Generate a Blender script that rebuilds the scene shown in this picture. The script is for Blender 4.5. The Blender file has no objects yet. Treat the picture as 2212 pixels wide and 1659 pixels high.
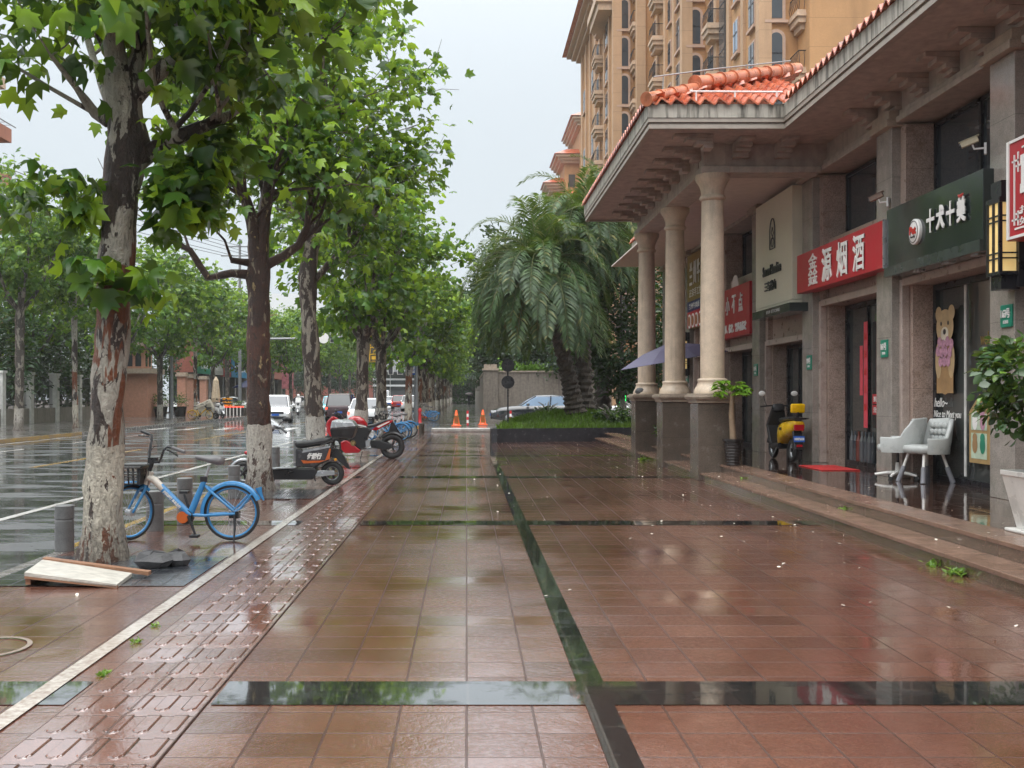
import bpy, math, random
import numpy as np
from mathutils import Vector, Matrix
R = math.radians
random.seed(7)
SC = bpy.context.scene
COL = SC.collection
# ---------------- camera ----------------
F_PX, VPX, VPY = 2300.0, 1008.0, 854.0      # focal length and vanishing point measured on a 2212 px wide view
cd = bpy.data.cameras.new("camera"); cam = bpy.data.objects.new("camera", cd); COL.objects.link(cam)
cam.location = (0, 0, 1.5); cam.rotation_euler = (R(90), 0, 0)
cd.sensor_width = 36; cd.lens = F_PX / 2212 * 36
cd.shift_x = (1106 - VPX) / 2212; cd.shift_y = (VPY - 829.5) / 2212
cd.clip_end = 3000; cd.clip_start = 0.05
SC.camera = cam
# ---------------- world: overcast, rainy ----------------
W = bpy.data.worlds.new("World"); SC.world = W; W.use_nodes = True
wn = W.node_tree; wn.nodes.clear()
def wnode(t, **k):
    n = wn.nodes.new(t)
    for a, b in k.items(): setattr(n, a, b)
    return n
out = wnode('ShaderNodeOutputWorld'); bg = wnode('ShaderNodeBackground'); bg.inputs[1].default_value = 0.1
sky = wnode('ShaderNodeTexSky', sky_type='NISHITA', sun_disc=False)
sky.sun_elevation = R(62); sky.sun_rotation = R(200); sky.dust_density = 4; sky.air_density = 1.5
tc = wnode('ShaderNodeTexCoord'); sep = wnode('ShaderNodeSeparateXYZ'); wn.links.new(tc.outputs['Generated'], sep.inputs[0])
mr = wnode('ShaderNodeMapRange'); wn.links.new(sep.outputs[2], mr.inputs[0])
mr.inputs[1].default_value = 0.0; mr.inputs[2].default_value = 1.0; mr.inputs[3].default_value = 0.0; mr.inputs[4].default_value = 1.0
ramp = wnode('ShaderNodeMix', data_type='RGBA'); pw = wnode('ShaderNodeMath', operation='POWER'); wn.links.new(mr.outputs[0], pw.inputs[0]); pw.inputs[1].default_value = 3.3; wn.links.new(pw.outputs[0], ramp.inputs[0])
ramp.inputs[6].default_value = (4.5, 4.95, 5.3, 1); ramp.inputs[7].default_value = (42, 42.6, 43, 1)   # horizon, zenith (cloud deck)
nz = wnode('ShaderNodeTexNoise'); nz.inputs['Scale'].default_value = 1.6; nz.inputs['Detail'].default_value = 3
wn.links.new(tc.outputs['Generated'], nz.inputs['Vector'])
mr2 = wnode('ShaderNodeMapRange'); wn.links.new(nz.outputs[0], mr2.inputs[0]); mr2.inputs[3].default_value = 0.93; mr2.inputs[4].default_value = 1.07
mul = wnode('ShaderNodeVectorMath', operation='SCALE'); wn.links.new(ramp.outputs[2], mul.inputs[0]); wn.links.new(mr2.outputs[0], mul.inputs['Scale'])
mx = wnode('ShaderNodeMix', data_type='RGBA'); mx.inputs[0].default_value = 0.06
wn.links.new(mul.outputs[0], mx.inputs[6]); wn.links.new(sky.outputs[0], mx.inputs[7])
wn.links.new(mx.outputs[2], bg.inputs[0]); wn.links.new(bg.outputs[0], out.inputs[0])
# ---------------- sun through the cloud ----------------
sd = bpy.data.lights.new("sun", 'SUN'); sd.energy = 1.3; sd.angle = R(60); sd.color = (1, .97, .93)
so = bpy.data.objects.new("sun", sd); COL.objects.link(so); so.rotation_euler = (R(28), 0, R(-20))
SC.view_settings.view_transform = 'Standard'; SC.view_settings.look = 'None'
SC.view_settings.exposure = 0.68; SC.view_settings.gamma = 1
SC.render.engine = 'CYCLES'
SC.cycles.use_denoising = True
SC.cycles.max_bounces = 6; SC.cycles.diffuse_bounces = 3; SC.cycles.glossy_bounces = 3; SC.cycles.transparent_max_bounces = 6
SC.cycles.transmission_bounces = 3; SC.cycles.caustics_reflective = False; SC.cycles.caustics_refractive = False
SC.cycles.sample_clamp_indirect = 6

def P(x, v, Y):
    "point at depth Y seen at (x, v) of the 2212 px wide view"
    return Vector(((x - VPX) * Y / F_PX, Y, 1.5 + (VPY - v) * Y / F_PX))

# ---------------- helpers ----------------
def lin(h):
    h = h.lstrip('#'); c = [int(h[i:i+2], 16) / 255 for i in (0, 2, 4)]
    return tuple(x / 12.92 if x <= .04045 else ((x + .055) / 1.055) ** 2.4 for x in c)

class NT:
    def __init__(s, name):
        s.mat = bpy.data.materials.new(name); s.mat.use_nodes = True; s.t = s.mat.node_tree; s.t.nodes.clear()
        s.out = s.t.nodes.new('ShaderNodeOutputMaterial')
    def n(s, ty, ins=None, **at):
        nd = s.t.nodes.new('ShaderNode' + ty)
        for k, v in at.items(): setattr(nd, k, v)
        for k, v in (ins or {}).items(): s.put(nd.inputs[k], v)
        return nd
    def put(s, sock, v):
        if isinstance(v, bpy.types.NodeSocket): s.t.links.new(v, sock)
        elif isinstance(v, (tuple, list)) and sock.type == 'RGBA' and len(v) == 3: sock.default_value = (*v, 1)
        else: sock.default_value = v
    def math(s, op, a, b=0.0, c=0.0, clamp=False):
        nd = s.n('Math', operation=op, use_clamp=clamp); s.put(nd.inputs[0], a); s.put(nd.inputs[1], b); s.put(nd.inputs[2], c); return nd.outputs[0]
    def mix(s, f, a, b, blend='MIX'):
        nd = s.n('Mix', data_type='RGBA', blend_type=blend); s.put(nd.inputs[0], f); s.put(nd.inputs[6], a); s.put(nd.inputs[7], b); return nd.outputs[2]
    def obj(s): return s.n('TexCoord').outputs['Object']
    def noise(s, vec, scale, detail=3, rough=.55, dist=0):
        return s.n('TexNoise', {'Vector': vec, 'Scale': scale, 'Detail': detail, 'Roughness': rough, 'Distortion': dist}).outputs[0]
    def mapping(s, vec, scale): return s.n('Mapping', {'Vector': vec, 'Scale': scale}).outputs[0]
    def range(s, v, a, b, c, d):
        return s.n('MapRange', {0: v, 1: a, 2: b, 3: c, 4: d}).outputs[0]
    def bump(s, h, strength, dist=.01):
        return s.n('Bump', {'Height': h, 'Strength': strength, 'Distance': dist}).outputs[0]
    def bsdf(s, **k):
        nd = s.n('BsdfPrincipled')
        for a, v in k.items(): s.put(nd.inputs[a.replace('_', ' ')], v)
        s.t.links.new(nd.outputs[0], s.out.inputs[0]); return nd

M = {}
def pm(name, col, rough=.5, metal=0., var=.18, vs=6., bump=0., bs=60., coat=0., spec=.5, stretch=(1, 1, 1), speck=0.):
    "plain procedural material: colour broken up by two noises, roughness variation, optional bump and speckle"
    if name in M: return M[name]
    if isinstance(col, str): col = lin(col)
    t = NT(name); v = t.mapping(t.obj(), stretch)
    n1 = t.noise(v, vs, 4, .6)
    c = t.mix(t.range(n1, .3, .7, 0, 1), tuple(x * (1 - var) for x in col), tuple(min(1, x * (1 + var)) for x in col))
    if speck:
        n2 = t.noise(t.obj(), 90, 2, .7)
        c = t.mix(t.range(n2, .45, .62, 0, speck), c, tuple(x * .35 for x in col))
        n3 = t.noise(t.obj(), 140, 1, .5)
        c = t.mix(t.range(n3, .58, .68, 0, speck * .7), c, tuple(min(1, x * 1.8) for x in col))
    k = dict(Base_Color=c, Roughness=t.range(n1, .3, .7, max(0, rough - .08), min(1, rough + .08)), Metallic=metal, Coat_Weight=coat, Coat_Roughness=.08, Specular_IOR_Level=spec)
    if bump: k['Normal'] = t.bump(t.noise(t.obj(), bs, 3), bump, .01)
    t.bsdf(**k); M[name] = t.mat; return t.mat
def emis(name, col, strength):
    if name in M: return M[name]
    if isinstance(col, str): col = lin(col)
    t = NT(name); t.bsdf(Base_Color=col, Emission_Color=col, Emission_Strength=strength, Roughness=.3); M[name] = t.mat; return t.mat

class MB:
    def __init__(s): s.v = []; s.f = []; s.mi = []
    def add(s, vs, fs, mi=0):
        b = len(s.v); s.v += [tuple(v) for v in vs]; s.f += [tuple(b + i for i in f) for f in fs]; s.mi += [mi] * len(fs); return s
    def box(s, x0, x1, y0, y1, z0, z1, mi=0):
        v = [(x, y, z) for z in (z0, z1) for y in (y0, y1) for x in (x0, x1)]
        return s.add(v, [(0, 2, 3, 1), (4, 5, 7, 6), (0, 1, 5, 4), (2, 6, 7, 3), (0, 4, 6, 2), (1, 3, 7, 5)], mi)
    def obox(s, c, h, m=None, mi=0):
        m = m or Matrix.Identity(3); c = Vector(c)
        v = [c + m @ Vector((x * h[0], y * h[1], z * h[2])) for z in (-1, 1) for y in (-1, 1) for x in (-1, 1)]
        return s.add(v, [(0, 2, 3, 1), (4, 5, 7, 6), (0, 1, 5, 4), (2, 6, 7, 3), (0, 4, 6, 2), (1, 3, 7, 5)], mi)
    def tube(s, pts, rad, n=8, caps=True, mi=0, wob=0, sq=1.0):
        pts = [Vector(p) for p in pts]
        if not isinstance(rad, (list, tuple)): rad = [rad] * len(pts)
        rings = []; prev = None
        for i, p in enumerate(pts):
            d = (pts[min(i + 1, len(pts) - 1)] - pts[max(i - 1, 0)]).normalized()
            if prev is None:
                a = Vector((0, 0, 1)) if abs(d.z) < .9 else Vector((0, 1, 0)); u = d.cross(a).normalized()
            else: u = (prev - d * prev.dot(d)).normalized()
            prev = u; w = d.cross(u)
            ring = []
            for k in range(n):
                a = 2 * math.pi * k / n; rr = rad[i] * (1 + (random.uniform(-wob, wob) if wob else 0))
                ring.append(p + u * (math.cos(a) * rr) + w * (math.sin(a) * rr * sq))
            rings.append(ring)
        return s.loft(rings, caps, mi)
    def loft(s, rings, caps=True, mi=0):
        n = len(rings[0]); vs = [v for r in rings for v in r]; fs = []
        for i in range(len(rings) - 1):
            for k in range(n):
                k2 = (k + 1) % n; fs.append((i * n + k, i * n + k2, (i + 1) * n + k2, (i + 1) * n + k))
        if caps: fs.append(tuple(range(n - 1, -1, -1))); fs.append(tuple((len(rings) - 1) * n + k for k in range(n)))
        return s.add(vs, fs, mi)
    def lathe(s, prof, c=(0, 0, 0), n=24, mi=0, axis='z', caps=True):
        rings = []
        for r, z in prof:
            ring = []
            for k in range(n):
                a = 2 * math.pi * k / n; x, y = r * math.cos(a), r * math.sin(a)
                p = (x, y, z) if axis == 'z' else ((x, z, y) if axis == 'y' else (z, x, y))
                ring.append((c[0] + p[0], c[1] + p[1], c[2] + p[2]))
            rings.append(ring)
        return s.loft(rings, caps, mi)
    def prism(s, poly, axis, a, b, mi=0):
        "poly in the plane normal to axis ('x': (y,z), 'y': (x,z), 'z': (x,y)) swept from a to b"
        def p(q, t): return (t, q[0], q[1]) if axis == 'x' else ((q[0], t, q[1]) if axis == 'y' else (q[0], q[1], t))
        return s.loft([[p(q, a) for q in poly], [p(q, b) for q in poly]], True, mi)
    def ball(s, c, r, n=12, m=8, mi=0):
        if not isinstance(r, (tuple, list)): r = (r, r, r)
        rings = []
        for i in range(m + 1):
            t = math.pi * (i / m) ; z = -math.cos(t); q = max(math.sin(t), .02)
            rings.append([(c[0] + r[0] * q * math.cos(2 * math.pi * k / n), c[1] + r[1] * q * math.sin(2 * math.pi * k / n), c[2] + r[2] * z) for k in range(n)])
        return s.loft(rings, True, mi)
    def torus(s, c, Rr, r, axis='y', n=32, m=8, mi=0, a0=0, a1=2 * math.pi, sq=1.0):
        full = abs(a1 - a0 - 2 * math.pi) < 1e-6; cnt = n if full else n + 1; rings = []
        for i in range(cnt):
            a = a0 + (a1 - a0) * i / n; ring = []
            for k in range(m):
                b = 2 * math.pi * k / m; q = Rr + r * math.cos(b); h = r * sq * math.sin(b)
                x, z = q * math.cos(a), q * math.sin(a)
                p = (x, h, z) if axis == 'y' else ((h, x, z) if axis == 'x' else (x, z, h))
                ring.append((c[0] + p[0], c[1] + p[1], c[2] + p[2]))
            rings.append(ring)
        if full: rings.append(rings[0])
        return s.loft(rings, not full, mi)
    def build(s, name, mats, parent=None, smooth=0, bevel=0, world=False, seg=2):
        me = bpy.data.meshes.new(name)
        v = s.v
        if world and parent is not None:
            o = rootloc(parent); v = [(a - o[0], b - o[1], c - o[2]) for a, b, c in v]
        me.from_pydata(v, [], s.f); 
        if not isinstance(mats, (list, tuple)): mats = [mats]
        for m in mats: me.materials.append(m)
        if len(mats) > 1: me.polygons.foreach_set('material_index', s.mi)
        me.update()
        import bmesh
        bm = bmesh.new(); bm.from_mesh(me); bmesh.ops.recalc_face_normals(bm, faces=bm.faces); bm.to_mesh(me); bm.free()
        if smooth:
            me.shade_smooth(); me.set_sharp_from_angle(angle=R(smooth))
        o = bpy.data.objects.new(name, me); COL.objects.link(o)
        if parent is not None: o.parent = parent
        if bevel:
            b = o.modifiers.new('bevel', 'BEVEL'); b.width = bevel; b.segments = seg; b.limit_method = 'ANGLE'; b.angle_limit = R(40)
        return o
def rootloc(o):
    v = Vector(o.location)
    while o.parent is not None: o = o.parent; v += Vector(o.location)
    return v
def tag(o, label=None, cat=None, group=None, kind=None):
    if label: o['label'] = label
    if cat: o['category'] = cat
    if group: o['group'] = group
    if kind: o['kind'] = kind
    return o
def thing(name, label, cat, loc=(0, 0, 0), rz=0, group=None):
    o = bpy.data.objects.new(name, None); COL.objects.link(o); o.location = loc; o.rotation_euler = (0, 0, rz)
    o.empty_display_size = .1
    return tag(o, label, cat, group)
def copytree(src, loc=None, rz=None, label=None, scale=None):
    def rec(o, par):
        c = o.copy(); COL.objects.link(c)
        if par is not None: c.parent = par
        for ch in [x for x in KIDS.get(o.name, [])]: rec(ch, c)
        return c
    KIDS = {}
    for x in bpy.data.objects:
        if x.parent is not None: KIDS.setdefault(x.parent.name, []).append(x)
    r = rec(src, None)
    if loc is not None: r.location = loc
    if rz is not None: r.rotation_euler = (0, 0, rz)
    if scale is not None: r.scale = scale if isinstance(scale, tuple) else (scale,) * 3
    if label: r['label'] = label
    return r
ROAD_FACE = Matrix(((0, 0, -1), (-1, 0, 0), (0, 1, 0)))       # text on walls that face the road (-X)
CAM_FACE = Matrix(((1, 0, 0), (0, 0, -1), (0, 1, 0)))          # text on faces that look at -Y
def text(s, w, h, c, m, mat, parent, name='lettering', ext=.006, bold=0., world=True, shear=0., sx=1.0):
    "text fitted in a w x h rectangle centred on c"
    cu = bpy.data.curves.new('t', 'FONT'); cu.body = s; cu.size = 1; cu.extrude = .0; cu.offset = bold; cu.shear = shear; cu.resolution_u = 3
    ob = bpy.data.objects.new('t', cu); COL.objects.link(ob)
    dg = bpy.context.evaluated_depsgraph_get(); me = bpy.data.meshes.new_from_object(ob.evaluated_get(dg))
    bpy.data.objects.remove(ob); bpy.data.curves.remove(cu)
    n = len(me.vertices); co = np.zeros(n * 3); me.vertices.foreach_get('co', co); co = co.reshape(-1, 3)
    if n == 0: return None
    mn, mxx = co.min(0), co.max(0); sz = np.maximum(mxx - mn, 1e-6)
    co[:, 0] = (co[:, 0] - (mn[0] + mxx[0]) / 2) * (w / sz[0]); co[:, 1] = (co[:, 1] - (mn[1] + mxx[1]) / 2) * (h / sz[1])
    faces = [tuple(p.vertices) for p in me.polygons]; bpy.data.meshes.remove(me)
    cnt = {}
    for f in faces:
        for a, b in zip(f, f[1:] + f[:1]): cnt[(a, b)] = 1
    off = rootloc(parent) if world else Vector((0, 0, 0)); c = Vector(c) - off; mb = MB()
    bx = bold * h
    for i, (dx, dy) in enumerate(((0, 0), (bx, bx), (-bx, bx), (bx, -bx), (-bx, -bx)) if bold else ((0, 0),)):
        e_ = ext + i * .0006
        vs = [c + m @ Vector((a + dx, b + dy, e_)) for a, b, _ in co] + [c + m @ Vector((a + dx, b + dy, 0)) for a, b, _ in co]
        fs = list(faces) + [(a, a + n, b + n, b) for (a, b) in cnt if (b, a) not in cnt]
        mb.add(vs, fs)
    return mb.build(name, mat, parent)
# ================= GROUND =================
def wet_tiles(name, sx, sy, ca, cb, joint=.012, x0=0., y0=0., rough=(.1, .34), grain=.35, bumpk=1.0, puddle=.5, patt=0, cior=3.1):
    t = NT(name); o = t.obj(); s = t.n('SeparateXYZ', {0: o})
    x = t.math('DIVIDE', t.math('SUBTRACT', s.outputs[0], x0), sx); y = t.math('DIVIDE', t.math('SUBTRACT', s.outputs[1], y0), sy)
    if patt: x = t.math('ADD', x, t.math('MULTIPLY', t.math('FLOORED_MODULO', t.math('FLOOR', y), 2), .5))
    fx, fy = t.math('FRACT', x), t.math('FRACT', y)
    cell = t.n('CombineXYZ', {0: t.math('FLOOR', x), 1: t.math('FLOOR', y)}).outputs[0]
    wn_ = t.n('TexWhiteNoise', {'Vector': cell}, noise_dimensions='2D'); r1 = wn_.outputs['Value']; rc = t.n('SeparateColor', {0: wn_.outputs['Color']})
    ex = t.math('MULTIPLY', t.math('MINIMUM', fx, t.math('SUBTRACT', 1, fx)), sx); ey = t.math('MULTIPLY', t.math('MINIMUM', fy, t.math('SUBTRACT', 1, fy)), sy)
    e = t.math('MINIMUM', ex, ey)
    wob = t.math('MULTIPLY', t.noise(o, 40, 2), joint * .5)
    jm = t.n('MapRange', {0: e, 1: t.math('ADD', wob, joint * .15), 2: t.math('ADD', wob, joint * .45), 3: 1., 4: 0.}).outputs[0]
    big = t.noise(o, .55, 4, .6); fine = t.noise(o, 75, 3, .75); mid = t.noise(o, 9, 4, .65)
    c = t.mix(r1, ca, cb)
    c = t.mix(t.math('MULTIPLY', t.math('GREATER_THAN', t.math('FRACT', t.math('MULTIPLY', r1, 13.7)), .90), .55), c, tuple(q * .55 for q in ca))
    c = t.mix(t.range(mid, .35, .7, 0, .45), c, tuple(q * .62 for q in ca))
    c = t.mix(t.range(fine, .42, .66, 0, grain), c, tuple(q * .42 for q in ca))
    c = t.mix(t.range(t.noise(o, 95, 2, .7), .58, .68, 0, grain * .7), c, tuple(min(1, q * 1.9) for q in cb))
    c = t.mix(t.math('MULTIPLY', jm, .8), c, tuple(q * .25 for q in ca))
    wetm = t.range(t.math('ADD', big, t.math('MULTIPLY', t.math('SUBTRACT', rc.outputs[0], .5), .07)), puddle - .10, puddle + .10, 0, 1)  # 1 = standing water film
    rr = t.math('ADD', t.math('MULTIPLY', rc.outputs[1], .06), rough[1] - .03)
    ro = t.n('Mix', {0: wetm, 2: rr, 3: rough[0]}).outputs[0]
    ro = t.math('ADD', ro, t.math('MULTIPLY', jm, .25))
    tilt = t.math('ADD', t.math('MULTIPLY', t.math('SUBTRACT', rc.outputs[1], .5), t.math('MULTIPLY', fx, sx)), t.math('MULTIPLY', t.math('SUBTRACT', rc.outputs[2], .5), t.math('MULTIPLY', fy, sy)))
    gr = t.math('MULTIPLY', t.math('ADD', t.math('MULTIPLY', t.noise(o, 62, 2, .6), .7), t.math('MULTIPLY', t.noise(o, 130, 2, .7), .3)), t.math('SUBTRACT', 1.12, wetm))
    h = t.math('ADD', t.math('MULTIPLY', gr, .0036 * bumpk), t.math('MULTIPLY', tilt, .008))
    h = t.math('ADD', h, t.math('MULTIPLY', jm, -.0035)); h = t.math('ADD', h, t.math('MULTIPLY', t.noise(o, 14, 2), .0006))
    nb = t.n('Bump', {'Height': h, 'Strength': 1.0, 'Distance': 1.0}).outputs[0]
    g2 = t.noise(o, 27, 3, .7)
    h2 = t.math('ADD', t.math('MULTIPLY', t.noise(o, 9, 3), .0011), t.math('ADD', t.math('MULTIPLY', tilt, .011), t.math('MULTIPLY', t.math('MULTIPLY', g2, t.math('SUBTRACT', 1.15, wetm)), .0042 * bumpk)))
    nc_ = t.n('Bump', {'Height': h2, 'Strength': 1.0, 'Distance': 1.0}).outputs[0]
    cw = t.math('MULTIPLY', t.math('SUBTRACT', 1.0, t.math('MULTIPLY', jm, .7)), t.math('MAXIMUM', t.range(wetm, 0, 1, .5, 1), t.range(g2, .44, .58, 1, .30)))
    t.bsdf(Base_Color=c, Roughness=ro, Normal=nb, Specular_IOR_Level=1.0, Coat_Weight=cw, Coat_Roughness=.04, Coat_IOR=cior, Coat_Normal=nc_)
    M[name] = t.mat; return t.mat
RED_A, RED_B = (.138, .053, .034), (.205, .090, .060)
wet_tiles('wet_red_granite', .315, .315, RED_A, RED_B, rough=(.06, .17), grain=.7, puddle=.51, joint=.009)
wet_tiles('wet_grey_paver', .3, .6, (.10, .092, .086), (.15, .14, .13), rough=(.08, .3), puddle=.56, patt=1, cior=1.4)
wet_tiles('wet_pit_paver', .24, .24, (.028, .032, .040), (.055, .060, .070), rough=(.06, .2), puddle=.48)
wet_tiles('tactile_base', .33, .33, (.165, .072, .050), (.23, .108, .076), rough=(.05, .22), puddle=.47, x0=-1.92, grain=.5)
wet_tiles('terrace_tile', .6, .6, (.095, .05, .037), (.13, .068, .05), joint=.007, rough=(.03, .09), puddle=.4, grain=.18, bumpk=.25, cior=1.9)
wet_tiles('step_granite', .9, 3., (.13, .085, .062), (.18, .12, .09), joint=.006, rough=(.1, .25), grain=.5, bumpk=.5, cior=1.6)
def band_mat():
    t = NT('wet_black_granite'); o = t.obj(); s = t.n('SeparateXYZ', {0: o})
    n = t.noise(o, 70, 3, .7); big = t.noise(o, 3.5, 4, .6)
    wet = t.range(big, .36, .47, 0, 1)
    fy = t.math('FRACT', t.math('DIVIDE', s.outputs[1], .6)); fx = t.math('FRACT', t.math('DIVIDE', s.outputs[0], .6))
    j = t.math('LESS_THAN', t.math('MINIMUM', fx, fy), .018)
    c = t.mix(t.range(n, .4, .65, 0, 1), (.010, .011, .011), (.028, .030, .029)); c = t.mix(j, c, (.05, .045, .04))
    h = t.math('ADD', t.math('MULTIPLY', t.math('MULTIPLY', n, t.math('SUBTRACT', 1.1, wet)), .0012), t.math('MULTIPLY', t.noise(o, 11, 2), .0004))
    t.bsdf(Base_Color=c, Roughness=t.range(wet, 0, 1, .16, .03), Normal=t.n('Bump', {'Height': h, 'Strength': 1., 'Distance': 1.}).outputs[0], Specular_IOR_Level=1., Coat_Weight=t.range(wet, 0, 1, .4, 1), Coat_IOR=2.3, Coat_Roughness=.03)
    M['black_band'] = t.mat
band_mat()
def road_mat():
    t = NT('wet_asphalt'); o = t.obj()
    st = t.mapping(o, (.35, 1.1, 1)); big = t.noise(st, 1.3, 5, .62, .4); fine = t.noise(o, 150, 2, .7)
    wet = t.range(big, .40, .56, 0, 1)
    c = t.mix(t.range(fine, .4, .65, 0, 1), (.045, .048, .052), (.10, .104, .108))
    c = t.mix(t.range(t.noise(o, .8, 3), .45, .6, 0, .4), c, (.035, .034, .033))
    rip = t.noise(t.mapping(o, (1, 2.2, 1)), 5, 3, .6)
    h = t.math('ADD', t.math('MULTIPLY', t.math('MULTIPLY', fine, t.math('SUBTRACT', 1.05, wet)), .003), t.math('MULTIPLY', rip, .009))
    h = t.math('ADD', h, t.math('MULTIPLY', big, .02))
    t.bsdf(Base_Color=c, Roughness=t.range(wet, 0, 1, .34, .07), Normal=t.n('Bump', {'Height': h, 'Strength': 1., 'Distance': 1.}).outputs[0], Specular_IOR_Level=.8, Coat_Weight=t.math('MULTIPLY', wet, .8), Coat_Roughness=.06, Coat_IOR=1.65)
    M['road'] = t.mat
road_mat()
def paint_mat(name, col, wear):
    t = NT(name); o = t.obj(); n = t.noise(o, 22, 5, .7); n2 = t.noise(o, 1.2, 3)
    w = t.math('ADD', t.math('MULTIPLY', n, .7), t.math('MULTIPLY', n2, .3))
    c = t.mix(t.range(w, wear - .05, wear + .14, 0, .9), col, (.22, .17, .14))
    t.bsdf(Base_Color=c, Roughness=.16, Normal=t.bump(t.noise(o, 60, 2), .2, .004)); M[name] = t.mat
paint_mat('white_paint', (.62, .62, .60), .50); paint_mat('yellow_paint', (.42, .26, .04), .45); paint_mat('pale_paint', (.40, .37, .33), .475)
pm('kerb_stone', (.16, .15, .14), .25, var=.25, vs=8, bump=.3, speck=.4)
pm('soil', (.045, .034, .024), .8, vs=20, bump=.8)

def sheet(name, x0, x1, y0, y1, z, mat, kind='structure'):
    return tag(MB().add([(x0, y0, z), (x1, y0, z), (x1, y1, z), (x0, y1, z)], [(0, 1, 2, 3)]).build(name, mat), kind=kind)
FAR = 420
tag(MB().add([(-160, -60, -.30), (160, -60, -.30), (160, 430, -.30), (-160, 430, -.30)], [(0, 1, 2, 3)]).build('ground', M['soil']), kind='structure')
KX = -3.97      # near kerb, face to the road
# plaza and pavement on our side (solid with a kerb step down to the road)
tag(MB().box(KX + .14, 20, -4, 44.2, -.29, 0).build('sidewalk', M['wet_red_granite']), kind='structure')
tag(MB().box(KX + .14, 20, 44.204, 84.5, -.285, -.004).build('sidewalk_far', M['wet_grey_paver']), kind='structure')
tag(MB().box(KX + .14, 1.42, 84.504, FAR, -.29, -.003).build('sidewalk_distant', M['wet_grey_paver']), kind='structure')
tag(MB().box(KX, KX + .136, -4, FAR, -.29, -.002).build('kerb', M['kerb_stone'], bevel=.015), kind='structure')
sheet('road', -15.75, KX + .06, -4, FAR, -.13, M['road'])
sheet('side_road', -15.75 - 60, -15.75, 82, 96, -.134, M['road'])
tag(MB().box(-15.9, -15.72, -4, 80, -.29, .0).build('far_kerb', M['kerb_stone'], bevel=.015), kind='structure')
tag(MB().box(-15.9, -15.72, 98, FAR, -.29, .0).build('far_kerb_distant', M['kerb_stone'], bevel=.015), kind='structure')
tag(MB().box(-40, -15.904, -4, 80, -.29, -.006).build('opposite_sidewalk', M['wet_grey_paver']), kind='structure')
tag(MB().box(-40, -15.904, 98, FAR, -.29, -.006).build('opposite_sidewalk_distant', M['wet_grey_paver']), kind='structure')
# yellow-painted kerb stretches
yk = MB()
for a, b in ((10.5, 17), ): yk.box(KX - .003, KX + .10, a, b, -.12, .002)
tag(yk.build('kerb_paint', M['yellow_paint']), kind='structure')
tag(MB().box(-15.8, -15.716, 30, 43.5, -.125, .003).build('far_kerb_paint', M['yellow_paint']), kind='structure')
# dark granite bands laid in the plaza
Z1 = .004
bd = MB()
def q(mb, x0, x1, y0, y1, z): mb.add([(x0, y0, z), (x1, y0, z), (x1, y1, z), (x0, y1, z)], [(0, 1, 2, 3)])
ys = [5.36, 12.5, 19.5, 26.5]
for y in ys:
    q(bd, -1.24, 4.10, y - .21, y + .21, Z1)
    q(bd, KX + .14, -1.95, y - .21, y + .21, Z1)
q(bd, -1.24, 4.10, 33.0, 33.3, Z1)
edges = [-2] + [v for y in ys for v in (y - .21, y + .21)] + [33.0]
for a, b in zip(edges[::2], edges[1::2]):
    q(bd, .575, .715, a, b, Z1)
tag(bd.build('dark_paving_band', M['black_band']), kind='structure')
# tactile paving strip with raised bars
tb = MB(); q(tb, -1.92, -1.26, -1, 42, Z1 + .003)
tag(tb.build('tactile_strip', M['tactile_base']), kind='structure')
pm('tactile_bar', (.23, .118, .085), .12, var=.3, vs=3, bump=.15, bs=90, speck=.4)
bars = MB(); edge_shade = MB()
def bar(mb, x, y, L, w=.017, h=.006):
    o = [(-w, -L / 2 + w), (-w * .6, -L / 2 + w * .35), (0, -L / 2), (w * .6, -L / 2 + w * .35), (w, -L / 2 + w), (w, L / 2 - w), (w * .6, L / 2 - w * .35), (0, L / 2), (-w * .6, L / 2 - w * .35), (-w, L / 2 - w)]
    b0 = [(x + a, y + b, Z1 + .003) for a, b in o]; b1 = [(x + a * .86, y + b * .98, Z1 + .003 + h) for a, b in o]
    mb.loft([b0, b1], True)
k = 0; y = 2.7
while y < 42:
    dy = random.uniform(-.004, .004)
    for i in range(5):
        bar(edge_shade, -1.90 + .128 * (i + .5), y + .165 + dy, .292, .0375, .0008)  # dark outline sheet: paints the shade in the crease round each bar
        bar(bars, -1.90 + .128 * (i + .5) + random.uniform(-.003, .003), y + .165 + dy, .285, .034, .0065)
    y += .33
tag(edge_shade.build('tactile_edge_shade', pm('bar_edge_shade', (.035, .022, .016), .3)), kind='structure'); tag(bars.build('tactile_bars', M['tactile_base']), kind='structure')
# painted lines
pl = MB(); q(pl, -2.18, -2.08, -1, 43, Z1 + .004)
tag(pl.build('parking_line', M['pale_paint']), kind='structure')
rl = MB(); ZR = -.126
q(rl, -6.16, -6.03, -2, 43, ZR); q(rl, -6.16, -6.03, 62, 300, ZR)
for i in range(60):
    y = 6 + i * 6.0
    q(rl, -13.46, -13.34, y, y + 2.2, ZR)
for i in range(7): q(rl, -15.2 + i * 1.6, -14.7 + i * 1.6, 50, 53.5, ZR)
q(rl, -15.45, -15.35, -2, 48, ZR)
tag(rl.build('road_markings', M['white_paint']), kind='structure')
yl = MB()
for a, b in ((12, 19), (24, 32), (38, 48), (60, 300)): q(yl, -9.87, -9.72, a, b, ZR)
tag(yl.build('road_centre_line', M['yellow_paint']), kind='structure')
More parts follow.
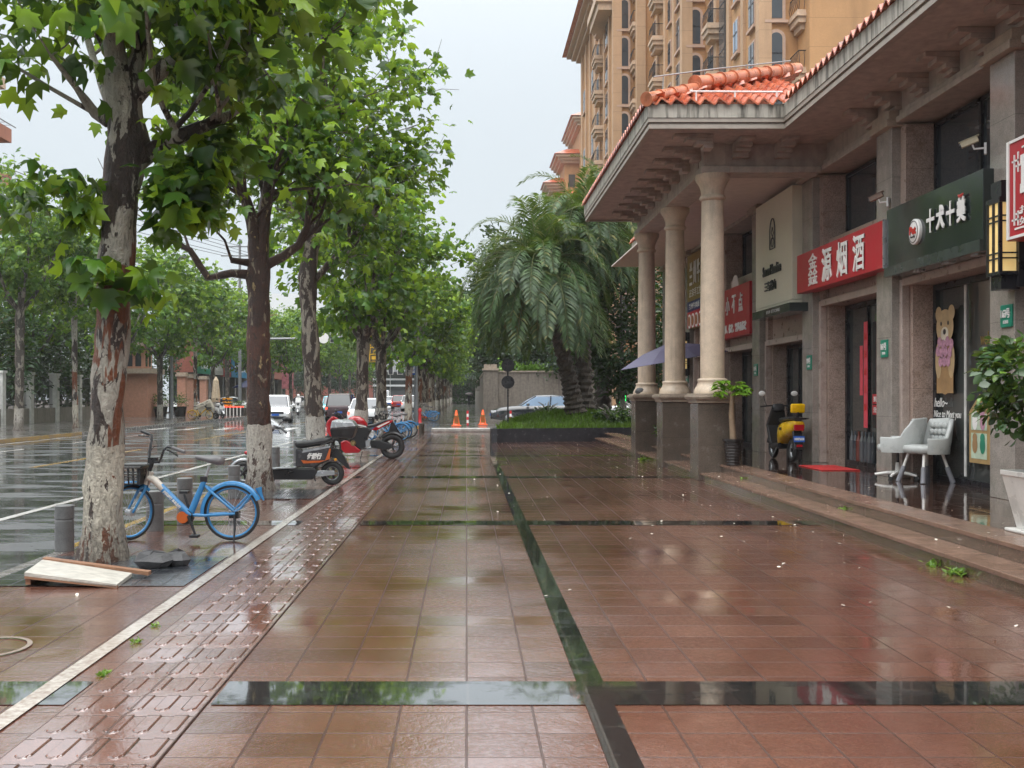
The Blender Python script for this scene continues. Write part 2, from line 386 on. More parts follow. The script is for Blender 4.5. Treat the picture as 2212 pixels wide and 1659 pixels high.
# painted bicycle symbol by the lower left corner
bs = MB()
def ring(mb, cx, cy, ra, rb, z, n=32, w=.03):
    for i in range(n):
        a, b = 2 * math.pi * i / n, 2 * math.pi * (i + 1) / n
        mb.add([(cx + ra * math.cos(a), cy + rb * math.sin(a), z), (cx + ra * math.cos(b), cy + rb * math.sin(b), z), (cx + (ra + w) * math.cos(b), cy + (rb + w) * math.sin(b), z), (cx + (ra + w) * math.cos(a), cy + (rb + w) * math.sin(a), z)], [(0, 1, 2, 3)])
ring(bs, -2.83, 6.32, .20, .24, Z1 + .004); ring(bs, -3.45, 6.32, .20, .24, Z1 + .004)
for (a, b, c, d) in ((-2.83, 6.32, -3.05, 6.72), (-3.05, 6.72, -3.4, 6.70), (-3.4, 6.7, -3.45, 6.32), (-3.2, 6.32, -3.05, 6.72), (-3.2, 6.32, -3.4, 6.7), (-3.2, 6.32, -2.83, 6.32)):
    dx, dy = c - a, d - b; L = math.hypot(dx, dy); nx, ny = -dy / L * .015, dx / L * .015
    bs.add([(a - nx, b - ny, Z1 + .005), (c - nx, d - ny, Z1 + .005), (c + nx, d + ny, Z1 + .005), (a + nx, b + ny, Z1 + .005)], [(0, 1, 2, 3)])
paint_mat('faint_paint', (.30, .25, .21), .40)
tag(bs.build('painted_symbol', M['faint_paint']), kind='structure')
# tree pits paved with dark setts
pit = MB()
for y in (9.35, 16.4, 23.1): q(pit, -3.82, -2.22, y - 1.0, y + .55, Z1 + .001)
tag(pit.build('tree_pit_paving', M['wet_pit_paver']), kind='structure')
# driveway edge kerb across the pavement
pm('white_stone', (.55, .54, .52), .25, var=.2, vs=5, speck=.3)
tag(MB().box(-1.45, .98, 43.6, 44.15, -.002, .15).build('driveway_kerb', M['white_stone'], bevel=.03), kind='structure')
# steps and terrace in front of the shops
TZ = .285
st = MB()
st.box(4.14, 20, -3.9, 34.2, -.05, .108); st.box(4.49, 20, -3.898, 34.6, .1, .253)
tag(st.build('step_riser', M['step_granite']), kind='structure')
pm('nosing', (.20, .125, .092), .2, var=.25, vs=4, speck=.5, bump=.2)
ns = MB()
y = -3.9
while y < 34:
    L = random.uniform(.88, 1.0); e = min(34.2, y + L)
    ns.box(4.115 + random.uniform(-.004, .004), 4.487, y + .004, e, .1, .14); y = e
tag(ns.build('step_tread', M['nosing'], bevel=.006), kind='structure')
ns = MB(); y = -3.9
while y < 34.5:
    L = random.uniform(.88, 1.0); e = min(34.6, y + L)
    ns.box(4.465 + random.uniform(-.004, .004), 4.85, y + .004, e, .245, TZ); y = e
tag(ns.build('terrace_edge', M['nosing'], bevel=.006), kind='structure')
tag(MB().box(4.854, 14, -3.9, 34.6, .2, TZ - .001).build('terrace', M['terrace_tile']), kind='structure')

# ================= HAZE: rain-softened air =================
hz = NT('haze_air'); pv = hz.n('VolumePrincipled', {'Color': (.86, .90, .93), 'Density': .0003, 'Anisotropy': .25}); hz.t.links.new(pv.outputs[0], hz.out.inputs['Volume']); M['haze_air'] = hz.mat
tag(MB().box(-170, 170, -70, 440, -1.3, 66).build('haze', M['haze_air']), kind='stuff')
SC.cycles.volume_bounces = 1; SC.cycles.volume_step_rate = 4
# ================= SHOP BUILDING =================
def stone(name, col, joint_h=None, rough=.18, speck=.5, stain=.25, jw=.004, var=.2, y_j=None, coat=0):
    t = NT(name); o = t.obj(); s = t.n('SeparateXYZ', {0: o})
    n1 = t.noise(o, 5, 5, .6); n2 = t.noise(o, 60, 2, .7); n3 = t.noise(o, 110, 1, .6)
    c = t.mix(t.range(n1, .3, .7, 0, 1), tuple(x * (1 - var) for x in col), tuple(x * (1 + var) for x in col))
    c = t.mix(t.range(n2, .44, .6, 0, speck), c, tuple(x * .4 for x in col)); c = t.mix(t.range(n3, .55, .66, 0, speck * .6), c, tuple(min(1, x * 1.7) for x in col))
    st = t.noise(t.mapping(o, (7, 7, .7)), 1.0, 4, .6); c = t.mix(t.range(st, .5, .75, 0, stain), c, tuple(x * .35 for x in col))
    if joint_h:
        j = t.math('LESS_THAN', t.math('FRACT', t.math('DIVIDE', s.outputs[2], joint_h)), jw / joint_h)
        if y_j: j = t.math('MAXIMUM', j, t.math('LESS_THAN', t.math('FRACT', t.math('DIVIDE', s.outputs[1], y_j)), jw / y_j))
        c = t.mix(t.math('MULTIPLY', j, .85), c, tuple(x * .2 for x in col))
    t.bsdf(Base_Color=c, Roughness=t.range(n1, .3, .7, rough - .06, rough + .1), Normal=t.bump(n2, .08, .004), Coat_Weight=coat); M[name] = t.mat; return t.mat
stone('pillar_stone', (.31, .28, .25), 1.18, .16, .35, .30)
stone('pink_granite', (.41, .31, .26), 1.6, .3, .7, .12)
stone('trim_stone', (.42, .34, .30), None, .3, .3, .15)
stone('dark_granite', (.125, .102, .083), .62, .2, .55, .2)
stone('column_stone', (.60, .49, .375), None, .4, .18, .42, var=.14)
stone('cap_stone', (.40, .33, .265), None, .35, .3, .35)
stone('wall_tile', (.20, .172, .146), .5, .3, .25, .3, y_j=.8)
stone('beam_plaster', (.42, .37, .325), None, .6, .12, .4)
stone('soffit_plaster', (.42, .36, .32), None, .8, .05, .25)
def fascia():
    t = NT('stained_plaster'); o = t.obj()
    n1 = t.noise(o, 4, 4); st = t.noise(t.mapping(o, (9, 9, .9)), 1., 5, .65); s = t.n('SeparateXYZ', {0: o})
    c = t.mix(t.range(n1, .3, .7, 0, 1), (.34, .32, .275), (.45, .425, .37))
    c = t.mix(t.range(st, .47, .64, 0, .85), c, (.06, .055, .045))
    t.bsdf(Base_Color=c, Roughness=.7, Normal=t.bump(n1, .1)); M['stained_plaster'] = t.mat
fascia()
pm('moulding', (.33, .29, .25), .55, var=.15, bump=.1)
pm('dark_frame', (.018, .018, .022), .3, var=.2)
pm('aluminium', (.55, .56, .57), .3, .7, var=.1)
def glass(name, tint=(.035, .040, .046), rough=.03, spec=.8):
    t = NT(name); o = t.obj(); n = t.noise(o, .7, 2)
    c = t.mix(n, tint, tuple(x * 1.7 for x in tint))
    t.bsdf(Base_Color=c, Roughness=rough, Specular_IOR_Level=spec, Normal=t.bump(t.noise(o, 1.1, 2), .03, .05)); M[name] = t.mat; return t.mat
glass('dark_glass'); glass('shop_glass', (.042, .046, .044)); glass('blue_glass', (.16, .22, .30), .08); glass('grey_glass', (.06, .065, .07), .1)
def tilemat():
    t = NT('roof_tile'); o = t.obj(); n = t.noise(o, 2.6, 4, .6); n2 = t.noise(o, 14, 3)
    c = t.mix(t.range(n, .35, .65, 0, 1), (.36, .066, .026), (.56, .17, .085)); c = t.mix(t.range(n2, .48, .7, 0, .8), c, (.15, .045, .028)); c = t.mix(t.range(t.noise(o, 5, 5, .7), .58, .68, 0, .7), c, (.10, .085, .06))
    t.bsdf(Base_Color=c, Roughness=.26, Specular_IOR_Level=.5, Normal=t.bump(n2, .25, .02)); M['roof_tile'] = t.mat
tilemat()

XP, XW, XG = 6.27, 6.38, 6.86
YC = [8.9, 12.47, 16.0, 19.6, 23.1, 26.75, 30.3, 33.8]
SHOP = thing('shop_building', 'brown stone shop arcade with orange tiled eaves and round portico columns along the terrace', 'building', (6.9, 15, 0))
W_ = dict(parent=SHOP, world=True)
for y in YC:
    mb = MB(); mb.box(XP, 6.95, y - .29, y + .29, TZ, 5.452); mb.build('pillar', M['pillar_stone'], **W_, bevel=.006)
    cb = MB(); cb.box(6.17, 6.9, y - .36, y + .36, 5.455, 5.56); cb.box(6.21, 6.9, y - .33, y + .33, 5.562, 5.70); cb.build('pillar_cap', M['cap_stone'], **W_, bevel=.01)
# wall mass behind, beam and upper wall
wl = MB(); wl.box(6.95, 7.3, -3.9, 34.1, TZ, 6.0); wl.box(6.6, 6.948, 34.0, 34.1, TZ, 5.95); wl.build('wall', M['wall_tile'], **W_)
ed = [-3.9] + [v for y in YC for v in (y - .37, y + .37)] + [34.1]
bm_ = MB()
for a, b in zip(ed[::2], ed[1::2]):
    bm_.box(6.30, 6.949, a, b, 5.50, 5.585); bm_.box(6.345, 6.949, a, b, 5.587, 5.68)
bm_.build('beam', M['beam_plaster'], **W_, bevel=.01)
MB().box(6.40, 6.949, -3.9, 34.1, 5.702, 5.98).build('frieze', M['beam_plaster'], **W_)
# stepped mutules under the eave
for i in range(29):
    y = -2.6 + i * .92
    if y > 17.2 : break
    m2 = MB()
    for k, (xa, z0, z1) in enumerate(((5.95, 5.90, 5.968), (6.1, 5.83, 5.898), (6.22, 5.76, 5.828), (6.30, 5.70, 5.758))): m2.box(xa, 6.402, y - .14, y + .14, z0, z1)
    m2.build('bracket', M['soffit_plaster'], **W_, bevel=.008)
# soffit slabs
EX, CX, CY0, CY1, SZ = 5.25, 3.0, 17.65, 27.2, 5.97
so_ = MB(); so_.box(EX + .1, 7.2, -3.9, 33.8, SZ, SZ + .1); so_.box(CX + .1, EX + .098, CY0 + .1, CY1 - .1, SZ + .002, SZ + .1); so_.build('soffit', M['soffit_plaster'], **W_)
def eave(name, x0, y0, x1, y1, nx, ny, ext0=0, ext1=0):
    "fascia from (x0,y0) to (x1,y1); (nx,ny) points outward; plaster board over two stepped mouldings"
    dx, dy = x1 - x0, y1 - y0; L = math.hypot(dx, dy); ux, uy = dx / L, dy / L
    def run(mb, off0, off1, z0, z1):
        e0, e1 = ext0 * off1, ext1 * off1
        vs = []
        for z in (z0, z1):
            for o_, s_ in ((off0, 0), (off1, 1)):
                vs.append((x0 + nx * o_ - ux * ext0 * o_, y0 + ny * o_ - uy * ext0 * o_, z)); vs.append((x1 + nx * o_ + ux * ext1 * o_, y1 + ny * o_ + uy * ext1 * o_, z))
        mb.add(vs, [(0, 1, 3, 2), (4, 6, 7, 5), (0, 4, 5, 1), (2, 3, 7, 6), (0, 2, 6, 4), (1, 5, 7, 3)])
    a = MB(); run(a, -.12, .0, 6.105, 6.33); a.build('fascia', M['stained_plaster'], **W_)
    b = MB(); run(b, -.12, -.012, 6.035, 6.103); run(b, -.12, -.05, 6.00, 6.033); run(b, -.12, -.028, 5.93, 5.998); b.build('moulding', M['moulding'], **W_)
eave('e', EX, -3.9, EX, CY0, -1, 0, 0, -1)
eave('e', CX, CY0, EX, CY0, 0, -1, 1, -1)
eave('e', CX, CY0, CX, CY1, -1, 0, 1, 1)
eave('e', EX, CY1, CX, CY1, 0, 1, 0, 1)
eave('e', EX, CY1, EX, 33.9, -1, 0, -1, 1)
eave('e', EX, 33.9, 7.2, 33.9, 0, 1, 1, 0)
# pantile slopes
def pantiles(o, u, w, nu, nv, pitch, row, clip=None, slope=.42):
    """o: eave corner, u: unit vector along eave, w: horizontal unit vector up the slope"""
    o, u, w = Vector(o), Vector(u), Vector(w); up = Vector((0, 0, 1)); mb = MB(); SU = 8
    def h(i):
        a = 2 * math.pi * (i % SU) / SU; return .045 * math.sin(a) + .012 * math.sin(2 * a)
    for j in range(nv):
        for i in range(nu * SU):
            a, b = i * pitch / SU, (i + 1) * pitch / SU; v0, v1 = j * row, (j + 1) * row + .05
            if clip and not clip((a + b) / 2, (j + .5) * row): continue
            def pt(t_, v_, hh, dz): return o + u * t_ + w * v_ + up * (v_ * slope + hh + dz)
            p = [pt(a, v0, h(i), .035), pt(b, v0, h(i + 1), .035), pt(b, v1, h(i + 1), .0), pt(a, v1, h(i), .0), pt(a, v0, h(i), .0), pt(b, v0, h(i + 1), .0)]
            mb.add(p, [(0, 1, 2, 3), (4, 5, 1, 0)])
    return mb
def barrel(mb, p0, p1, r=.11, L=.42):
    p0, p1 = Vector(p0), Vector(p1); n = max(2, int((p1 - p0).length / L)); d = (p1 - p0) / n
    for i in range(n):
        a = p0 + d * i; b = a + d * 1.06
        mb.tube([a - d * .02, a + d * .03, a + d * .1, b], [r * 1.16, r * 1.16, r, r * .93], 12)
RZ = 6.345; S = .42
roof = pantiles((EX - .06, -3.9, RZ), (0, 1, 0), (1, 0, 0), int((CY0 + 3.9) / .24), 8, .24, .3).build('roof', M['roof_tile'], **W_, smooth=50)
cr = pantiles((CX - .06, CY0 - .06, RZ), (1, 0, 0), (0, 1, 0), 13, 12, .24, .3, lambda a, b: a > b - .1 and a < 2.3 + b * 1.2)
cr2 = pantiles((CX - .06, CY0 - .06, RZ), (0, 1, 0), (1, 0, 0), int((CY1 - CY0) / .24) + 1, 12, .24, .3, lambda a, b: a > b - .1 and a < (CY1 - CY0) - b + .2)
cr.add(cr2.v, cr2.f)
c3 = pantiles((EX - .06, CY1 + .3, RZ), (0, 1, 0), (1, 0, 0), int(6.6 / .24), 7, .24, .3); cr.add(c3.v, c3.f)
cr.build('canopy_roof', M['roof_tile'], **W_, smooth=50)
rg = MB(); barrel(rg, (CX - .02, CY0 - .02, RZ + .06), (CX + 1.25, CY0 + 1.25, RZ + .12 + 1.25 * S), .105, .36)
barrel(rg, (CX + 1.0, CY0 + 1.0, RZ + .2 + 1.0 * S), (CX + 3.6, CY0 + 3.6, RZ + .16 + 3.6 * S), .125, .40)
rg.build('ridge_tiles', pm('ridge_tile', (.48, .17, .09), .3, var=.35, vs=5, bump=.2), **W_, smooth=50)
rl_ = MB(); 
def rp(t_, dz): return Vector((CX + t_, CY0 + t_, RZ + t_ * S + dz))
rl_.tube([rp(.12, .42), rp(1.5, .40), rp(3.4, .34)], .014, 6)
for t_ in (.3, 1.2, 2.2, 3.2): rl_.tube([rp(t_, .05), rp(t_ + .02, .4)], .009, 5)
rl_.build('lightning_rail', pm('galvanised', (.28, .28, .28), .4, .5, var=.2), **W_)
lt = MB(); lt.tube([(3.75, CY0 + .22, 6.60), (5.3, CY0 + .22, 6.59)], .018, 8); 
for x in (3.85, 4.5, 5.2): lt.box(x - .012, x + .012, CY0 + .2, CY0 + .23, 6.42, 6.60)
lt.build('light_tube', pm('white_plastic', (.6, .6, .6), .35, var=.1), **W_)
# portico: pedestals, columns, lintel
PY = [18.77, 22.2, 25.75]
for y in PY:
    x0, x1, y1 = 4.08, 4.74, y + .66
    MB().box(x0, x1, y, y1, 0.0, 1.362).build('pedestal', M['dark_granite'], **W_, bevel=.008)
    c = MB(); c.box(x0 - .03, x1 + .03, y - .03, y1 + .03, 1.364, 1.41)
    for k in range(5):
        a0, a1 = k / 5 * math.pi, (k + 1) / 5 * math.pi
        c.box(x0 - .03 - .06 * math.sin((a0 + a1) / 2), x1 + .03 + .06 * math.sin((a0 + a1) / 2), y - .03 - .06 * math.sin((a0 + a1) / 2), y1 + .03 + .06 * math.sin((a0 + a1) / 2), 1.412 + k * .024, 1.436 + k * .024)
    c.build('pedestal_cap', M['cap_stone'], **W_, bevel=.008)
    cx, cy = (x0 + x1) / 2, y + .33
    prof = [(.20, 4.98), (.225, 5.0), (.235, 5.03), (.225, 5.06), (.20, 5.08), (.205, 5.16), (.24, 5.26), (.29, 5.34), (.30, 5.36), (.30, 5.445)]
    sh = [(.215, 1.80), (.215, 2.4), (.212, 3.2), (.205, 4.0), (.192, 4.98)]
    ba = [(.33, 1.535), (.33, 1.57), (.31, 1.62), (.275, 1.68), (.255, 1.735), (.262, 1.75), (.268, 1.77), (.262, 1.79), (.24, 1.80), (.215, 1.805)]
    col = MB().lathe(sh, (cx, cy, 0), 32).build('column', M['column_stone'], **W_, smooth=40)
    MB().lathe(ba, (cx, cy, 0), 32).build('column_base', M['column_stone'], **W_, smooth=50)
    MB().lathe(prof, (cx, cy, 0), 32).build('capital', M['column_stone'], **W_, smooth=50)
    MB().box(cx - .2, cx + .2, cy - .2, cy + .2, 5.45 + .12, 5.968).build('pier_block', M['beam_plaster'], **W_)
ln = MB(); ln.box(4.16, 4.66, 18.85, 26.4, 5.447, 5.568); ln.box(4.662, 6.29, 18.87, 19.37, 5.449, 5.566)
ln.build('portico_beam', M['beam_plaster'], **W_, bevel=.01)
l2 = MB(); l2.box(4.22, 4.60, 19.4, 26.2, 5.57, 5.966); l2.box(4.62, 6.4, 18.95, 19.29, 5.57, 5.966); l2.build('portico_frieze', M['soffit_plaster'], **W_)
for i in range(9):
    y = 18.3 + i * .95
    b = MB()
    for xa, z0, z1 in ((3.55, 5.91, 5.968), (3.75, 5.85, 5.908), (3.92, 5.79, 5.848), (4.05, 5.72, 5.788)): b.box(xa, 4.215, y - .13, y + .13, z0, z1)
    b.build('bracket', M['soffit_plaster'], **W_, bevel=.008)
for x in (4.85, 5.6):
    b = MB()
    for ya, z0, z1 in ((18.3, 5.91, 5.968), (18.5, 5.85, 5.908), (18.65, 5.78, 5.848), (18.78, 5.70, 5.778)): b.box(x - .13, x + .13, ya, 18.948, z0, z1)
    b.build('bracket', M['soffit_plaster'], **W_, bevel=.008)
MB().box(4.62, 6.39, 19.3, 34, 5.60, 5.64).build('portico_ceiling', pm('pale_ceiling', (.62, .55, .50), .8, var=.08), **W_)
# shop bays
def bay(ya, yb, doors=(), sign_z=(3.1, 4.2), mull=(.45,), zl=3.1):
    "opening between two pillars: trims, jambs, lintel, upper window and lower glazing (ya near, yb far)"
    t = MB()
    for y0, y1 in ((ya, ya + .10), (yb - .10, yb)):
        t.box(XW, 6.5, y0, y1, TZ, zl + .1); 
    t.box(XW, 6.5, ya + .102, yb - .102, zl, zl + .12); t.build('trim', M['trim_stone'], **W_, bevel=.01)
    j = MB()
    for y0, y1 in ((ya, ya + .2), (yb - .2, yb)):
        j.box(6.502, 6.949, y0, y1, TZ, 5.45)
        j.box(6.40, 6.5, y0 + .001, y1 - .001, zl + .125, 5.45)
    j.box(6.503, 6.949, ya + .202, yb - .202, zl + .01, 4.3)
    j.build('jamb', M['pink_granite'], **W_)
    # upper window
    f = MB(); y0, y1, z0, z1 = ya + .205, yb - .205, 4.302, 5.448
    for a in [y0, y1 - .06] + [y0 + (y1 - y0) * m_ - .03 for m_ in mull]: f.box(XG - .06, XG + .02, a, a + .06, z0, z1)
    f.box(XG - .06, XG + .02, y0, y1, z0 - .001, z0 + .05); f.box(XG - .06, XG + .02, y0, y1, z1 - .05, z1)
    w = f.build('window_frame', M['dark_frame'], **W_)
    MB().box(XG - .02, XG, y0 + .01, y1 - .01, z0 + .01, z1 - .01).build('window_pane', M['dark_glass'], w, world=False).location = (-6.9, -15, 0)
    # lower glazing
    y0, y1, z0, z1 = ya + .205, yb - .205, TZ, zl
    f = MB()
    for a in [y0, y1 - .09]: f.box(XG - .07, XG + .03, a, a + .09, z0, z1)
    f.box(XG - .07, XG + .03, y0 + .091, y1 - .091, z0, z0 + .07); f.box(XG - .07, XG + .03, y0 + .091, y1 - .091, z1 - .08, z1)
    for d in doors: f.box(XG - .05, XG + .02, y0 + (y1 - y0) * d - .025, y0 + (y1 - y0) * d + .025, z0 + .07, z1 - .08)
    w = f.build('shop_front', M['dark_frame'], **W_)
    MB().box(XG - .015, XG, y0 + .01, y1 - .01, z0 + .01, z1 - .01).build('shop_glass', M['shop_glass'], w).location = (-6.9, -15, 0)
for a, b, k in zip(YC[:-1], YC[1:], range(9)):
    ya, yb = a + .292, b - .292
    if k in (3, 4, 5): bay(ya, yb, (.35, .7), zl=2.55)
    else: bay(ya, yb, ((.3,), (.25,), (.62,), (.5,), (.5,), (.5,), (.5,))[k])
# ================= TREES AND PLANTS =================
def leafmat(name, dark, light, rough=.27, trans=.35, fresh=None, ff=.12):
    t = NT(name); r = t.n('NewGeometry').outputs['Random Per Island']; o = t.obj()
    c = t.mix(r, dark, light)
    c = t.mix(t.range(t.noise(o, .55, 2), .42, .62, 0, .55), c, tuple(x * .6 for x in dark))
    if fresh is not None: c = t.mix(t.math('GREATER_THAN', t.math('FRACT', t.math('MULTIPLY', r, 37.7)), 1 - ff), c, fresh)
    b = t.n('BsdfPrincipled', {'Base Color': c, 'Roughness': rough, 'Specular IOR Level': .5})
    tr = t.n('BsdfTranslucent', {'Color': t.mix(.5, c, (.30, .42, .03), 'MIX')})
    m = t.n('MixShader', {0: trans, 1: b.outputs[0], 2: tr.outputs[0]}); t.t.links.new(m.outputs[0], t.out.inputs[0]); M[name] = t.mat
leafmat('plane_leaf', (.020, .075, .020), (.10, .24, .026), fresh=(.26, .42, .03), ff=.18, trans=.45)
leafmat('plane_leaf_pale', (.032, .10, .024), (.115, .25, .04), fresh=(.24, .38, .05), ff=.18, trans=.45)
leafmat('dark_leaf', (.014, .040, .018), (.035, .085, .030), rough=.25, trans=.15)
leafmat('palm_leaf', (.022, .060, .018), (.065, .13, .030), rough=.5, trans=.25, fresh=(.17, .17, .05), ff=.07)
leafmat('bright_leaf', (.10, .25, .02), (.24, .46, .05), trans=.4)
leafmat('ivy_leaf', (.022, .062, .020), (.060, .13, .035), rough=.25, trans=.2, fresh=(.14, .26, .04), ff=.12)
leafmat('grass_blade', (.09, .20, .025), (.22, .38, .05), trans=.35)
leafmat('dead_leaf', (.14, .06, .02), (.26, .12, .04), trans=.3)
def bark(name, base, patch, patch2, wash, p1=.5, p2=.62, wash_h=1.04, rust=None, band=None):
    t = NT(name); o = t.obj(); s = t.n('SeparateXYZ', {0: o})
    v = t.mapping(o, (3.2, 3.2, 1.15)); n = t.noise(v, 1.7, 5, .62, .6); n2 = t.noise(t.mapping(o, (5, 5, 2.2)), 2.2, 4, .6, .4); f = t.noise(o, 34, 4, .7)
    c = t.mix(t.range(f, .35, .65, 0, 1), tuple(x * .45 for x in base), base)
    hi = 0.0
    if band:     # plates still cling to the bole between these two heights
        hi = t.math('MULTIPLY', t.math('MULTIPLY', t.range(s.outputs[2], band[0] - .25, band[0] + .1, 0, 1), t.range(s.outputs[2], band[1] - .1, band[1] + .25, 1, 0)), -.085)
    if band: hi = t.math('ADD', hi, t.range(s.outputs[2], band[1] + .1, band[1] + .5, 0, .07))
    rz = t.range(s.outputs[2], 2.5, 3.0, 0, -.2)
    c = t.mix(t.range(t.math('ADD', n, hi), p1, p1 + .016, 0, 1), c, t.mix(f, patch, tuple(x * .72 for x in patch)))
    if rust: c = t.mix(t.range(t.math('ADD', t.noise(t.mapping(o, (3.0, 3.0, .75)), 1.25, 4, .55, .5), rz), .495, .508, 0, 1), c, t.mix(f, rust, tuple(x * .4 for x in rust)))
    c = t.mix(t.range(n2, p2, p2 + .03, 0, 1), c, patch2)
    spots = t.noise(t.mapping(o, (9, 9, 4)), 1.6, 3, .6, .4); c = t.mix(t.range(spots, .66, .68, 0, .9), c, tuple(x * .35 for x in base))
    pl_ = t.noise(t.mapping(o, (13, 13, 5.5)), 1.5, 5, .7, .8); c = t.mix(t.range(pl_, .38, .56, .75, 0), c, t.mix(.5, c, (.012, .008, .006))); c = t.mix(t.range(pl_, .56, .72, 0, .35), c, tuple(min(1, x * 2.2) for x in base))
    n4 = t.noise(t.mapping(o, (6, 6, 2.2)), 2.2, 4, .7, .3)
    wz = t.math('ADD', s.outputs[2], t.math('MULTIPLY', t.noise(o, 7, 3), .12))
    wm = t.math('MULTIPLY', t.math('LESS_THAN', wz, wash_h + .06), t.math('GREATER_THAN', t.math('ADD', n4, t.math('MULTIPLY', s.outputs[2], .20)), .525))
    c = t.mix(wm, c, t.mix(t.range(t.math('ADD', t.math('MULTIPLY', f, .5), t.math('MULTIPLY', pl_, .5)), .36, .56, 0, 1), tuple(x * .45 for x in wash), wash))
    c = t.mix(t.math('MULTIPLY', t.range(s.outputs[2], 0, .55, .9, 0), t.range(pl_, .3, .65, 1, .5)), c, (.045, .028, .019))
    h = t.math('ADD', t.math('ADD', t.math('MULTIPLY', f, .35), t.math('MULTIPLY', n, .6)), t.math('MULTIPLY', pl_, 1.0))
    t.bsdf(Base_Color=c, Roughness=.36, Normal=t.bump(h, 1.0, .05)); M[name] = t.mat
bark('bark_pale', (.045, .026, .019), (.44, .41, .345), (.40, .37, .31), (.50, .455, .37), .475, .70, 1.04, rust=(.23, .06, .012), band=(3.0, 3.8))
bark('bark_dark', (.062, .026, .016), (.30, .25, .17), (.36, .27, .13), (.50, .46, .40), .60, .645, 1.04, rust=(.11, .036, .018))
bark('bark_mixed', (.052, .030, .021), (.34, .30, .24), (.30, .27, .22), (.50, .47, .42), .52, .66, 1.04)
bark('bark_plain', (.075, .060, .047), (.32, .29, .24), (.26, .24, .2), (.42, .39, .34), .54, .66, .95)

# --- leaf templates (x, y, z; base at origin, tip along +y)
LOB = np.array([(0, .36, .075), (.07, -.02, 0), (.30, -.06, -.04), (.50, .16, -.10), (.33, .28, 0), (.50, .60, -.12), (.25, .57, 0), (0, 1.0, -.16), (-.25, .57, 0), (-.50, .60, -.12), (-.33, .28, 0), (-.50, .16, -.10), (-.30, -.06, -.04), (-.07, -.02, 0)])
LOBF = [(0, i, i + 1 if i < 13 else 1) for i in range(1, 14)]
LOB2 = np.array([(0, .35, .06), (0, -.02, 0), (.48, .08, -.1), (.24, .32, 0), (.42, .66, -.1), (0, 1, -.14), (-.42, .66, -.1), (-.24, .32, 0), (-.48, .08, -.1)])
LOBF2 = [(0, i, i + 1 if i < 8 else 1) for i in range(1, 9)]
OVA = np.array([(0, 0, 0), (.22, .35, .03), (.17, .72, .0), (0, 1, -.1), (-.17, .72, .0), (-.22, .35, .03)]); OVAF = [(0, 1, 2, 3), (0, 3, 4, 5)]
def leaves(pos, size, rng, tmpl=(LOB, LOBF), droop=.5, outward=None, upness=.8, flat=.6):
    n = len(pos); T, Fc = tmpl
    y = rng.normal(size=(n, 3)); y[:, 2] = y[:, 2] * .35 - droop
    if outward is not None: y += outward
    y /= np.linalg.norm(y, axis=1, keepdims=True)
    up = rng.normal(size=(n, 3)) * flat; up[:, 2] += upness
    z = up - y * (up * y).sum(1, keepdims=True); z /= np.maximum(np.linalg.norm(z, axis=1, keepdims=True), 1e-6)
    x = np.cross(y, z); s = (size * rng.uniform(.6, 1.2, n))[:, None, None]
    wv = rng.uniform(.8, 1.1, n)[:, None, None]
    V = pos[:, None, :] + s * (x[:, None, :] * T[None, :, 0:1] * wv + y[:, None, :] * T[None, :, 1:2] + z[:, None, :] * T[None, :, 2:3] * rng.uniform(.5, 2.7, n)[:, None, None])
    k = len(T); fl = []
    return V.reshape(-1, 3), Fc, k, n
def leafmesh(name, parts, mat, parent):
    vs = []; loops = []; starts = []; tot = 0; lt = 0; cnt = []
    for V, Fc, k, n in parts:
        vs.append(V); base = (np.arange(n) * k + tot)
        for f in Fc:
            pass
        fl = np.concatenate([np.array(f) for f in Fc]); ln = np.array([len(f) for f in Fc])
        loops.append((base[:, None] + fl[None, :]).ravel()); cnt.append(np.tile(ln, n)); tot += n * k
    vs = np.concatenate(vs); loops = np.concatenate(loops); cnt = np.concatenate(cnt)
    me = bpy.data.meshes.new(name); me.vertices.add(len(vs)); me.vertices.foreach_set('co', vs.ravel().astype(np.float32))
    me.loops.add(len(loops)); me.loops.foreach_set('vertex_index', loops.astype(np.int32))
    me.polygons.add(len(cnt)); st = np.concatenate([[0], np.cumsum(cnt)[:-1]]); me.polygons.foreach_set('loop_start', st.astype(np.int32))
    try: me.polygons.foreach_set('loop_total', cnt.astype(np.int32))
    except Exception: pass
    me.materials.append(mat); me.update(calc_edges=True); me.validate()
    o = bpy.data.objects.new(name, me); COL.objects.link(o); o.parent = parent; return o
def branch_pts(p0, d, L, n, rng, curl=.25, lift=.15):
    p = np.array(p0, float); d = np.array(d, float); d /= np.linalg.norm(d); out = [p.copy()]
    for i in range(n):
        d = d + rng.normal(size=3) * curl; d[2] += lift * .3; d /= np.linalg.norm(d); p = p + d * (L / n); out.append(p.copy())
    return out
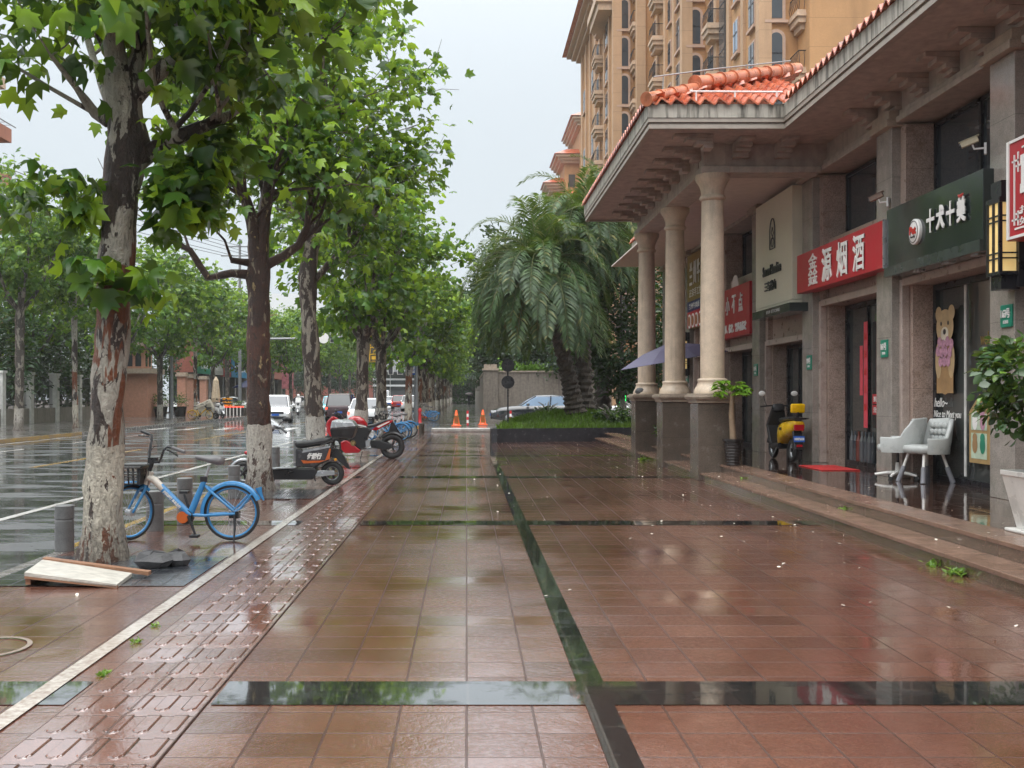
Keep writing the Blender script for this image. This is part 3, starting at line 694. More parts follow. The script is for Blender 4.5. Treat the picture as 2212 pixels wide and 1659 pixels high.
def plane_tree(root, trunk, limbs, rng, leafsize=.2, nleaf=4200, crown=((0, 0, 6.2), (2.9, 2.9, 2.5)), mats=('bark_dark', 'plane_leaf'), tmpl=(LOB, LOBF), seg=16, keep=None, extra=(), sub=5):
    """trunk: list of (point, radius); limbs: list of lists of (point, radius), all in tree-local metres"""
    mb = MB()
    def rough_tube(pts, n, amp):
        # resample with bumps so that the bole is not a perfect pipe
        P_ = []; Rr = []
        for (a, ra), (b, rb) in zip(pts[:-1], pts[1:]):
            a, b = Vector(a), Vector(b); m_ = max(1, int((b - a).length / .12))
            for i in range(m_):
                f = i / m_; P_.append(a.lerp(b, f)); Rr.append((ra + (rb - ra) * f) * (1 + rng.uniform(-amp, amp)))
        P_.append(Vector(pts[-1][0])); Rr.append(pts[-1][1])
        b0 = len(mb.v); mb.tube(P_, Rr, n, True)
        for i in range(b0, len(mb.v)):
            v = mb.v[i]; ce = P_[min((i - b0) // n, len(P_) - 1)]
            w = 1 + amp * (math.sin(v[0] * 19 + v[2] * 5) + math.sin(v[1] * 23 - v[2] * 7 + 1.3) + .6 * math.sin(v[2] * 17 + v[0] * 31))
            mb.v[i] = tuple(ce[k] + (v[k] - ce[k]) * w for k in range(3))
    rough_tube(trunk, seg, .05)
    tips = []
    for L in limbs:
        rough_tube(L, 9, .05)
        for k in range(1, len(L)):
            for _ in range(sub if k > len(L) // 2 else max(1, sub - 2)):
                d = np.array(L[k][0]) - np.array(L[k - 1][0]); d = d / (np.linalg.norm(d) + 1e-6) + rng.normal(size=3) * .75; d[2] += .25
                bp = branch_pts(L[k][0], d, rng.uniform(.8, 2.0), 4, rng)
                if keep is not None and not keep(bp[-1]): continue
                r0 = min(L[k][1] * .5, .035); mb.tube([Vector(q) for q in bp], [r0, r0 * .8, r0 * .6, r0 * .45, r0 * .25], 5, False)
                tips += [bp[2], bp[3], bp[4]]
    # foliage: clumps around the twig ends plus clumps through the crown ellipsoid
    (cc, cr) = crown; cc = np.array(cc); cr = np.array(cr)
    nc = int(nleaf / 62); u = rng.normal(size=(nc, 3)); u /= np.linalg.norm(u, axis=1, keepdims=True)
    rad = rng.uniform(.25, 1, nc) ** .45
    cl = cc + u * rad[:, None] * cr * (1 + .16 * np.sin(u[:, :1] * 5 + u[:, 1:2] * 4 + rng.uniform(0, 6)))
    tips = np.array([t_ for t_ in tips if (((t_ - cc) / cr) ** 2).sum() < 1.35]) if len(tips) else np.zeros((0, 3))
    cl = np.concatenate([cl, tips]) if len(tips) else cl
    if len(extra): cl = np.concatenate([cl, np.array(extra)])
    if keep is not None: cl = cl[[bool(keep(c)) for c in cl]]
    per = max(6, int(nleaf / len(cl)))
    pos = np.repeat(cl, per, 0) + rng.normal(size=(len(cl) * per, 3)) * np.array([.34, .34, .15])
    outw = (pos - cc) / cr; outw *= .55
    # thin twigs through the clumps
    for c in cl[::2]:
        d = (c - cc) / cr; d = d / (np.linalg.norm(d) + 1e-6); a = c - d * .45 - np.array([0, 0, .1]); mb.tube([Vector(a), Vector(c), Vector(c + d * .25)], [.008, .006, .003], 4, False)
    tr = mb.build('trunk', M[mats[0]], root, smooth=60)
    leafmesh('crown', [leaves(pos, leafsize, rng, tmpl, outward=outw)], M[mats[1]], root)
    return tr
pm('twig', (.07, .05, .035), .6)
def L_(root_loc, pts):
    "image points (x, v, Y, radius) -> local (point, radius)"
    return [(tuple(P(x, v, Y) - Vector(root_loc)), r) for x, v, Y, r in pts]
TREES = 'plane trees along the near kerb'
# nearest tree
rng = np.random.default_rng(11)
loc = (-3.32, 9.7, 0); Y = 9.7
T1 = thing('plane_tree', 'thick pale plane tree with peeling rust bark, nearest, behind the broken board', 'tree', loc, 0, TREES)
tr1 = L_(loc, [(222, 1222, Y, .255), (222, 1195, Y, .225), (223, 1150, Y, .20), (224, 1080, Y, .175), (227, 960, Y, .157), (232, 880, Y, .152), (240, 760, Y, .15), (246, 660, Y, .15), (252, 560, Y, .155), (257, 480, Y, .15), (262, 420, Y, .165), (270, 350, Y, .19), (276, 300, Y, .175), (272, 250, Y, .15), (265, 200, Y, .165), (262, 165, Y, .15)])
lm1 = [L_(loc, [(262, 200, Y, .13), (248, 120, Y, .10), (236, 40, Y - .1, .085), (232, -60, Y - .2, .07), (225, -180, Y - .2, .05)]),
       L_(loc, [(300, 345, Y, .10), (340, 318, Y, .085), (385, 295, Y, .07), (430, 276, Y + .1, .06), (470, 262, Y + .2, .05), (520, 235, Y + .5, .03)]),
       L_(loc, [(285, 215, Y, .10), (330, 165, Y - .1, .075), (385, 125, Y - .1, .06), (430, 90, Y, .05), (470, 20, Y + .2, .04), (520, -90, Y + .4, .03)]),
       L_(loc, [(275, 200, Y, .10), (300, 120, Y + .1, .075), (312, 40, Y + .1, .06), (320, -80, Y + .2, .05)]),
       L_(loc, [(235, 260, Y, .07), (205, 245, Y, .05), (165, 190, Y - .2, .03), (110, 120, Y - .4, .02)]),
       L_(loc, [(250, 280, Y, .07), (240, 240, Y + .6, .05), (200, 120, Y + 1.2, .035), (160, -20, Y + 1.6, .03)])]
def keep1(c):
    w = c + np.array(loc); x = VPX + F_PX * w[0] / w[1]; v = VPY + F_PX * (1.5 - w[2]) / w[1]
    if v > 560: return False
    if 200 < x < 345 and 55 < v < 340: return False
    if x < 250: return v < 215 + .2 * max(0, x - 60) or (390 < v < 470 and x < 200) 
    if x < 310: return v < 110 or 280 < v < 330 and False
    if x < 520: return v < 235 - (x - 310) * .2 or (300 < v < 500 and 330 < x < 500)
    return v < 180
ex = [P(x, v, y) - Vector(loc) for x, v, y in [(360, 340, 9.6), (400, 350, 9.7), (430, 345, 9.8), (460, 330, 9.9), (490, 330, 10), (380, 390, 9.6), (410, 400, 9.7), (440, 395, 9.8), (470, 390, 9.9), (360, 430, 9.5), (390, 440, 9.6), (420, 440, 9.8), (345, 470, 9.6), (375, 480, 9.7), (350, 370, 9.5), (445, 300, 9.9), (500, 290, 10.1), (470, 440, 10), (90, 405, 9.5), (130, 420, 9.4), (160, 440, 9.5), (60, 430, 9.3), (190, 420, 9.6), (30, 440, 9.3), (175, 480, 9.5), (210, 590, 9.45), (225, 585, 9.4), (315, 610, 9.6), (335, 620, 9.7)]]
ex = [np.array(e) for e in ex]
plane_tree(T1, tr1, lm1, rng, .225, 3000, ((.35, .2, 5.7), (2.5, 2.4, 1.9)), ('bark_pale', 'plane_leaf'), keep=keep1, seg=24, sub=3)
pos = np.repeat(np.array(ex), 13, 0) + rng.normal(size=(len(ex) * 13, 3)) * np.array([.11, .16, .11])
leafmesh('low_foliage', [leaves(pos, .22, rng)], M['plane_leaf'], T1)
# second tree
loc = (-3.26, 16.75, 0); Y = 16.75; rng = np.random.default_rng(5)
T2 = thing('plane_tree', 'dark red-brown plane tree with whitewashed foot, standing behind the rear wheel of the blue bicycle', 'tree', loc, 0, TREES)
tr = L_(loc, [(562, 1062, Y, .25), (561, 1040, Y, .215), (560, 960, Y, .195), (559, 900, Y, .185), (558, 760, Y, .175), (559, 660, Y, .178), (558, 600, Y, .18), (560, 560, Y, .16)])
lm = [L_(loc, [(550, 595, Y, .08), (500, 590, Y - .1, .065), (450, 600, Y - .2, .06), (432, 575, Y - .2, .055), (410, 540, Y - .3, .05), (360, 515, Y - .4, .035)]),
      L_(loc, [(570, 575, Y, .09), (610, 555, Y, .075), (645, 530, Y + .1, .065), (664, 490, Y + .1, .06), (672, 400, Y + .2, .05), (690, 250, Y + .3, .04), (700, 80, Y + .3, .03)]),
      L_(loc, [(556, 570, Y, .13), (545, 480, Y, .105), (530, 430, Y, .085), (500, 380, Y, .05), (450, 300, Y - .2, .035)]),
      L_(loc, [(562, 570, Y, .12), (572, 480, Y, .09), (578, 410, Y, .085), (588, 330, Y + .1, .07), (592, 180, Y + .2, .05), (600, 0, Y + .3, .03)]),
      L_(loc, [(575, 420, Y, .06), (612, 412, Y - .1, .055)]),
      L_(loc, [(540, 568, Y, .06), (500, 562, Y - .2, .05)]),
      L_(loc, [(560, 500, Y, .07), (570, 420, Y + .9, .05), (540, 250, Y + 1.5, .04), (520, 60, Y + 1.6, .03)])]
def keep2(c):
    w = c + np.array(loc); x = VPX + F_PX * w[0] / w[1]; v = VPY + F_PX * (1.5 - w[2]) / w[1]
    lim = 470 + 30 * math.sin(x * .05) if x > 480 else 400
    if 400 < x < 480: lim = 430
    if 485 < x < 625: lim = 345
    return v < lim
plane_tree(T2, tr, lm, rng, .205, 3100, ((.2, .2, 6.1), (2.35, 2.5, 2.6)), ('bark_dark', 'plane_leaf'), keep=keep2, seg=20)
# third tree
loc = (-3.3, 23.2, 0); Y = 23.2; rng = np.random.default_rng(8)
T3 = thing('plane_tree', 'plane tree with peeling dark bark and white painted foot, standing behind the silver top box', 'tree', loc, 0, TREES)
tr = L_(loc, [(683, 1003, Y, .24), (683, 980, Y, .21), (680, 900, Y, .195), (672, 760, Y, .18), (666, 660, Y, .18), (664, 600, Y, .20), (672, 540, Y, .165), (680, 480, Y, .17), (684, 400, Y, .14)])
lm = [L_(loc, [(680, 605, Y, .08), (720, 560, Y, .07), (755, 520, Y, .06), (800, 470, Y, .045), (850, 400, Y + .3, .03)]),
      L_(loc, [(684, 420, Y, .12), (690, 330, Y, .10), (690, 200, Y, .08), (700, 60, Y, .05)]),
      L_(loc, [(686, 340, Y, .08), (720, 325, Y, .06), (780, 290, Y + .1, .04), (850, 220, Y, .03)]),
      L_(loc, [(676, 500, Y, .08), (640, 460, Y, .06), (600, 400, Y, .05), (560, 320, Y, .03)]),
      L_(loc, [(684, 440, Y, .08), (700, 380, Y + 1, .06), (720, 280, Y + 1.6, .05), (740, 150, Y + 1.8, .03)])]
def keep3(c):
    w = c + np.array(loc); x = VPX + F_PX * w[0] / w[1]; v = VPY + F_PX * (1.5 - w[2]) / w[1]
    return v < (650 if x > 700 else 540)
plane_tree(T3, tr, lm, rng, .205, 3500, ((.15, .2, 6.8), (2.15, 2.5, 3.4)), ('bark_mixed', 'plane_leaf'), keep=keep3, seg=18)
# vase-shaped trees further along (three models, copied)
def vase(name, label, loc, seed, mats, group, nleaf, size, tmpl, th=3.1, H=8.2, rx=3.1, tr_r=.2):
    rng = np.random.default_rng(seed); r = thing(name, label, 'tree', loc, 0, group)
    lean = rng.uniform(-.12, .12, 2)
    trunk = [((0, 0, -.02), tr_r * 1.35), ((0, 0, .2), tr_r * 1.1), ((lean[0] * .3, lean[1] * .3, 1), tr_r), ((lean[0] * .7, lean[1] * .7, 2), tr_r * .92), ((lean[0], lean[1], th), tr_r * 1.05), ((lean[0], lean[1], th + .25), tr_r * .8)]
    limbs = []
    nl = 6
    for i in range(nl):
        a = 2 * math.pi * (i + rng.uniform(-.25, .25)) / nl; sp = rng.uniform(.5, 1.0)
        p = np.array([lean[0], lean[1], th + .05]); L = [(tuple(p), tr_r * .5)]
        for k in range(1, 6):
            f = k / 5; p = np.array([lean[0] + math.cos(a) * rx * .75 * sp * f ** .8, lean[1] + math.sin(a) * rx * .75 * sp * f ** .8, th + (H - th) * .72 * f ** 1.15 * rng.uniform(.92, 1.08)]); L.append((tuple(p), tr_r * (.5 - .4 * f)))
        limbs.append(L)
    plane_tree(r, trunk, limbs, rng, size, nleaf, ((0, 0, (H + th) / 2 + .35), (rx, rx, (H - th) / 2 + .35)), mats, tmpl, seg=12, sub=3)
    return r
VA = vase('plane_tree', 'plane tree with dark forked limbs behind the red motorcycle', (-3.3, 33.2, 0), 21, ('bark_mixed', 'plane_leaf'), TREES, 3800, .25, (LOB2, LOBF2))
VB = vase('plane_tree', 'mottled plane tree in front of the yellow road sign', (-3.15, 39.6, 0), 22, ('bark_mixed', 'plane_leaf_pale'), TREES, 3400, .26, (LOB2, LOBF2))
VC = vase('plane_tree', 'pale-barked plane tree on the kerb just left of the blue crossing sign', (-3.27, 59.5, 0), 23, ('bark_pale', 'plane_leaf'), TREES, 2400, .34, (LOB2, LOBF2), H=8.6, rx=3.3)
far_lab = ['slim whitewashed plane tree right beside the lamp post', 'whitewashed plane tree behind the distant blue bicycle', 'distant plane tree in the near-kerb row']
n_ = 0
for (x, y, s_) in ((-2.75, 62.5, .95), (-2.65, 66.5, 1), (-2.8, 73, 1.0), (-2.7, 80, .95), (-2.8, 87, 1.05), (-2.6, 94, 1), (-2.7, 101, 1), (-2.6, 109, 1.05), (-2.7, 117, 1), (-2.6, 126, 1), (-2.7, 136, 1.05), (-2.6, 147, 1), (-2.7, 160, 1.05), (-2.6, 175, 1.1)):
    copytree((VC, VB, VA)[n_ % 3], (x, y, 0), random.uniform(0, 6), far_lab[min(n_, 2)], s_); n_ += 1
# trees on the far pavement
OP = 'plane trees along the opposite pavement'
LA = vase('plane_tree', 'dark-trunked plane tree at the yellow kerb, leftmost on the opposite pavement', (-19.1, 45.4, 0), 31, ('bark_plain', 'plane_leaf_pale'), OP, 4200, .26, (LOB2, LOBF2), th=5.0, H=10.8, rx=3.6, tr_r=.19)
LB = vase('plane_tree', 'pale slender plane tree on the opposite pavement, left of the thick near trunk', (-18.2, 49.6, 0), 32, ('bark_pale', 'plane_leaf'), OP, 2600, .28, (LOB2, LOBF2), th=5.2, H=9.4, rx=2.6, tr_r=.13)
LC = vase('plane_tree', 'plane tree on the opposite pavement beside the grey lamp pole', (-18.2, 63.2, 0), 33, ('bark_plain', 'plane_leaf_pale'), OP, 3600, .30, (LOB2, LOBF2), th=3.6, H=9.6, rx=3.6, tr_r=.17)
for (x, y, s_, lab) in ((-18.7, 57, 1, 'plane tree on the opposite pavement just behind the thick near trunk'), (-17.8, 70, 1.0, 'leaning plane tree on the opposite pavement behind the covered scooter'), (-20.0, 84, 1.0, 'plane tree beside the striped planter on the opposite pavement'), (-21.5, 96, 1.05, 'plane tree in front of the green and blue shop signs')):
    copytree((LC, LA, LC, LB)[n_ % 4], (x, y, 0), random.uniform(0, 6), lab, s_); n_ += 1
for (x, y) in ((-24.5, 60), (-26, 68), (-17.2, 104), (-17, 113), (-17.2, 122), (-17, 132), (-17, 143), (-17, 155), (-16.8, 168), (-17, 184), (-23, 108), (-23, 126)):
    copytree((LC, LA)[n_ % 2], (x, y, 0), random.uniform(0, 6), 'distant plane tree on the far side of the street', random.uniform(.95, 1.1)); n_ += 1
# dark evergreens
def evergreen(label, loc, seed, H, rx, z0, n, size, mat='dark_leaf', tmpl=(OVA, OVAF), cat='tree', name='evergreen_tree', tr=.14, group=None):
    rng = np.random.default_rng(seed); r = thing(name, label, cat, loc, 0, group)
    mb = MB(); mb.tube([(0, 0, -.02), (.05, 0, z0), (0, .05, H * .6), (0, 0, H * .9)], [tr, tr * .8, tr * .5, tr * .15], 8)
    for i in range(12):
        a = rng.uniform(0, 6.28); z = rng.uniform(z0, H * .8); mb.tube([(0, 0, z), (math.cos(a) * rx * .4, math.sin(a) * rx * .4, z + .3), (math.cos(a) * rx * .8, math.sin(a) * rx * .8, z + .4)], [.04, .03, .012], 5)
    mb.build('trunk', M['bark_plain'], r, smooth=50)
    nc = n // 22; u = rng.normal(size=(nc, 3)); u /= np.linalg.norm(u, axis=1, keepdims=True); rad = rng.uniform(.3, 1, nc) ** .5
    cc = np.array([0, 0, (H + z0) / 2]); cr = np.array([rx, rx, (H - z0) / 2])
    cl = cc + u * rad[:, None] * cr * (1 + .18 * np.sin(u[:, :1] * 6 + u[:, 2:3] * 7))
    pos = np.repeat(cl, 22, 0) + rng.normal(size=(nc * 22, 3)) * rx * .09
    leafmesh('crown', [leaves(pos, size, rng, tmpl, droop=.15, outward=(pos - cc) / cr * .7, upness=.5, flat=.8)], M[mat], r); return r
evergreen('broad dark glossy evergreen tree beyond the columns and the purple umbrella', (6.1, 42.0, .4), 41, 7.2, 2.9, .8, 11000, .26)
evergreen('tall dark evergreen behind the palm and the compound wall', (7.5, 89, 0), 42, 11, 5.0, 2.2, 9000, .42)
for i, (x, y, s_) in enumerate(((12.5, 93, 1.0), (5.2, 100, 1.85), (3.9, 118, 1.9), (3.6, 128, 1.1), (3.4, 150, 1.1), (.9, 186, 1.15), (-1.6, 196, 1.2), (-19.5, 188, 1.0), (-23, 192, 1.1), (-27, 190, 1.1), (-31, 194, 1.2))):
    evergreen(('dark tree rising behind the compound wall above the driveway', 'dark tree behind the wall, next along the pavement', 'dark trees far along the pavement wall', 'dark trees far along the pavement wall', 'dark trees far along the pavement wall', 'dark tree closing the far end of the pavement', 'dark tree closing the far end of the pavement', 'dark trees before the red brick building', 'dark trees before the red brick building', 'dark trees before the red brick building', 'dark trees before the red brick building')[i], (x, y, 0), 50 + i, 9.5 * s_, 3.6 * (1 if s_ < 1.5 else 1.25), 1.6, 5000 if s_ < 1.5 else 9000, .42 if s_ < 1.5 else .6, group='trees behind the compound wall')
for i, (x, y, s_) in enumerate(((-25.8, 56, 1), (-26.3, 62.5, .9), (-26.6, 69, 1.05), (-28.5, 80, 1.2), (-31.5, 88, 1.3), (-27.8, 92, 1.1), (-34, 78, 1.3))):
    evergreen(('dark bushy evergreen behind the first white fence posts', 'dark evergreen behind the middle of the left fence', 'dark evergreen beside the pink gatehouse', 'dark evergreen right behind the pink gatehouse', 'dark evergreen far behind the gate posts', 'dark evergreen just behind the pink gate posts', 'dark evergreen furthest left behind the gatehouse')[i], (x, y, 0), 60 + i, 6.5 * s_, 3.2, .8, 4200, .32, group='evergreens behind the left fence')
# ---- palms
def palm(label, base, top, seed, nf, Lf, group, lean):
    rng = np.random.default_rng(seed); r = thing('palm_tree', label, 'palm tree', base, 0, group)
    t = Vector(top) - Vector(base); mb = MB(); n = 60; pts = []; rad = []
    for i in range(n + 1):
        f = i / n; pts.append(Vector((t.x * f ** 1.3, t.y * f, t.z * f))); rad.append((.30 - .09 * min(1, f * 1.6)) * (1.0 + (.16 if i % 2 else -.06)) * (1.35 - .35 * min(1, f * 8)))
    mb.tube(pts, rad, 16, True, wob=.05)
    for i_ in range(len(mb.v)):
        k_, j_ = i_ % 16, i_ // 16; ce = pts[min(j_, n)]; w = 1.13 if (k_ + 2 * (j_ // 2)) % 4 < 2 else .9
        mb.v[i_] = (ce.x + (mb.v[i_][0] - ce.x) * w, ce.y + (mb.v[i_][1] - ce.y) * w, mb.v[i_][2])
    mb.build('trunk', pm('palm_bark', (.060, .047, .036), .7, var=.6, vs=14, bump=1., bs=25), r)
    # frond stalks and leaflets
    st = MB(); Vs = []; k = 0; q = []
    for i in range(nf):
        f = (i + .5) / nf; az = i * 2.39996 + rng.uniform(-.2, .2); el = R(82 - 108 * f ** .95 + rng.uniform(-9, 9)); L = Lf * rng.uniform(.8, 1.08)
        d = np.array([math.cos(az) * math.cos(el), math.sin(az) * math.cos(el), math.sin(el)]); p = np.array(t) + d * .12; m_ = 14; rp_ = [p.copy()]
        for s_ in range(m_):
            d = d + np.array([0, 0, -.10 - .06 * (el > 0)]) * (1 + s_ / m_ * .8); d /= np.linalg.norm(d); p = p + d * L / m_; rp_.append(p.copy())
        st.tube([Vector(a) for a in rp_], [.022 - .0014 * j for j in range(m_ + 1)], 4, False)
        rp_ = np.array(rp_); dd = np.gradient(rp_, axis=0); dd /= np.linalg.norm(dd, axis=1, keepdims=True)
        for j in np.arange(1.6, m_, .22):
            a = int(j); fr = j - a; b = min(a + 1, m_); o = rp_[a] * (1 - fr) + rp_[b] * fr; tg = dd[a]; side = np.cross(tg, [0, 0, 1.]); side /= np.linalg.norm(side) + 1e-6; upv = np.cross(side, tg)
            ll = L * .20 * (math.sin(math.pi * min(1, (j / m_) ** .7 * .92 + .06)) * .8 + .2)
            for sg in (-1, 1):
                dr = tg * rng.uniform(.55, .85) + side * sg * .8 + upv * rng.uniform(-.1, .45); dr /= np.linalg.norm(dr); w = np.cross(dr, upv); w /= np.linalg.norm(w) + 1e-6
                tip = o + dr * ll + np.array([0, 0, -.22 * ll]); mid = o + dr * ll * .5; ww = .026
                q += [o, mid + w * ww, tip, mid - w * ww]
    st.build('frond_stalks', pm('frond_stalk', (.12, .13, .05), .5), r)
    q = np.array(q); nq = len(q) // 4
    leafmesh('fronds', [(q, [(0, 1, 2, 3)], 4, nq)], M['palm_leaf'], r)
    # withered skirt
    q = []
    for i in range(16):
        az = rng.uniform(0, 6.28); o = np.array(t) + np.array([math.cos(az) * .3, math.sin(az) * .3, -.1])
        for j in range(26):
            s_ = j / 26; c = o + np.array([math.cos(az) * (.5 + .5 * s_), math.sin(az) * (.5 + .5 * s_), -.2 - 1.5 * s_]); dr = rng.normal(size=3) * .5; dr[2] = -1; dr /= np.linalg.norm(dr); w = np.cross(dr, rng.normal(size=3)); w /= np.linalg.norm(w)
            q += [c, c + dr * .2 + w * .012, c + dr * .42, c + dr * .2 - w * .012]
    q = np.array(q); leafmesh('withered_fronds', [(q, [(0, 1, 2, 3)], 4, len(q) // 4)], M['dead_leaf'], r)
    return r
PG = 'palms in the raised planter'
palm('leaning date palm on the left of the pair in the granite planter', P(1243, 905, 37.2), P(1165, 590, 36.8), 71, 96, 3.6, PG, 0)
palm('right-hand date palm of the pair in the granite planter, its crown higher', P(1262, 902, 38.2), P(1255, 500, 38.8), 72, 84, 3.5, PG, 0)
palm('palm behind the pair, its top fronds against the apartment block', (5.6, 44, .3), P(1300, 470, 44), 73, 60, 3.3, PG, 0)
# ---- raised planter with grass
PL = thing('raised_planter', 'long black granite planter box with grass and shrubs under the palms', 'planter', (2.5, 36, 0))
pf = MB(); A, B, C_, D_ = (.79, 33.8), (7.6, 35.6), (8.2, 44), (1.6, 42)
def wallp(mb, a, b, t_, z0, z1):
    a, b = Vector(a), Vector(b); d = (b - a).normalized(); nrm = Vector((-d.y, d.x)) * t_
    mb.loft([[(p.x, p.y, z0) for p in (a, b, b + nrm, a + nrm)], [(p.x, p.y, z1) for p in (a, b, b + nrm, a + nrm)]], True)
for a, b in ((A, B), (B, C_), (C_, D_), (D_, A)): wallp(pf, a, b, .18, 0, .44)
pf.build('planter_wall', pm('planter_granite', (.030, .031, .036), .22, var=.3, speck=.3), PL, world=True)
MB().loft([[(p[0], p[1], .1) for p in (A, B, C_, D_)], [(p[0] + (.1 if p[0] < 3 else -.1), p[1] + (.12 if p[1] < 40 else -.12), .40) for p in (A, B, C_, D_)]], True).build('planter_soil', M['soil'], PL, world=True)
rng = np.random.default_rng(3)
n = 16000; u = rng.uniform(0, 1, (n, 2)); pa = np.array(A) + u[:, :1] * (np.array(B) - np.array(A)) + u[:, 1:] * (np.array(D_) - np.array(A)) * .8 + np.array([.2, .2])
pos = np.c_[pa, np.full(n, .40) + np.clip(.45 * (1 - ((pa[:, 0] - 3.9) / 2.7) ** 2 - ((pa[:, 1] - 37.9) / 2.3) ** 2), 0, 1)]
GR = np.array([(-.05, 0, 0), (.05, 0, 0), (.03, .6, .02), (0, 1, .12), (-.03, .6, .02)]); up_ = np.zeros((n, 3)); up_[:, 2] = 1.6
g = leafmesh('grass', [leaves(pos, .23, rng, (GR, [(0, 1, 2, 3, 4)]), droop=0, outward=up_, upness=.1, flat=1.)], M['grass_blade'], None); tag(g, kind='stuff')
mb = MB(); mb.ball((0, 0, -.55), (2.7, 2.3, 1.0), 24, 10)
mnd = mb.build('planter_mound', M['soil']); mnd.location = (3.9, 37.9, .4); tag(mnd, kind='structure')
for i, (x, y, s_) in enumerate(((4.9, 36.3, .55), (5.8, 36.6, .5), (3.0, 39.5, .5), (6.3, 38.5, .7))):
    evergreen(('low green shrub in the planter left of the stone pedestals', 'low shrub at the right end of the planter', 'small shrub behind the palm trunks', 'round shrub under the dark evergreen in the planter')[i], (x, y, .38), 80 + i, .75 * s_ + .25, s_, .05, 900, .13, 'ivy_leaf', cat='shrub', name='shrub', tr=.03, group='shrubs in the planter')

hg = thing('hedge', 'low dark hedge across the far end of the pavement', 'hedge', (-.5, 184, 0), 0)
rng = np.random.default_rng(91); n = 5000; pos = np.c_[rng.uniform(-4.5, 4, n), rng.uniform(-.8, .8, n), rng.uniform(.05, 4.2, n)]
leafmesh('foliage', [leaves(pos, .5, rng, (OVA, OVAF), droop=.1, upness=.4, flat=.9)], M['dark_leaf'], hg)
mbh = MB(); mbh.box(-4.2, 3.8, -.3, .3, 0, 3.6); mbh.build('stems', M['bark_plain'], hg)
# ================= APARTMENT BLOCKS =================
def stucco(name, col):
    t = NT(name); o = t.obj(); s = t.n('SeparateXYZ', {0: o})
    n1 = t.noise(o, .35, 5, .6); st = t.noise(t.mapping(o, (1.2, 1.2, .12)), 1., 5, .6); f = t.noise(o, 9, 3, .6)
    c = t.mix(t.range(n1, .3, .7, 0, 1), tuple(x * .85 for x in col), tuple(x * 1.12 for x in col))
    c = t.mix(t.range(st, .5, .75, 0, .5), c, tuple(x * .55 for x in col)); c = t.mix(t.range(f, .4, .7, 0, .2), c, tuple(x * .7 for x in col))
    j = t.math('LESS_THAN', t.math('FRACT', t.math('DIVIDE', s.outputs[2], 1.475)), .018); c = t.mix(t.math('MULTIPLY', j, .5), c, tuple(x * .4 for x in col))
    t.bsdf(Base_Color=c, Roughness=.75); M[name] = t.mat
stucco('ochre_stucco', (.48, .262, .115)); stucco('pale_stucco', (.52, .335, .20)); stucco('salmon_stucco', (.50, .21, .14))
pm('window_surround', (.50, .345, .26), .7, var=.1); pm('balcony_stone', (.56, .41, .29), .7, var=.15); pm('iron', (.02, .02, .02), .5)
APT = thing('apartment_block', 'tall ochre apartment block with arched windows and balconies behind the tiled canopy', 'building', (16, 80, 0))
WA = dict(parent=APT, world=True); FL = 2.95
mb = MB(); mp = MB()
def slab(x0, y0, y1, H, m=mb): m.box(x0, 34, y0, y1, 0, H)
slab(17.4, 54, 56.0, 60); slab(15.5, 56.004, 68.996, 60); slab(14.1, 69, 80.996, 56); slab(13.1, 81, 83.2, 47); slab(11.6, 83.204, 96, 40.5); slab(12.0, 96.004, 112, 36.4)
mb.build('wall', [M['ochre_stucco']], **WA)
def pil(x, y, H, w=.5): mp.box(x - .18, x + w, y - .18, y + w, 0, H)
for x, y, H in ((15.5, 56, 60), (14.1, 69, 56), (11.6, 83.2, 40), (13.1, 81, 47)): pil(x, y, H)
for y in (59.4, 62.6, 65.8): mp.box(15.34, 15.6, y - .3, y + .3, 0, 60)
for y in (72, 75.2, 78.2): mp.box(13.94, 14.2, y - .3, y + .3, 0, 56)
for y in (86, 89, 92, 95): mp.box(11.44, 11.7, y - .3, y + .3, 0, 40.5)
for y in (99, 102.5, 106, 109.5): mp.box(11.84, 12.1, y - .3, y + .3, 0, 36.4)
mp.build('pilaster', M['pale_stucco'], **WA)
# windows
def win_side(x, yc, zc, w, h, glassm='dark_glass'):
    f = MB(); f.box(x - .10, x + .02, yc - w / 2 - .14, yc + w / 2 + .14, zc - h / 2 - .14, zc + h / 2 + .14); f.box(x - .2, x + .02, yc - w / 2 - .25, yc + w / 2 + .25, zc - h / 2 - .3, zc - h / 2 - .142)
    fo = f.build('window', M['window_surround'], **WA)
    g = MB(); g.box(x - .13, x - .099, yc - w / 2, yc + w / 2, zc - h / 2, zc + h / 2); g.box(x - .15, x - .131, yc - .03, yc + .03, zc - h / 2, zc + h / 2, 1); g.box(x - .151, x - .132, yc - w / 2, yc + w / 2, zc + .1, zc + .17, 1)
    g.build('pane', [M[glassm], M['dark_frame']], fo, world=True)
def win_arch(xc, y, zc, w, h):
    def arch(w_, z0, zt):
        r = w_ / 2; return [(xc - r, z0), (xc + r, z0)] + [(xc + r * math.cos(a), zt - r + r * math.sin(a)) for a in [math.pi * k / 10 for k in range(11)]]
    f = MB(); f.prism(arch(w + .36, zc - h / 2 - .1, zc + h / 2 + .18), 'y', y - .12, y + .02); f.box(xc - w / 2 - .3, xc + w / 2 + .3, y - .2, y + .02, zc - h / 2 - .25, zc - h / 2 - .101)
    fo = f.build('arched_window', M['window_surround'], **WA)
    g = MB(); g.prism(arch(w, zc - h / 2, zc + h / 2), 'y', y - .15, y - .119); g.box(xc - w / 2, xc + w / 2, y - .17, y - .151, zc - .02, zc + .06, 1)
    g.build('pane', [M['dark_glass'], M['dark_frame']], fo, world=True)
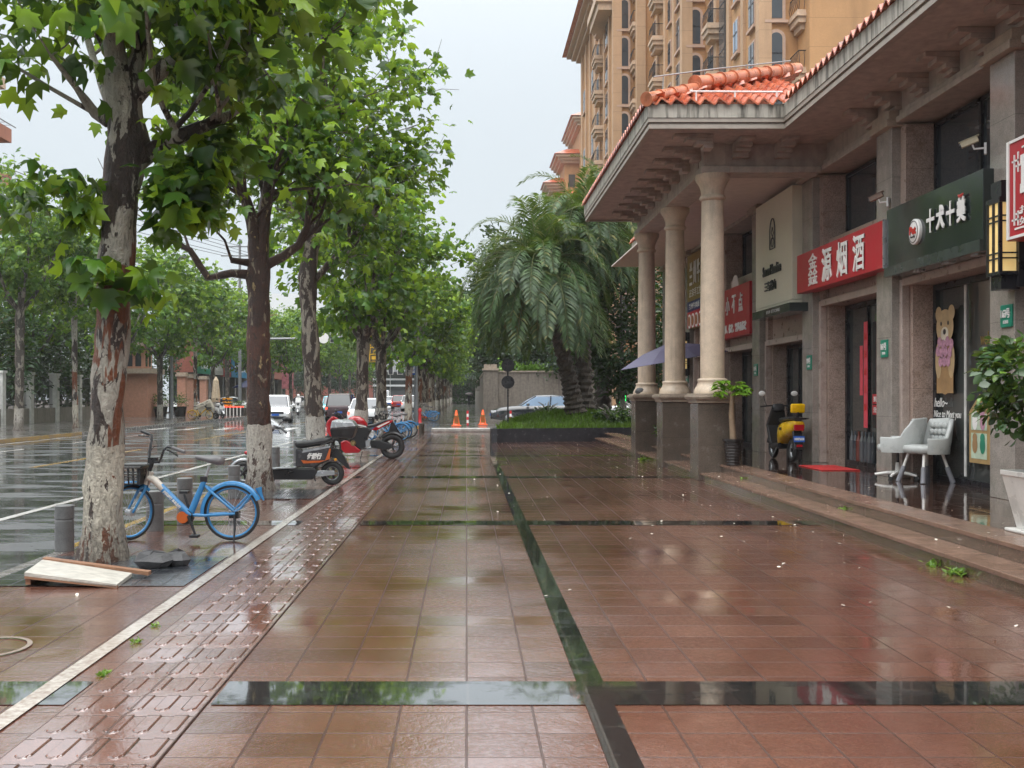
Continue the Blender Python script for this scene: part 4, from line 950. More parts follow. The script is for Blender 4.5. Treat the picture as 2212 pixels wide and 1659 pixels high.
def balcony(x0, x1, y0, y1, z, side=False):
    b = MB(); b.box(x0 - .1, x1, y0 - .1, y1, z, z + .16); b.box(x0, x1, y0, y1, z - .3, z - .004); b.box(x0 + .2, x1, y0 + .2, y1, z - .6, z - .304); b.box(x0 - .04, x1, y0 - .04, y1, z + .164, z + .34)
    bo = b.build('balcony', M['balcony_stone'], **WA)
    r = MB(); r.tube([(x0 + .03, y1, z + 1.2), (x0 + .03, y0 + .03, z + 1.2), (x1, y0 + .03, z + 1.2)], .03, 5)
    n = 9
    for i in range(n):
        x = x0 + .05 + (x1 - x0 - .1) * i / (n - 1); r.tube([(x, y0 + .03, z + .34), (x, y0 - .06, z + .7), (x, y0 + .03, z + 1.2)], .014, 4)
    for i in range(6):
        y = y0 + .05 + (y1 - y0 - .1) * i / 5; r.tube([(x0 + .03, y, z + .34), (x0 - .06, y, z + .7), (x0 + .03, y, z + 1.2)], .014, 4)
    r.build('railing', M['iron'], bo, world=True)
nfl = 18
for k in range(2, nfl):
    z = k * FL
    if z < 27: win_arch(16.25, 56, z + 1.75, .62, 2.2); balcony(17.0, 19.2, 54.6, 56, z + .3)
    if z < 27:
        win_side(15.5, 57.6, z + 1.8, 1.0, 1.9); win_side(15.5, 61.0, z + 1.4, .9, 1.7, 'blue_glass'); win_side(15.5, 67.2, z + 1.7, 1.5, 2.0)
    if z < 24: balcony(14.7, 15.5, 64.95, 66.3, z + .3)
    if z < 30: balcony(13.3, 14.1, 76.0, 77.6, z + .3)
    if z < 36: balcony(10.8, 11.6, 89.6, 91.6, z + .3)
    if z < 32: win_arch(14.8, 69, z + 1.75, .62, 2.2); 
    if z < 32: win_side(14.1, 70.6, z + 1.8, 1.1, 1.9); win_side(14.1, 73.6, z + 1.5, .8, 1.5); win_side(14.1, 79.6, z + 1.8, 1.3, 1.9)
    if z < 37: win_arch(12.3, 83.2, z + 1.75, .6, 2.2); balcony(12.75, 14.2, 81.6, 83.2, z + .3)
    if z < 36: win_side(11.6, 87.5, z + 1.7, 1.3, 1.9); win_side(11.6, 93.5, z + 1.7, 1.3, 1.9)
    if z < 32 and k % 2 == 0: win_side(12.0, 100.7, z + 1.7, 1.4, 2.0); win_side(12.0, 107.7, z + 1.7, 1.4, 2.0)
sg = MB(); sg.box(15.36, 15.6, 63.6, 64.8, 4, 58); sgo = sg.build('stair_glazing', M['grey_glass'], **WA)
mb = MB()
for k in range(40): mb.box(15.34, 15.36, 63.6, 64.8, 4 + k * 1.4, 4.08 + k * 1.4)
mb.build('glazing_bars', M['dark_frame'], sgo, world=True)
# roof cornices and corner loggias on the left part
def cornice(x0, x1, y0, y1, z, n=3, name='cornice'):
    c = MB()
    for i in range(n): c.box(x0 - .5 - .45 * i, x1, y0 - .5 - .45 * i, y1 + .5 + .45 * i, z + .35 * i, z + .35 * i + .346)
    c.build(name, M['balcony_stone'], **WA)
    d = MB(); e = .5 + .45 * n; d.loft([[(x0 - e, y0 - e, z + .35 * n), (x1, y0 - e, z + .35 * n), (x1, y1 + e, z + .35 * n), (x0 - e, y1 + e, z + .35 * n)], [(x0 + 1, y0 + 1, z + .35 * n + .9), (x1, y0 + 1, z + .35 * n + .9), (x1, y1 - 1, z + .35 * n + .9), (x0 + 1, y1 - 1, z + .35 * n + .9)]]); d.build('tiled_roof', M['roof_tile'], **WA)
cornice(11.6, 30, 84, 95.5, 40.5); cornice(12, 30, 97, 111.5, 36.4); cornice(13.1, 30, 81, 83, 47.0, 2)
for y in (85.2, 88.5): 
    c = MB(); c.lathe([(.55, 33.2), (.38, 33.6), (.36, 39.6), (.55, 40.4)], (10.9, y, 0), 14); c.build('loggia_column', M['balcony_stone'], **WA, smooth=40)
c = MB(); c.box(10.2, 11.7, 84, 90, 32.6, 33.2); c.box(10.4, 11.7, 84.2, 89.8, 32.0, 32.6); c.build('loggia_floor', M['balcony_stone'], **WA)
AP2 = thing('apartment_block', 'distant ochre apartment block with stepped tiled roofs just left of the tall block', 'building', (16, 150, 0))
WA2 = AP2
def blk(x0, x1, y0, y1, H):
    global APT
    MB().box(x0, x1, y0, y1, 0, H).build('wall', M['ochre_stucco'], AP2, world=True)
    c = MB()
    for i in range(3): c.box(x0 - .6 - .4 * i, x1, y0 - .6 - .4 * i, y1, H + .4 * i, H + .4 * i + .39)
    c.build('cornice', M['balcony_stone'], AP2, world=True)
    d = MB(); d.loft([[(x0 - 1.7, y0 - 1.7, H + 1.2), (x1, y0 - 1.7, H + 1.2), (x1, y1, H + 1.2), (x0 - 1.7, y1, H + 1.2)], [(x0 + .4, y0 + .4, H + 2.3), (x1, y0 + .4, H + 2.3), (x1, y1, H + 2.3), (x0 + .4, y1, H + 2.3)]]); d.build('roof', M['roof_tile'], AP2, world=True)
    wn_ = MB()
    for k in range(4, int(H / 3)):
        for x in (x0 + 1.1, x0 + 3.2): wn_.box(x - .5, x + .5, y0 - .08, y0 + .02, k * 3 + .4 - (H % 3) * 0, k * 3 + 2.3)
    wn_.build('window_row', M['dark_glass'], AP2, world=True)
blk(17.2, 26, 160, 175, 42); blk(15.0, 26, 163, 172, 37); blk(13.4, 26, 165, 170, 33.0)
blk(15.4, 17.1, 158, 163, 30)
# ---- opposite side: salmon block at the left edge
SB = thing('apartment_block', 'salmon red apartment block with grey balconies at the left edge of the view', 'building', (-40, 66, 0))
MB().box(-70, -31.6, 60, 71.0, 0, 22.0).build('wall', M['salmon_stucco'], SB, world=True)
for k in range(2, 7):
    z = k * 3.05
    b = MB(); b.box(-31.59, -30.3, 65.5, 70.9, z, z + .9); b.build('balcony', M['salmon_stucco'], SB, world=True)
    g = MB(); g.box(-31.6, -31.5, 65.8, 70.6, z + .95, z + 2.6); g.build('window', M['dark_glass'], SB, world=True)
    r = MB(); 
    for i in range(7): r.box(-31.5 + i * .01, -30.0, 65.4 + i * .8, 65.43 + i * .8, z + 1.0, z + 1.03)
    r.box(-30.05, -30.0, 65.4, 70.9, z + .98, z + 1.04); r.build('rack', M['galvanised'], SB, world=True)
c = MB(); c.box(-70, -30.9, 59.4, 71.4, 22.0, 22.7); c.build('cornice', M['balcony_stone'], SB, world=True)
# far left street block with shop signs
RB = thing('shop_row', 'red brick shop row under the green and blue sign boards across the street', 'building', (-30, 115, 0))
stone('red_brick', (.30, .10, .07), .3, .7, .2, .3, y_j=.6)
MB().box(-27, -24.6, 96.5, 150, 3.6, 12).build('wall', M['red_brick'], RB, world=True)
b = MB(); b.box(-27, -25.5, 96.5, 150, -.1, 3.59); b.build('shop_front', M['dark_glass'], RB, world=True)
for i in range(9): MB().box(-25.49, -24.9, 97 + i * 5.8, 97.6 + i * 5.8, -.1, 3.58).build('pillar', M['pillar_stone'], RB, world=True)
w = MB()
for i in range(9):
    for z in (5.9, 9): MB().box(-24.65, -24.58, 98.5 + i * 5.8, 101 + i * 5.8, z, z + 1.7).build('window', M['dark_glass'], RB, world=True)
pm('sign_green', (.02, .22, .13), .4); pm('sign_blue', (.03, .22, .42), .4); pm('sign_red', (.42, .018, .03), .35, var=.08, vs=2); pm('sign_grey', (.5, .5, .5), .5); pm('white_letter', (.80, .79, .77), .4, var=.05); pm('sign_yellow', (.62, .36, .02), .4)
def roadsign(label, x, y0, y1, z0, z1, mat, s, name='shop_sign'):
    r = thing(name, label, 'sign', (x, (y0 + y1) / 2, z0))
    MB().box(x, x + .35, y0, y1, z0, z1).build('board', M[mat], r, world=True, bevel=.02)
    return r
EAST = Matrix(((0, 0, 1), (1, 0, 0), (0, 1, 0)))     # text on walls that face +X
def eastsign(label, x, y0, y1, z0, z1, mat, s):
    r = roadsign(label, x, y0, y1, z0, z1, mat, s)
    text(s, (y1 - y0) * .7, (z1 - z0) * .5, (x + .352, (y0 + y1) / 2, (z0 + z1) / 2), EAST, M['white_letter'], r, bold=.02); return r
eastsign('green shop sign with white letters across the street', -24.8, 97, 103, 3.5, 5.4, 'sign_green', '便民超市')
eastsign('grey and white shop sign between the green and the blue one', -24.8, 103.3, 107, 3.5, 5.2, 'sign_grey', '烟酒')
eastsign('red shop sign beside the bright blue one across the street', -24.8, 107.2, 110.5, 3.4, 5.4, 'sign_red', '副食')
eastsign('bright blue shop sign with white letters across the street', -24.8, 110.8, 121, 3.4, 5.7, 'sign_blue', '心连心药房')
# buildings that close the street
EB = thing('office_building', 'white and red brick office building closing the end of the street', 'building', (-32, 215, 0))
pm('white_render', (.66, .68, .69), .6, var=.06); pm('grey_band', (.30, .31, .32), .6)
MB().box(-52, -18, 205, 235, 0, 12.5).build('wall', M['red_brick'], EB, world=True)
MB().box(-52, -17, 204, 235, 12.6, 21).build('wall', M['white_render'], EB, world=True)
for i in range(11): MB().box(-50 + i * 2.9, -49 + i * 2.9, 203.9, 204.02, 13.2, 16).build('window', M['dark_glass'], EB, world=True)
for i in range(11): MB().box(-50.4 + i * 2.9, -48.6 + i * 2.9, 204.9, 205.02, 3.2, 6.2).build('window', M['dark_glass'], EB, world=True)
EB2 = thing('office_building', 'pale modern building with grey band and glass entrance at the end of the street', 'building', (-12, 215, 0))
MB().box(-18, -4.4, 204, 232, 8.2, 22).build('upper_wall', M['white_render'], EB2, world=True)
MB().box(-18.4, -4.2, 203, 232, 6.0, 8.19).build('grey_band', M['grey_band'], EB2, world=True)
MB().box(-18, -4.4, 205, 232, 0, 5.99).build('glass_front', M['grey_glass'], EB2, world=True)
for i in range(5): MB().box(-17.8 + i * 3, -17.6 + i * 3, 204.8, 205.02, 0, 5.9).build('mullion', M['aluminium'], EB2, world=True)
for z in (3.2, 4.4): MB().box(-18, -5, 204.2, 204.9, z, z + .35).build('canopy', M['white_render'], EB2, world=True)
for i in range(3): MB().box(-15.6 + i * 3.6, -14.4 + i * 3.6, 203.9, 204.02, 9, 13).build('window', M['dark_glass'], EB2, world=True)
# ---- compound wall on the right of the far pavement
stone('weathered_wall', (.20, .175, .15), None, .6, .3, .75, var=.3)
CW = thing('compound_wall', 'tall streaked grey compound wall with a square end pillar behind the black car', 'wall', (1.4, 85, 0))
cwm = MB(); cwm.box(2.5, 16, 85.2, 85.6, -.1, 3.35); cwm.box(1.45, 1.85, 86.6, 320, -.1, 3.3); cwm.build('wall_panel', M['weathered_wall'], CW, world=True)
c = MB(); c.box(2.5, 16, 85.1, 85.7, 3.352, 3.47); c.box(1.36, 1.94, 86.6, 320, 3.302, 3.42); c.build('coping', M['cap_stone'], CW, world=True)
c = MB(); c.box(1.33, 2.49, 85, 86.58, -.1, 3.5); c.build('end_pillar', M['weathered_wall'], CW, world=True)
c = MB(); c.box(1.25, 2.57, 84.9, 86.66, 3.502, 3.66); c.box(1.4, 2.42, 85.05, 86.5, 3.662, 3.98); c.build('pillar_cap', M['cap_stone'], CW, world=True)
rng = np.random.default_rng(9)
pos = np.c_[rng.uniform(2.6, 9, 1500), rng.uniform(85.2, 86.2, 1500), 3.45 + rng.gamma(2, .12, 1500)]
g = thing('creeper', 'bright green creeper growing over the top of the compound wall', 'plant', (5, 85.6, 3.4)); leafmesh('foliage', [leaves(pos - np.array([5, 85.6, 3.4]), .26, rng, (LOB2, LOBF2))], M['bright_leaf'], g)
# ---- left fence
FN = thing('boundary_fence', 'grey fence of white concrete posts on a stained low wall behind the left pavement', 'fence', (-23.5, 62, 0))
pm('white_post', (.56, .56, .54), .6, var=.2, vs=5); stone('stained_wall', (.24, .22, .19), None, .6, .3, .7)
MB().box(-23.75, -23.45, 30, 72.5, -.05, .80).build('low_wall', M['stained_wall'], FN, world=True)
for y in (46.9, 50.4, 53.8, 57.3, 60.9, 64.5, 68):
    c = MB(); c.box(-23.8, -23.36, y - .2, y + .2, -.05, 2.62); c.box(-23.85, -23.31, y - .25, y + .25, 2.622, 2.75); c.build('post', M['white_post'], FN, world=True)
for a, b in ((46.9, 50.4), (50.4, 53.8), (53.8, 57.3), (57.3, 60.9), (60.9, 64.5), (64.5, 68)):
    c = MB(); a += .22; b -= .22
    for i in range(18): y = a + (b - a) * (i + .5) / 18; c.box(-23.61, -23.59, y - .012, y + .012, .8, 2.2 + .35 * math.sin(math.pi * (i + .5) / 18))
    c.box(-23.62, -23.58, a, b, .95, 1.0); c.box(-23.62, -23.58, a, b, 2.05, 2.1); 
    for i in range(10):
        t0, t1 = i / 10, (i + 1) / 10
        c.tube([(-23.6, a + (b - a) * t0, 2.2 + .35 * math.sin(math.pi * t0)), (-23.6, a + (b - a) * t1, 2.2 + .35 * math.sin(math.pi * t1))], .025, 4, False)
    c.build('railing', M['iron'], FN, world=True)
# ---- gatehouse and pink posts
pm('pink_post', (.46, .24, .17), .6, var=.15)
GH = thing('gatehouse', 'pink gatehouse with arched openings and a moulded stone roof on the opposite side', 'building', (-23, 75, 0))
c = MB(); c.box(-23.9, -21.9, 73, 75.4, -.05, 3.0); c.box(-23.6, -22.2, 73.3, 75.1, 3.34, 4.9); c.build('wall', M['pink_post'], GH, world=True)
c = MB(); c.box(-24.3, -21.5, 72.6, 75.8, 3.0, 3.338); c.box(-24.1, -21.7, 72.8, 75.6, 4.9, 5.2); c.box(-23.6, -22.2, 73.3, 75.1, 5.202, 5.5); c.build('moulding', M['cap_stone'], GH, world=True)
for xc in (-23.2, -22.6):
    MB().prism([(xc - .2, 3.5), (xc + .2, 3.5), (xc + .2, 4.2), (xc, 4.6), (xc - .2, 4.2)], 'y', 73.27, 73.31).build('opening', M['dark_glass'], GH, world=True)
for yc in (73.8, 74.6):
    MB().prism([(yc - .2, 3.5), (yc + .2, 3.5), (yc + .2, 4.2), (yc, 4.6), (yc - .2, 4.2)], 'x', -22.22, -22.17).build('opening', M['dark_glass'], GH, world=True)
for i, (x, y) in enumerate(((-21.1, 79), (-22.2, 86.0), (-23.2, 94))):
    p = thing('gate_post', ('pink gate post right next to the gatehouse', 'second pink gate post from the gatehouse', 'pink gate post nearest to the shop row')[i], 'post', (x, y, 0), 0, 'pink gate posts')
    MB().box(-.3, .3, -.3, .3, -.05, 2.9).build('shaft', M['pink_post'], p); c = MB(); c.box(-.42, .42, -.42, .42, 2.9, 3.05); c.box(-.34, .34, -.34, .34, 3.052, 3.2); c.build('cap', M['cap_stone'], p)
# ================= SIGNS AND THINGS ON THE TERRACE =================
pm('sign_dark', (.022, .030, .029), .14, var=.25, vs=1.2, spec=.6); pm('cream_panel', (.66, .635, .51), .45, var=.06, vs=1.5); pm('red_letter', (.55, .04, .03), .4)
pm('black_letter', (.03, .03, .03), .4); pm('gold_panel', (.30, .20, .05), .35, .4, var=.3, vs=9); pm('navy', (.02, .025, .10), .4); pm('plate_green', (.01, .22, .14), .35)
def wallsign(label, x, y0, y1, z0, z1, mat, d=.25, name='shop_sign', bev=.006):
    r = thing(name, label, 'sign', (x, (y0 + y1) / 2, z0)); MB().box(x, x + d, y0, y1, z0, z1).build('board', M[mat], r, world=True, bevel=bev); return r
def chars(s, y_far, y_near, z, w, h, x, mat, parent, bold=.028, name='lettering'):
    n = len(s); b0 = bold
    for i, c in enumerate(s):
        bold = 0. if c == '鑫' else b0
        y = y_far + (y_near - y_far) * (i / (n - 1) if n > 1 else .5); text(c, w, h, (x, y, z), ROAD_FACE, M[mat], parent, name, bold=bold, ext=.012)
s1 = wallsign('red shop sign with four large white characters, left of the dark pet shop sign', 6.10, 15.62, 19.66, 3.37, 4.07, 'sign_red', .27)
chars('鑫源烟酒', 18.75, 16.55, 3.72, .48, .56, 6.098, 'white_letter', s1, .008)
MB().box(6.099, 6.372, 15.605, 15.618, 3.36, 4.08).build('edge_strip', M['aluminium'], s1, world=True)
s2 = wallsign('dark green-black pet shop sign with a round white badge and white letters', 6.14, 12.66, 15.56, 3.22, 4.2, 'sign_dark', .28)
chars('十犬十美', 14.02, 13.15, 3.80, .22, .30, 6.115, 'white_letter', s2, .02)
b = MB(); b.lathe([(.0, 0), (.16, 0), (.175, .012), (.175, .05)], (6.09, 14.52, 3.73), 28, axis='x'); b.build('badge', M['white_letter'], s2, world=True, smooth=40)
b = MB(); b.torus((6.088, 14.52, 3.73), .145, .006, 'x', 28, 4); b.build('badge_ring', M['black_letter'], s2, world=True)
text('Pet', .2, .11, (6.085, 14.52, 3.75), ROAD_FACE, M['red_letter'], s2, bold=.02); text('family', .15, .04, (6.085, 14.52, 3.66), ROAD_FACE, M['black_letter'], s2)
b = MB(); b.tube([(6.1, 13.22, 3.985), (6.1, 13.18, 3.965), (6.1, 13.12, 3.965), (6.1, 13.08, 3.985)], [.006, .02, .02, .006], 8); b.build('red_flourish', M['red_letter'], s2, world=True)
MB().box(6.10, 6.139, 12.66, 15.56, 3.22, 3.36).build('lower_band', pm('sign_dark_band', (.045, .055, .053), .2), s2, world=True)
b = MB()
for y in (13.0, 13.8, 14.7): b.box(6.2, 6.3, y - .1, y + .1, 3.205, 3.219)
b.build('downlight', M['aluminium'], s2, world=True)
s3 = thing('shop_sign', 'tall cream shop sign box with an arched line emblem above the narrow black strip', 'sign', (6.1, 21.2, 3.1))
MB().box(6.10, 6.34, 19.96, 22.46, 3.30, 5.44).build('board', M['cream_panel'], s3, world=True, bevel=.006)
MB().box(6.11, 6.34, 19.96, 22.46, 3.1, 3.295).build('skirt', M['cream_panel'], s3, world=True)
text('Sun and Sunshine', 1.25, .20, (6.098, 21.25, 4.02), ROAD_FACE, M['black_letter'], s3, bold=.012, ext=.02); text('三与岩山', .78, .2, (6.098, 21.35, 3.70), ROAD_FACE, M['black_letter'], s3, bold=.012, ext=.02)
e = MB()
def arch_pts(y, z, hw, h, n=10): return [(6.085, y + hw, z)] + [(6.085, y + hw * math.cos(a), z + h - hw * 1.0 + hw * 1.6 * math.sin(a)) for a in [math.pi * k / n for k in range(n + 1)]] + [(6.085, y - hw, z)]
ap = arch_pts(21.2, 4.42, .17, .5); e.tube(ap + [ap[0]], .012, 5)
e.tube([(6.085, 21.2, 4.45), (6.085, 21.24, 4.6), (6.085, 21.12, 4.72), (6.085, 21.2, 4.85), (6.085, 21.27, 4.74), (6.085, 21.15, 4.6)], .008, 5); e.torus((6.085, 21.2, 4.55), .1, .007, 'x', 16, 4)
e.build('emblem', M['black_letter'], s3, world=True)
s4 = wallsign('narrow black fascia strip projecting under the cream sign box', 5.93, 19.55, 22.1, 3.05, 3.21, 'sign_dark', .4, 'fascia_strip')
text('159 STORE', .9, .06, (5.928, 20.6, 3.13), ROAD_FACE, M['sign_grey'], s4)
s5 = wallsign('red tailor shop sign with three big white characters, half behind the nearest column', 6.22, 23.42, 26.44, 2.86, 4.02, 'sign_red', .2)
chars('小不点', 25.35, 24.15, 3.62, .36, .42, 6.218, 'white_letter', s5, .009); text('服装定制、修改、奢侈品修改', 2.6, .2, (6.218, 24.95, 3.07), ROAD_FACE, M['white_letter'], s5, bold=.03)
b = MB(); b.lathe([(0, 0), (.3, .0), (.3, .02)], (6.3, 25.0, 4.02), 24, axis='x'); b.build('half_disc', M['pale_ceiling'], s5, world=True)
s6 = wallsign('gold and navy noodle shop sign between the middle and nearest columns', 6.22, 27.05, 30.0, 3.36, 5.4, 'gold_panel', .2)
chars('兰州牛肉面', 29.4, 27.5, 4.85, .34, .62, 6.2, 'white_letter', s6, .009); text('正宗手工拉面', 1.9, .22, (6.2, 28.7, 4.32), ROAD_FACE, M['white_letter'], s6)
MB().box(6.2, 6.219, 27.06, 29.9, 3.82, 4.1).build('navy_strip', M['navy'], s6, world=True); text('兰州牛肉面', 1.3, .16, (6.198, 29.0, 3.96), ROAD_FACE, M['white_letter'], s6)
fm = MB(); fm.box(6.2, 6.219, 27.06, 29.9, 3.37, 3.815); fm.build('menu_panel', M['sign_red'], s6, world=True)
d = MB(); d2 = MB()
for i in range(6): 
    d.lathe([(0, 0), (.2, 0), (.2, .01)], (6.188, 29.6 - i * .45, 3.55), 16, axis='x'); d2.lathe([(0, 0), (.14, 0), (.14, .01)], (6.176, 29.6 - i * .45, 3.55), 12, axis='x')
d.build('dish_picture', M['white_letter'], s6, world=True); d2.build('food_picture', pm('food', (.30, .12, .05), .5, var=.5, vs=12), s6, world=True)
s7 = wallsign('red shop sign with white outline and bold characters at the right edge', 5.98, 8.7, 11.78, 3.2, 4.3, 'sign_red', .25)
b = MB()
for (y0, y1, z0, z1) in ((11.72, 11.77, 3.21, 4.29), (8.71, 8.76, 3.21, 4.29), (8.77, 11.71, 3.21, 3.24), (8.77, 11.71, 4.26, 4.29)): b.box(5.965, 5.979, y0, y1, z0, z1)
for (y0, y1, z0, z1) in ((11.6, 11.62, 3.35, 4.12), (9.0, 11.45, 4.16, 4.18), (9.0, 11.6, 3.30, 3.32), (11.52, 11.66, 4.04, 4.06), (11.45, 11.58, 3.98, 4.0), (11.52, 11.54, 3.92, 4.14), (11.52, 11.66, 3.40, 3.42), (11.45, 11.58, 3.46, 3.48), (11.52, 11.54, 3.34, 3.5)): b.box(5.968, 5.979, y0, y1, z0, z1)
b.build('white_border', M['white_letter'], s7, world=True)
chars('韩式烤肉', 11.2, 9.2, 3.86, .52, .54, 5.978, 'white_letter', s7, .03); text('拒绝添加', 1.1, .09, (5.976, 10.95, 3.50), ROAD_FACE, M['white_letter'], s7); text('始于匠心', 1.1, .09, (5.976, 10.95, 3.38), ROAD_FACE, M['white_letter'], s7)
# house number plates
for i, (y, z, s, lab) in enumerate(((12.34, 2.42, '163号', 'green house number plate on the pillar above the leafy potted plant'), (15.95, 2.2, '161号', 'green house number plate on the pillar between the tobacco and pet shops'), (19.45, 2.1, '159号', 'green house number plate on the pillar behind the yellow scooter'), (23.05, 2.05, '157号', 'green house number plate on the dim pillar by the tailor shop'), (30.2, 2.0, '155号', 'green house number plate on the far pillar between two columns'))):
    p = thing('number_plate', lab, 'number plate', (6.25, y, z), 0, 'green house number plates')
    MB().box(-.001, .019, -.13, .13, -.13, .13).build('plate', M['plate_green'], p, bevel=.004); text(s, .2, .11, (6.248, y, z + .03), ROAD_FACE, M['white_letter'], p, bold=.015); text('长桥路', .12, .04, (6.248, y, z - .07), ROAD_FACE, M['white_letter'], p)
# wall lantern
LP = thing('wall_lantern', 'tall black lantern with glowing yellow panes and crossing bars on the right pillar', 'lantern', (6.1, 12.13, 2.7))
lm_ = MB(); x0, x1, y0, y1 = 6.0, 6.24, 11.98, 12.28
MB().box(6.2, 6.268, 11.95, 12.33, 2.72, 3.92).build('back_plate', M['dark_frame'], LP, world=True)
b = MB(); b.box(x0 + .03, x1, y0 + .03, y1 - .03, 3.74, 3.93); b.box(x0 - .01, x1, y0 - .01, y1 + .01, 3.68, 3.738); b.box(x0 - .01, x1, y0 - .01, y1 + .01, 2.86, 2.90); b.box(x0 + .03, x1, y0 + .03, y1 - .03, 2.70, 2.858)
for y in (y0, (y0 + y1) / 2 - .015, y1 - .03): b.box(x0 - .008, x0 + .03, y, y + .03, 2.902, 3.678)
b.box(x1 - .04, x1, y0 - .006, y0 + .03, 2.901, 3.679)
for z in (3.46, 3.52, 3.04, 3.10): b.box(x0 - .006, x1, y0 - .005, y1, z, z + .016)
b.build('cage', M['dark_frame'], LP, world=True)
t = NT('lantern_glass'); o = t.obj(); n = t.noise(o, 9, 3); c = t.mix(n, (.78, .50, .17), (.85, .66, .30)); t.bsdf(Base_Color=c, Emission_Color=c, Emission_Strength=.28, Roughness=.25); M['lantern_glass'] = t.mat
MB().box(x0 + .012, x1 - .05, y0 + .012, y1 - .012, 2.903, 3.677).build('pane', M['lantern_glass'], LP, world=True)
lp2 = copytree(LP, (6.1, 30.1, 2.05), 0, 'black wall lantern with yellow panes behind the farthest columns')
# cameras
def cctv(label, loc, rz, mat):
    r = thing('security_camera', label, 'camera', loc, rz, 'security cameras')
    b = MB(); b.obox((0, 0, 0), (.15, .05, .05), Matrix.Rotation(R(20), 3, 'Y')); b.obox((.01, 0, .06), (.18, .062, .006), Matrix.Rotation(R(20), 3, 'Y')); b.build('housing', M[mat], r, bevel=.008)
    MB().lathe([(.045, 0), (.045, .04)], (.13, 0, -.05), 14, axis='x').build('lens', M['dark_frame'], r)
    b = MB(); b.tube([(-.05, 0, -.05), (-.08, 0, -.13), (-.24, 0, -.13)], .018, 8); b.box(-.28, -.24, -.06, .06, -.24, -.04); b.build('mount', M['white_plastic'], r); r.scale = (.66, .66, .66); return r
pm('cream_plastic', (.48, .43, .30), .4); pm('rusty_tin', (.20, .13, .10), .6, var=.4)
cctv('cream security camera above the right end of the dark sign', (6.02, 12.75, 4.53), R(155), 'cream_plastic'); cctv('weathered brown hooded security camera on the middle pillar', (6.1, 15.85, 4.45), R(140), 'rusty_tin')
# window decals: bear, words, house-shaped card
BR = thing('window_decal', 'teddy bear decal holding pink roses stuck on the pet shop window', 'decal', (6.775, 15.1, 1.5))
pm('bear_fur', (.46, .33, .18), .6, var=.18, vs=7); pm('bear_fur_dark', (.33, .20, .09), .6, var=.2, vs=7); pm('bear_muzzle', (.62, .56, .45), .6); pm('rose', (.46, .24, .33), .6, var=.3, vs=25)
def disc(mb, y, z, ry, rz_, d, n=24):
    x = 6.775 - d; mb.loft([[(xx, y + ry * math.cos(2 * math.pi * k / n), z + rz_ * math.sin(2 * math.pi * k / n)) for k in range(n)] for xx in (x, x + .002)], True)
yb = 15.08
b = MB(); disc(b, yb, 1.95, .27, .44, 0); b.box(6.773, 6.775, yb - .26, yb + .26, 1.53, 1.8); b.build('bear_body', M['bear_fur_dark'], BR, world=True)
b = MB(); disc(b, yb + .2, 2.66, .10, .11, .002); disc(b, yb - .2, 2.66, .10, .11, .002); disc(b, yb, 2.47, .27, .25, .004); disc(b, yb + .2, 2.0, .10, .26, .004); disc(b, yb - .2, 2.0, .10, .26, .004); b.build('bear_head', M['bear_fur'], BR, world=True)
b = MB(); disc(b, yb, 2.37, .12, .10, .007); b.build('bear_muzzle', M['bear_muzzle'], BR, world=True)
b = MB(); disc(b, yb, 2.40, .045, .04, .010); disc(b, yb + .11, 2.52, .025, .03, .008); disc(b, yb - .11, 2.52, .025, .03, .008); b.build('bear_face', M['black_letter'], BR, world=True)
b = MB(); 
for dy, dz in ((-.22, 2.22), (-.1, 2.26), (.03, 2.22), (.15, 2.26), (-.17, 2.1), (-.04, 2.12), (.09, 2.1), (.2, 2.13), (0, 1.98), (.12, 1.98), (-.12, 1.98)): disc(b, yb + dy, dz, .065, .075, .012 + .001 * (dz > 2.1), 14)
b.build('roses', M['rose'], BR, world=True)
WD = thing('window_lettering', 'white handwritten greeting on the pet shop window under the bear decal', 'lettering', (6.775, 15.0, 1.2))
text('hello~', .42, .13, (6.774, 15.2, 1.40), ROAD_FACE, M['white_letter'], WD, shear=.3); text('Nice to Meet you', .85, .13, (6.774, 15.0, 1.22), ROAD_FACE, M['white_letter'], WD, shear=.3)
W2_ = thing('window_lettering', 'golden welcome script on the pet shop window behind the leafy potted plant', 'lettering', (6.775, 13.7, 2.2)); text('welcome', .55, .17, (6.774, 13.75, 2.25), ROAD_FACE, M['gold_panel'], W2_, shear=.2)
HC = thing('window_poster', 'house-shaped poster with four small animal cartoons low on the pet shop window', 'poster', (6.775, 14.05, .6))
b = MB(); b.prism([(13.76, .6), (14.34, .6), (14.34, 1.28), (14.05, 1.52), (13.76, 1.28)], 'x', 6.77, 6.775); b.build('card', pm('tan_card', (.36, .24, .10), .6), HC, world=True)
b = MB(); b.box(6.766, 6.769, 13.85, 14.28, .66, 1.0); b.box(6.766, 6.769, 13.85, 14.28, 1.04, 1.26); b.build('picture_panel', pm('pale_green', (.45, .55, .42), .6), HC, world=True)
for k, (y, z, m_) in enumerate(((14.17, .84, 'bear_fur_dark'), (13.96, .84, 'sign_green'), (14.17, 1.15, 'white_letter'), (13.96, 1.15, 'rose'))):
    b = MB(); disc(b, y, z, .07, .11, .013); disc(b, y, z + .1, .06, .06, .014); b.build('animal', M[m_], HC, world=True)
b = MB(); b.box(6.76, 6.775, 14.42, 14.47, .4, 3.0); tag(b.build('curtain_strip', M['white_post']), 'pale vertical strip of a blind inside the pet shop window', 'blind')
b = MB(); b.box(6.76, 6.774, 13.0, 13.72, .42, 1.2); tag(b.build('cardboard_sheet', M['tan_card']), 'tan board leaning inside the pet shop window by the right pillar', 'board')
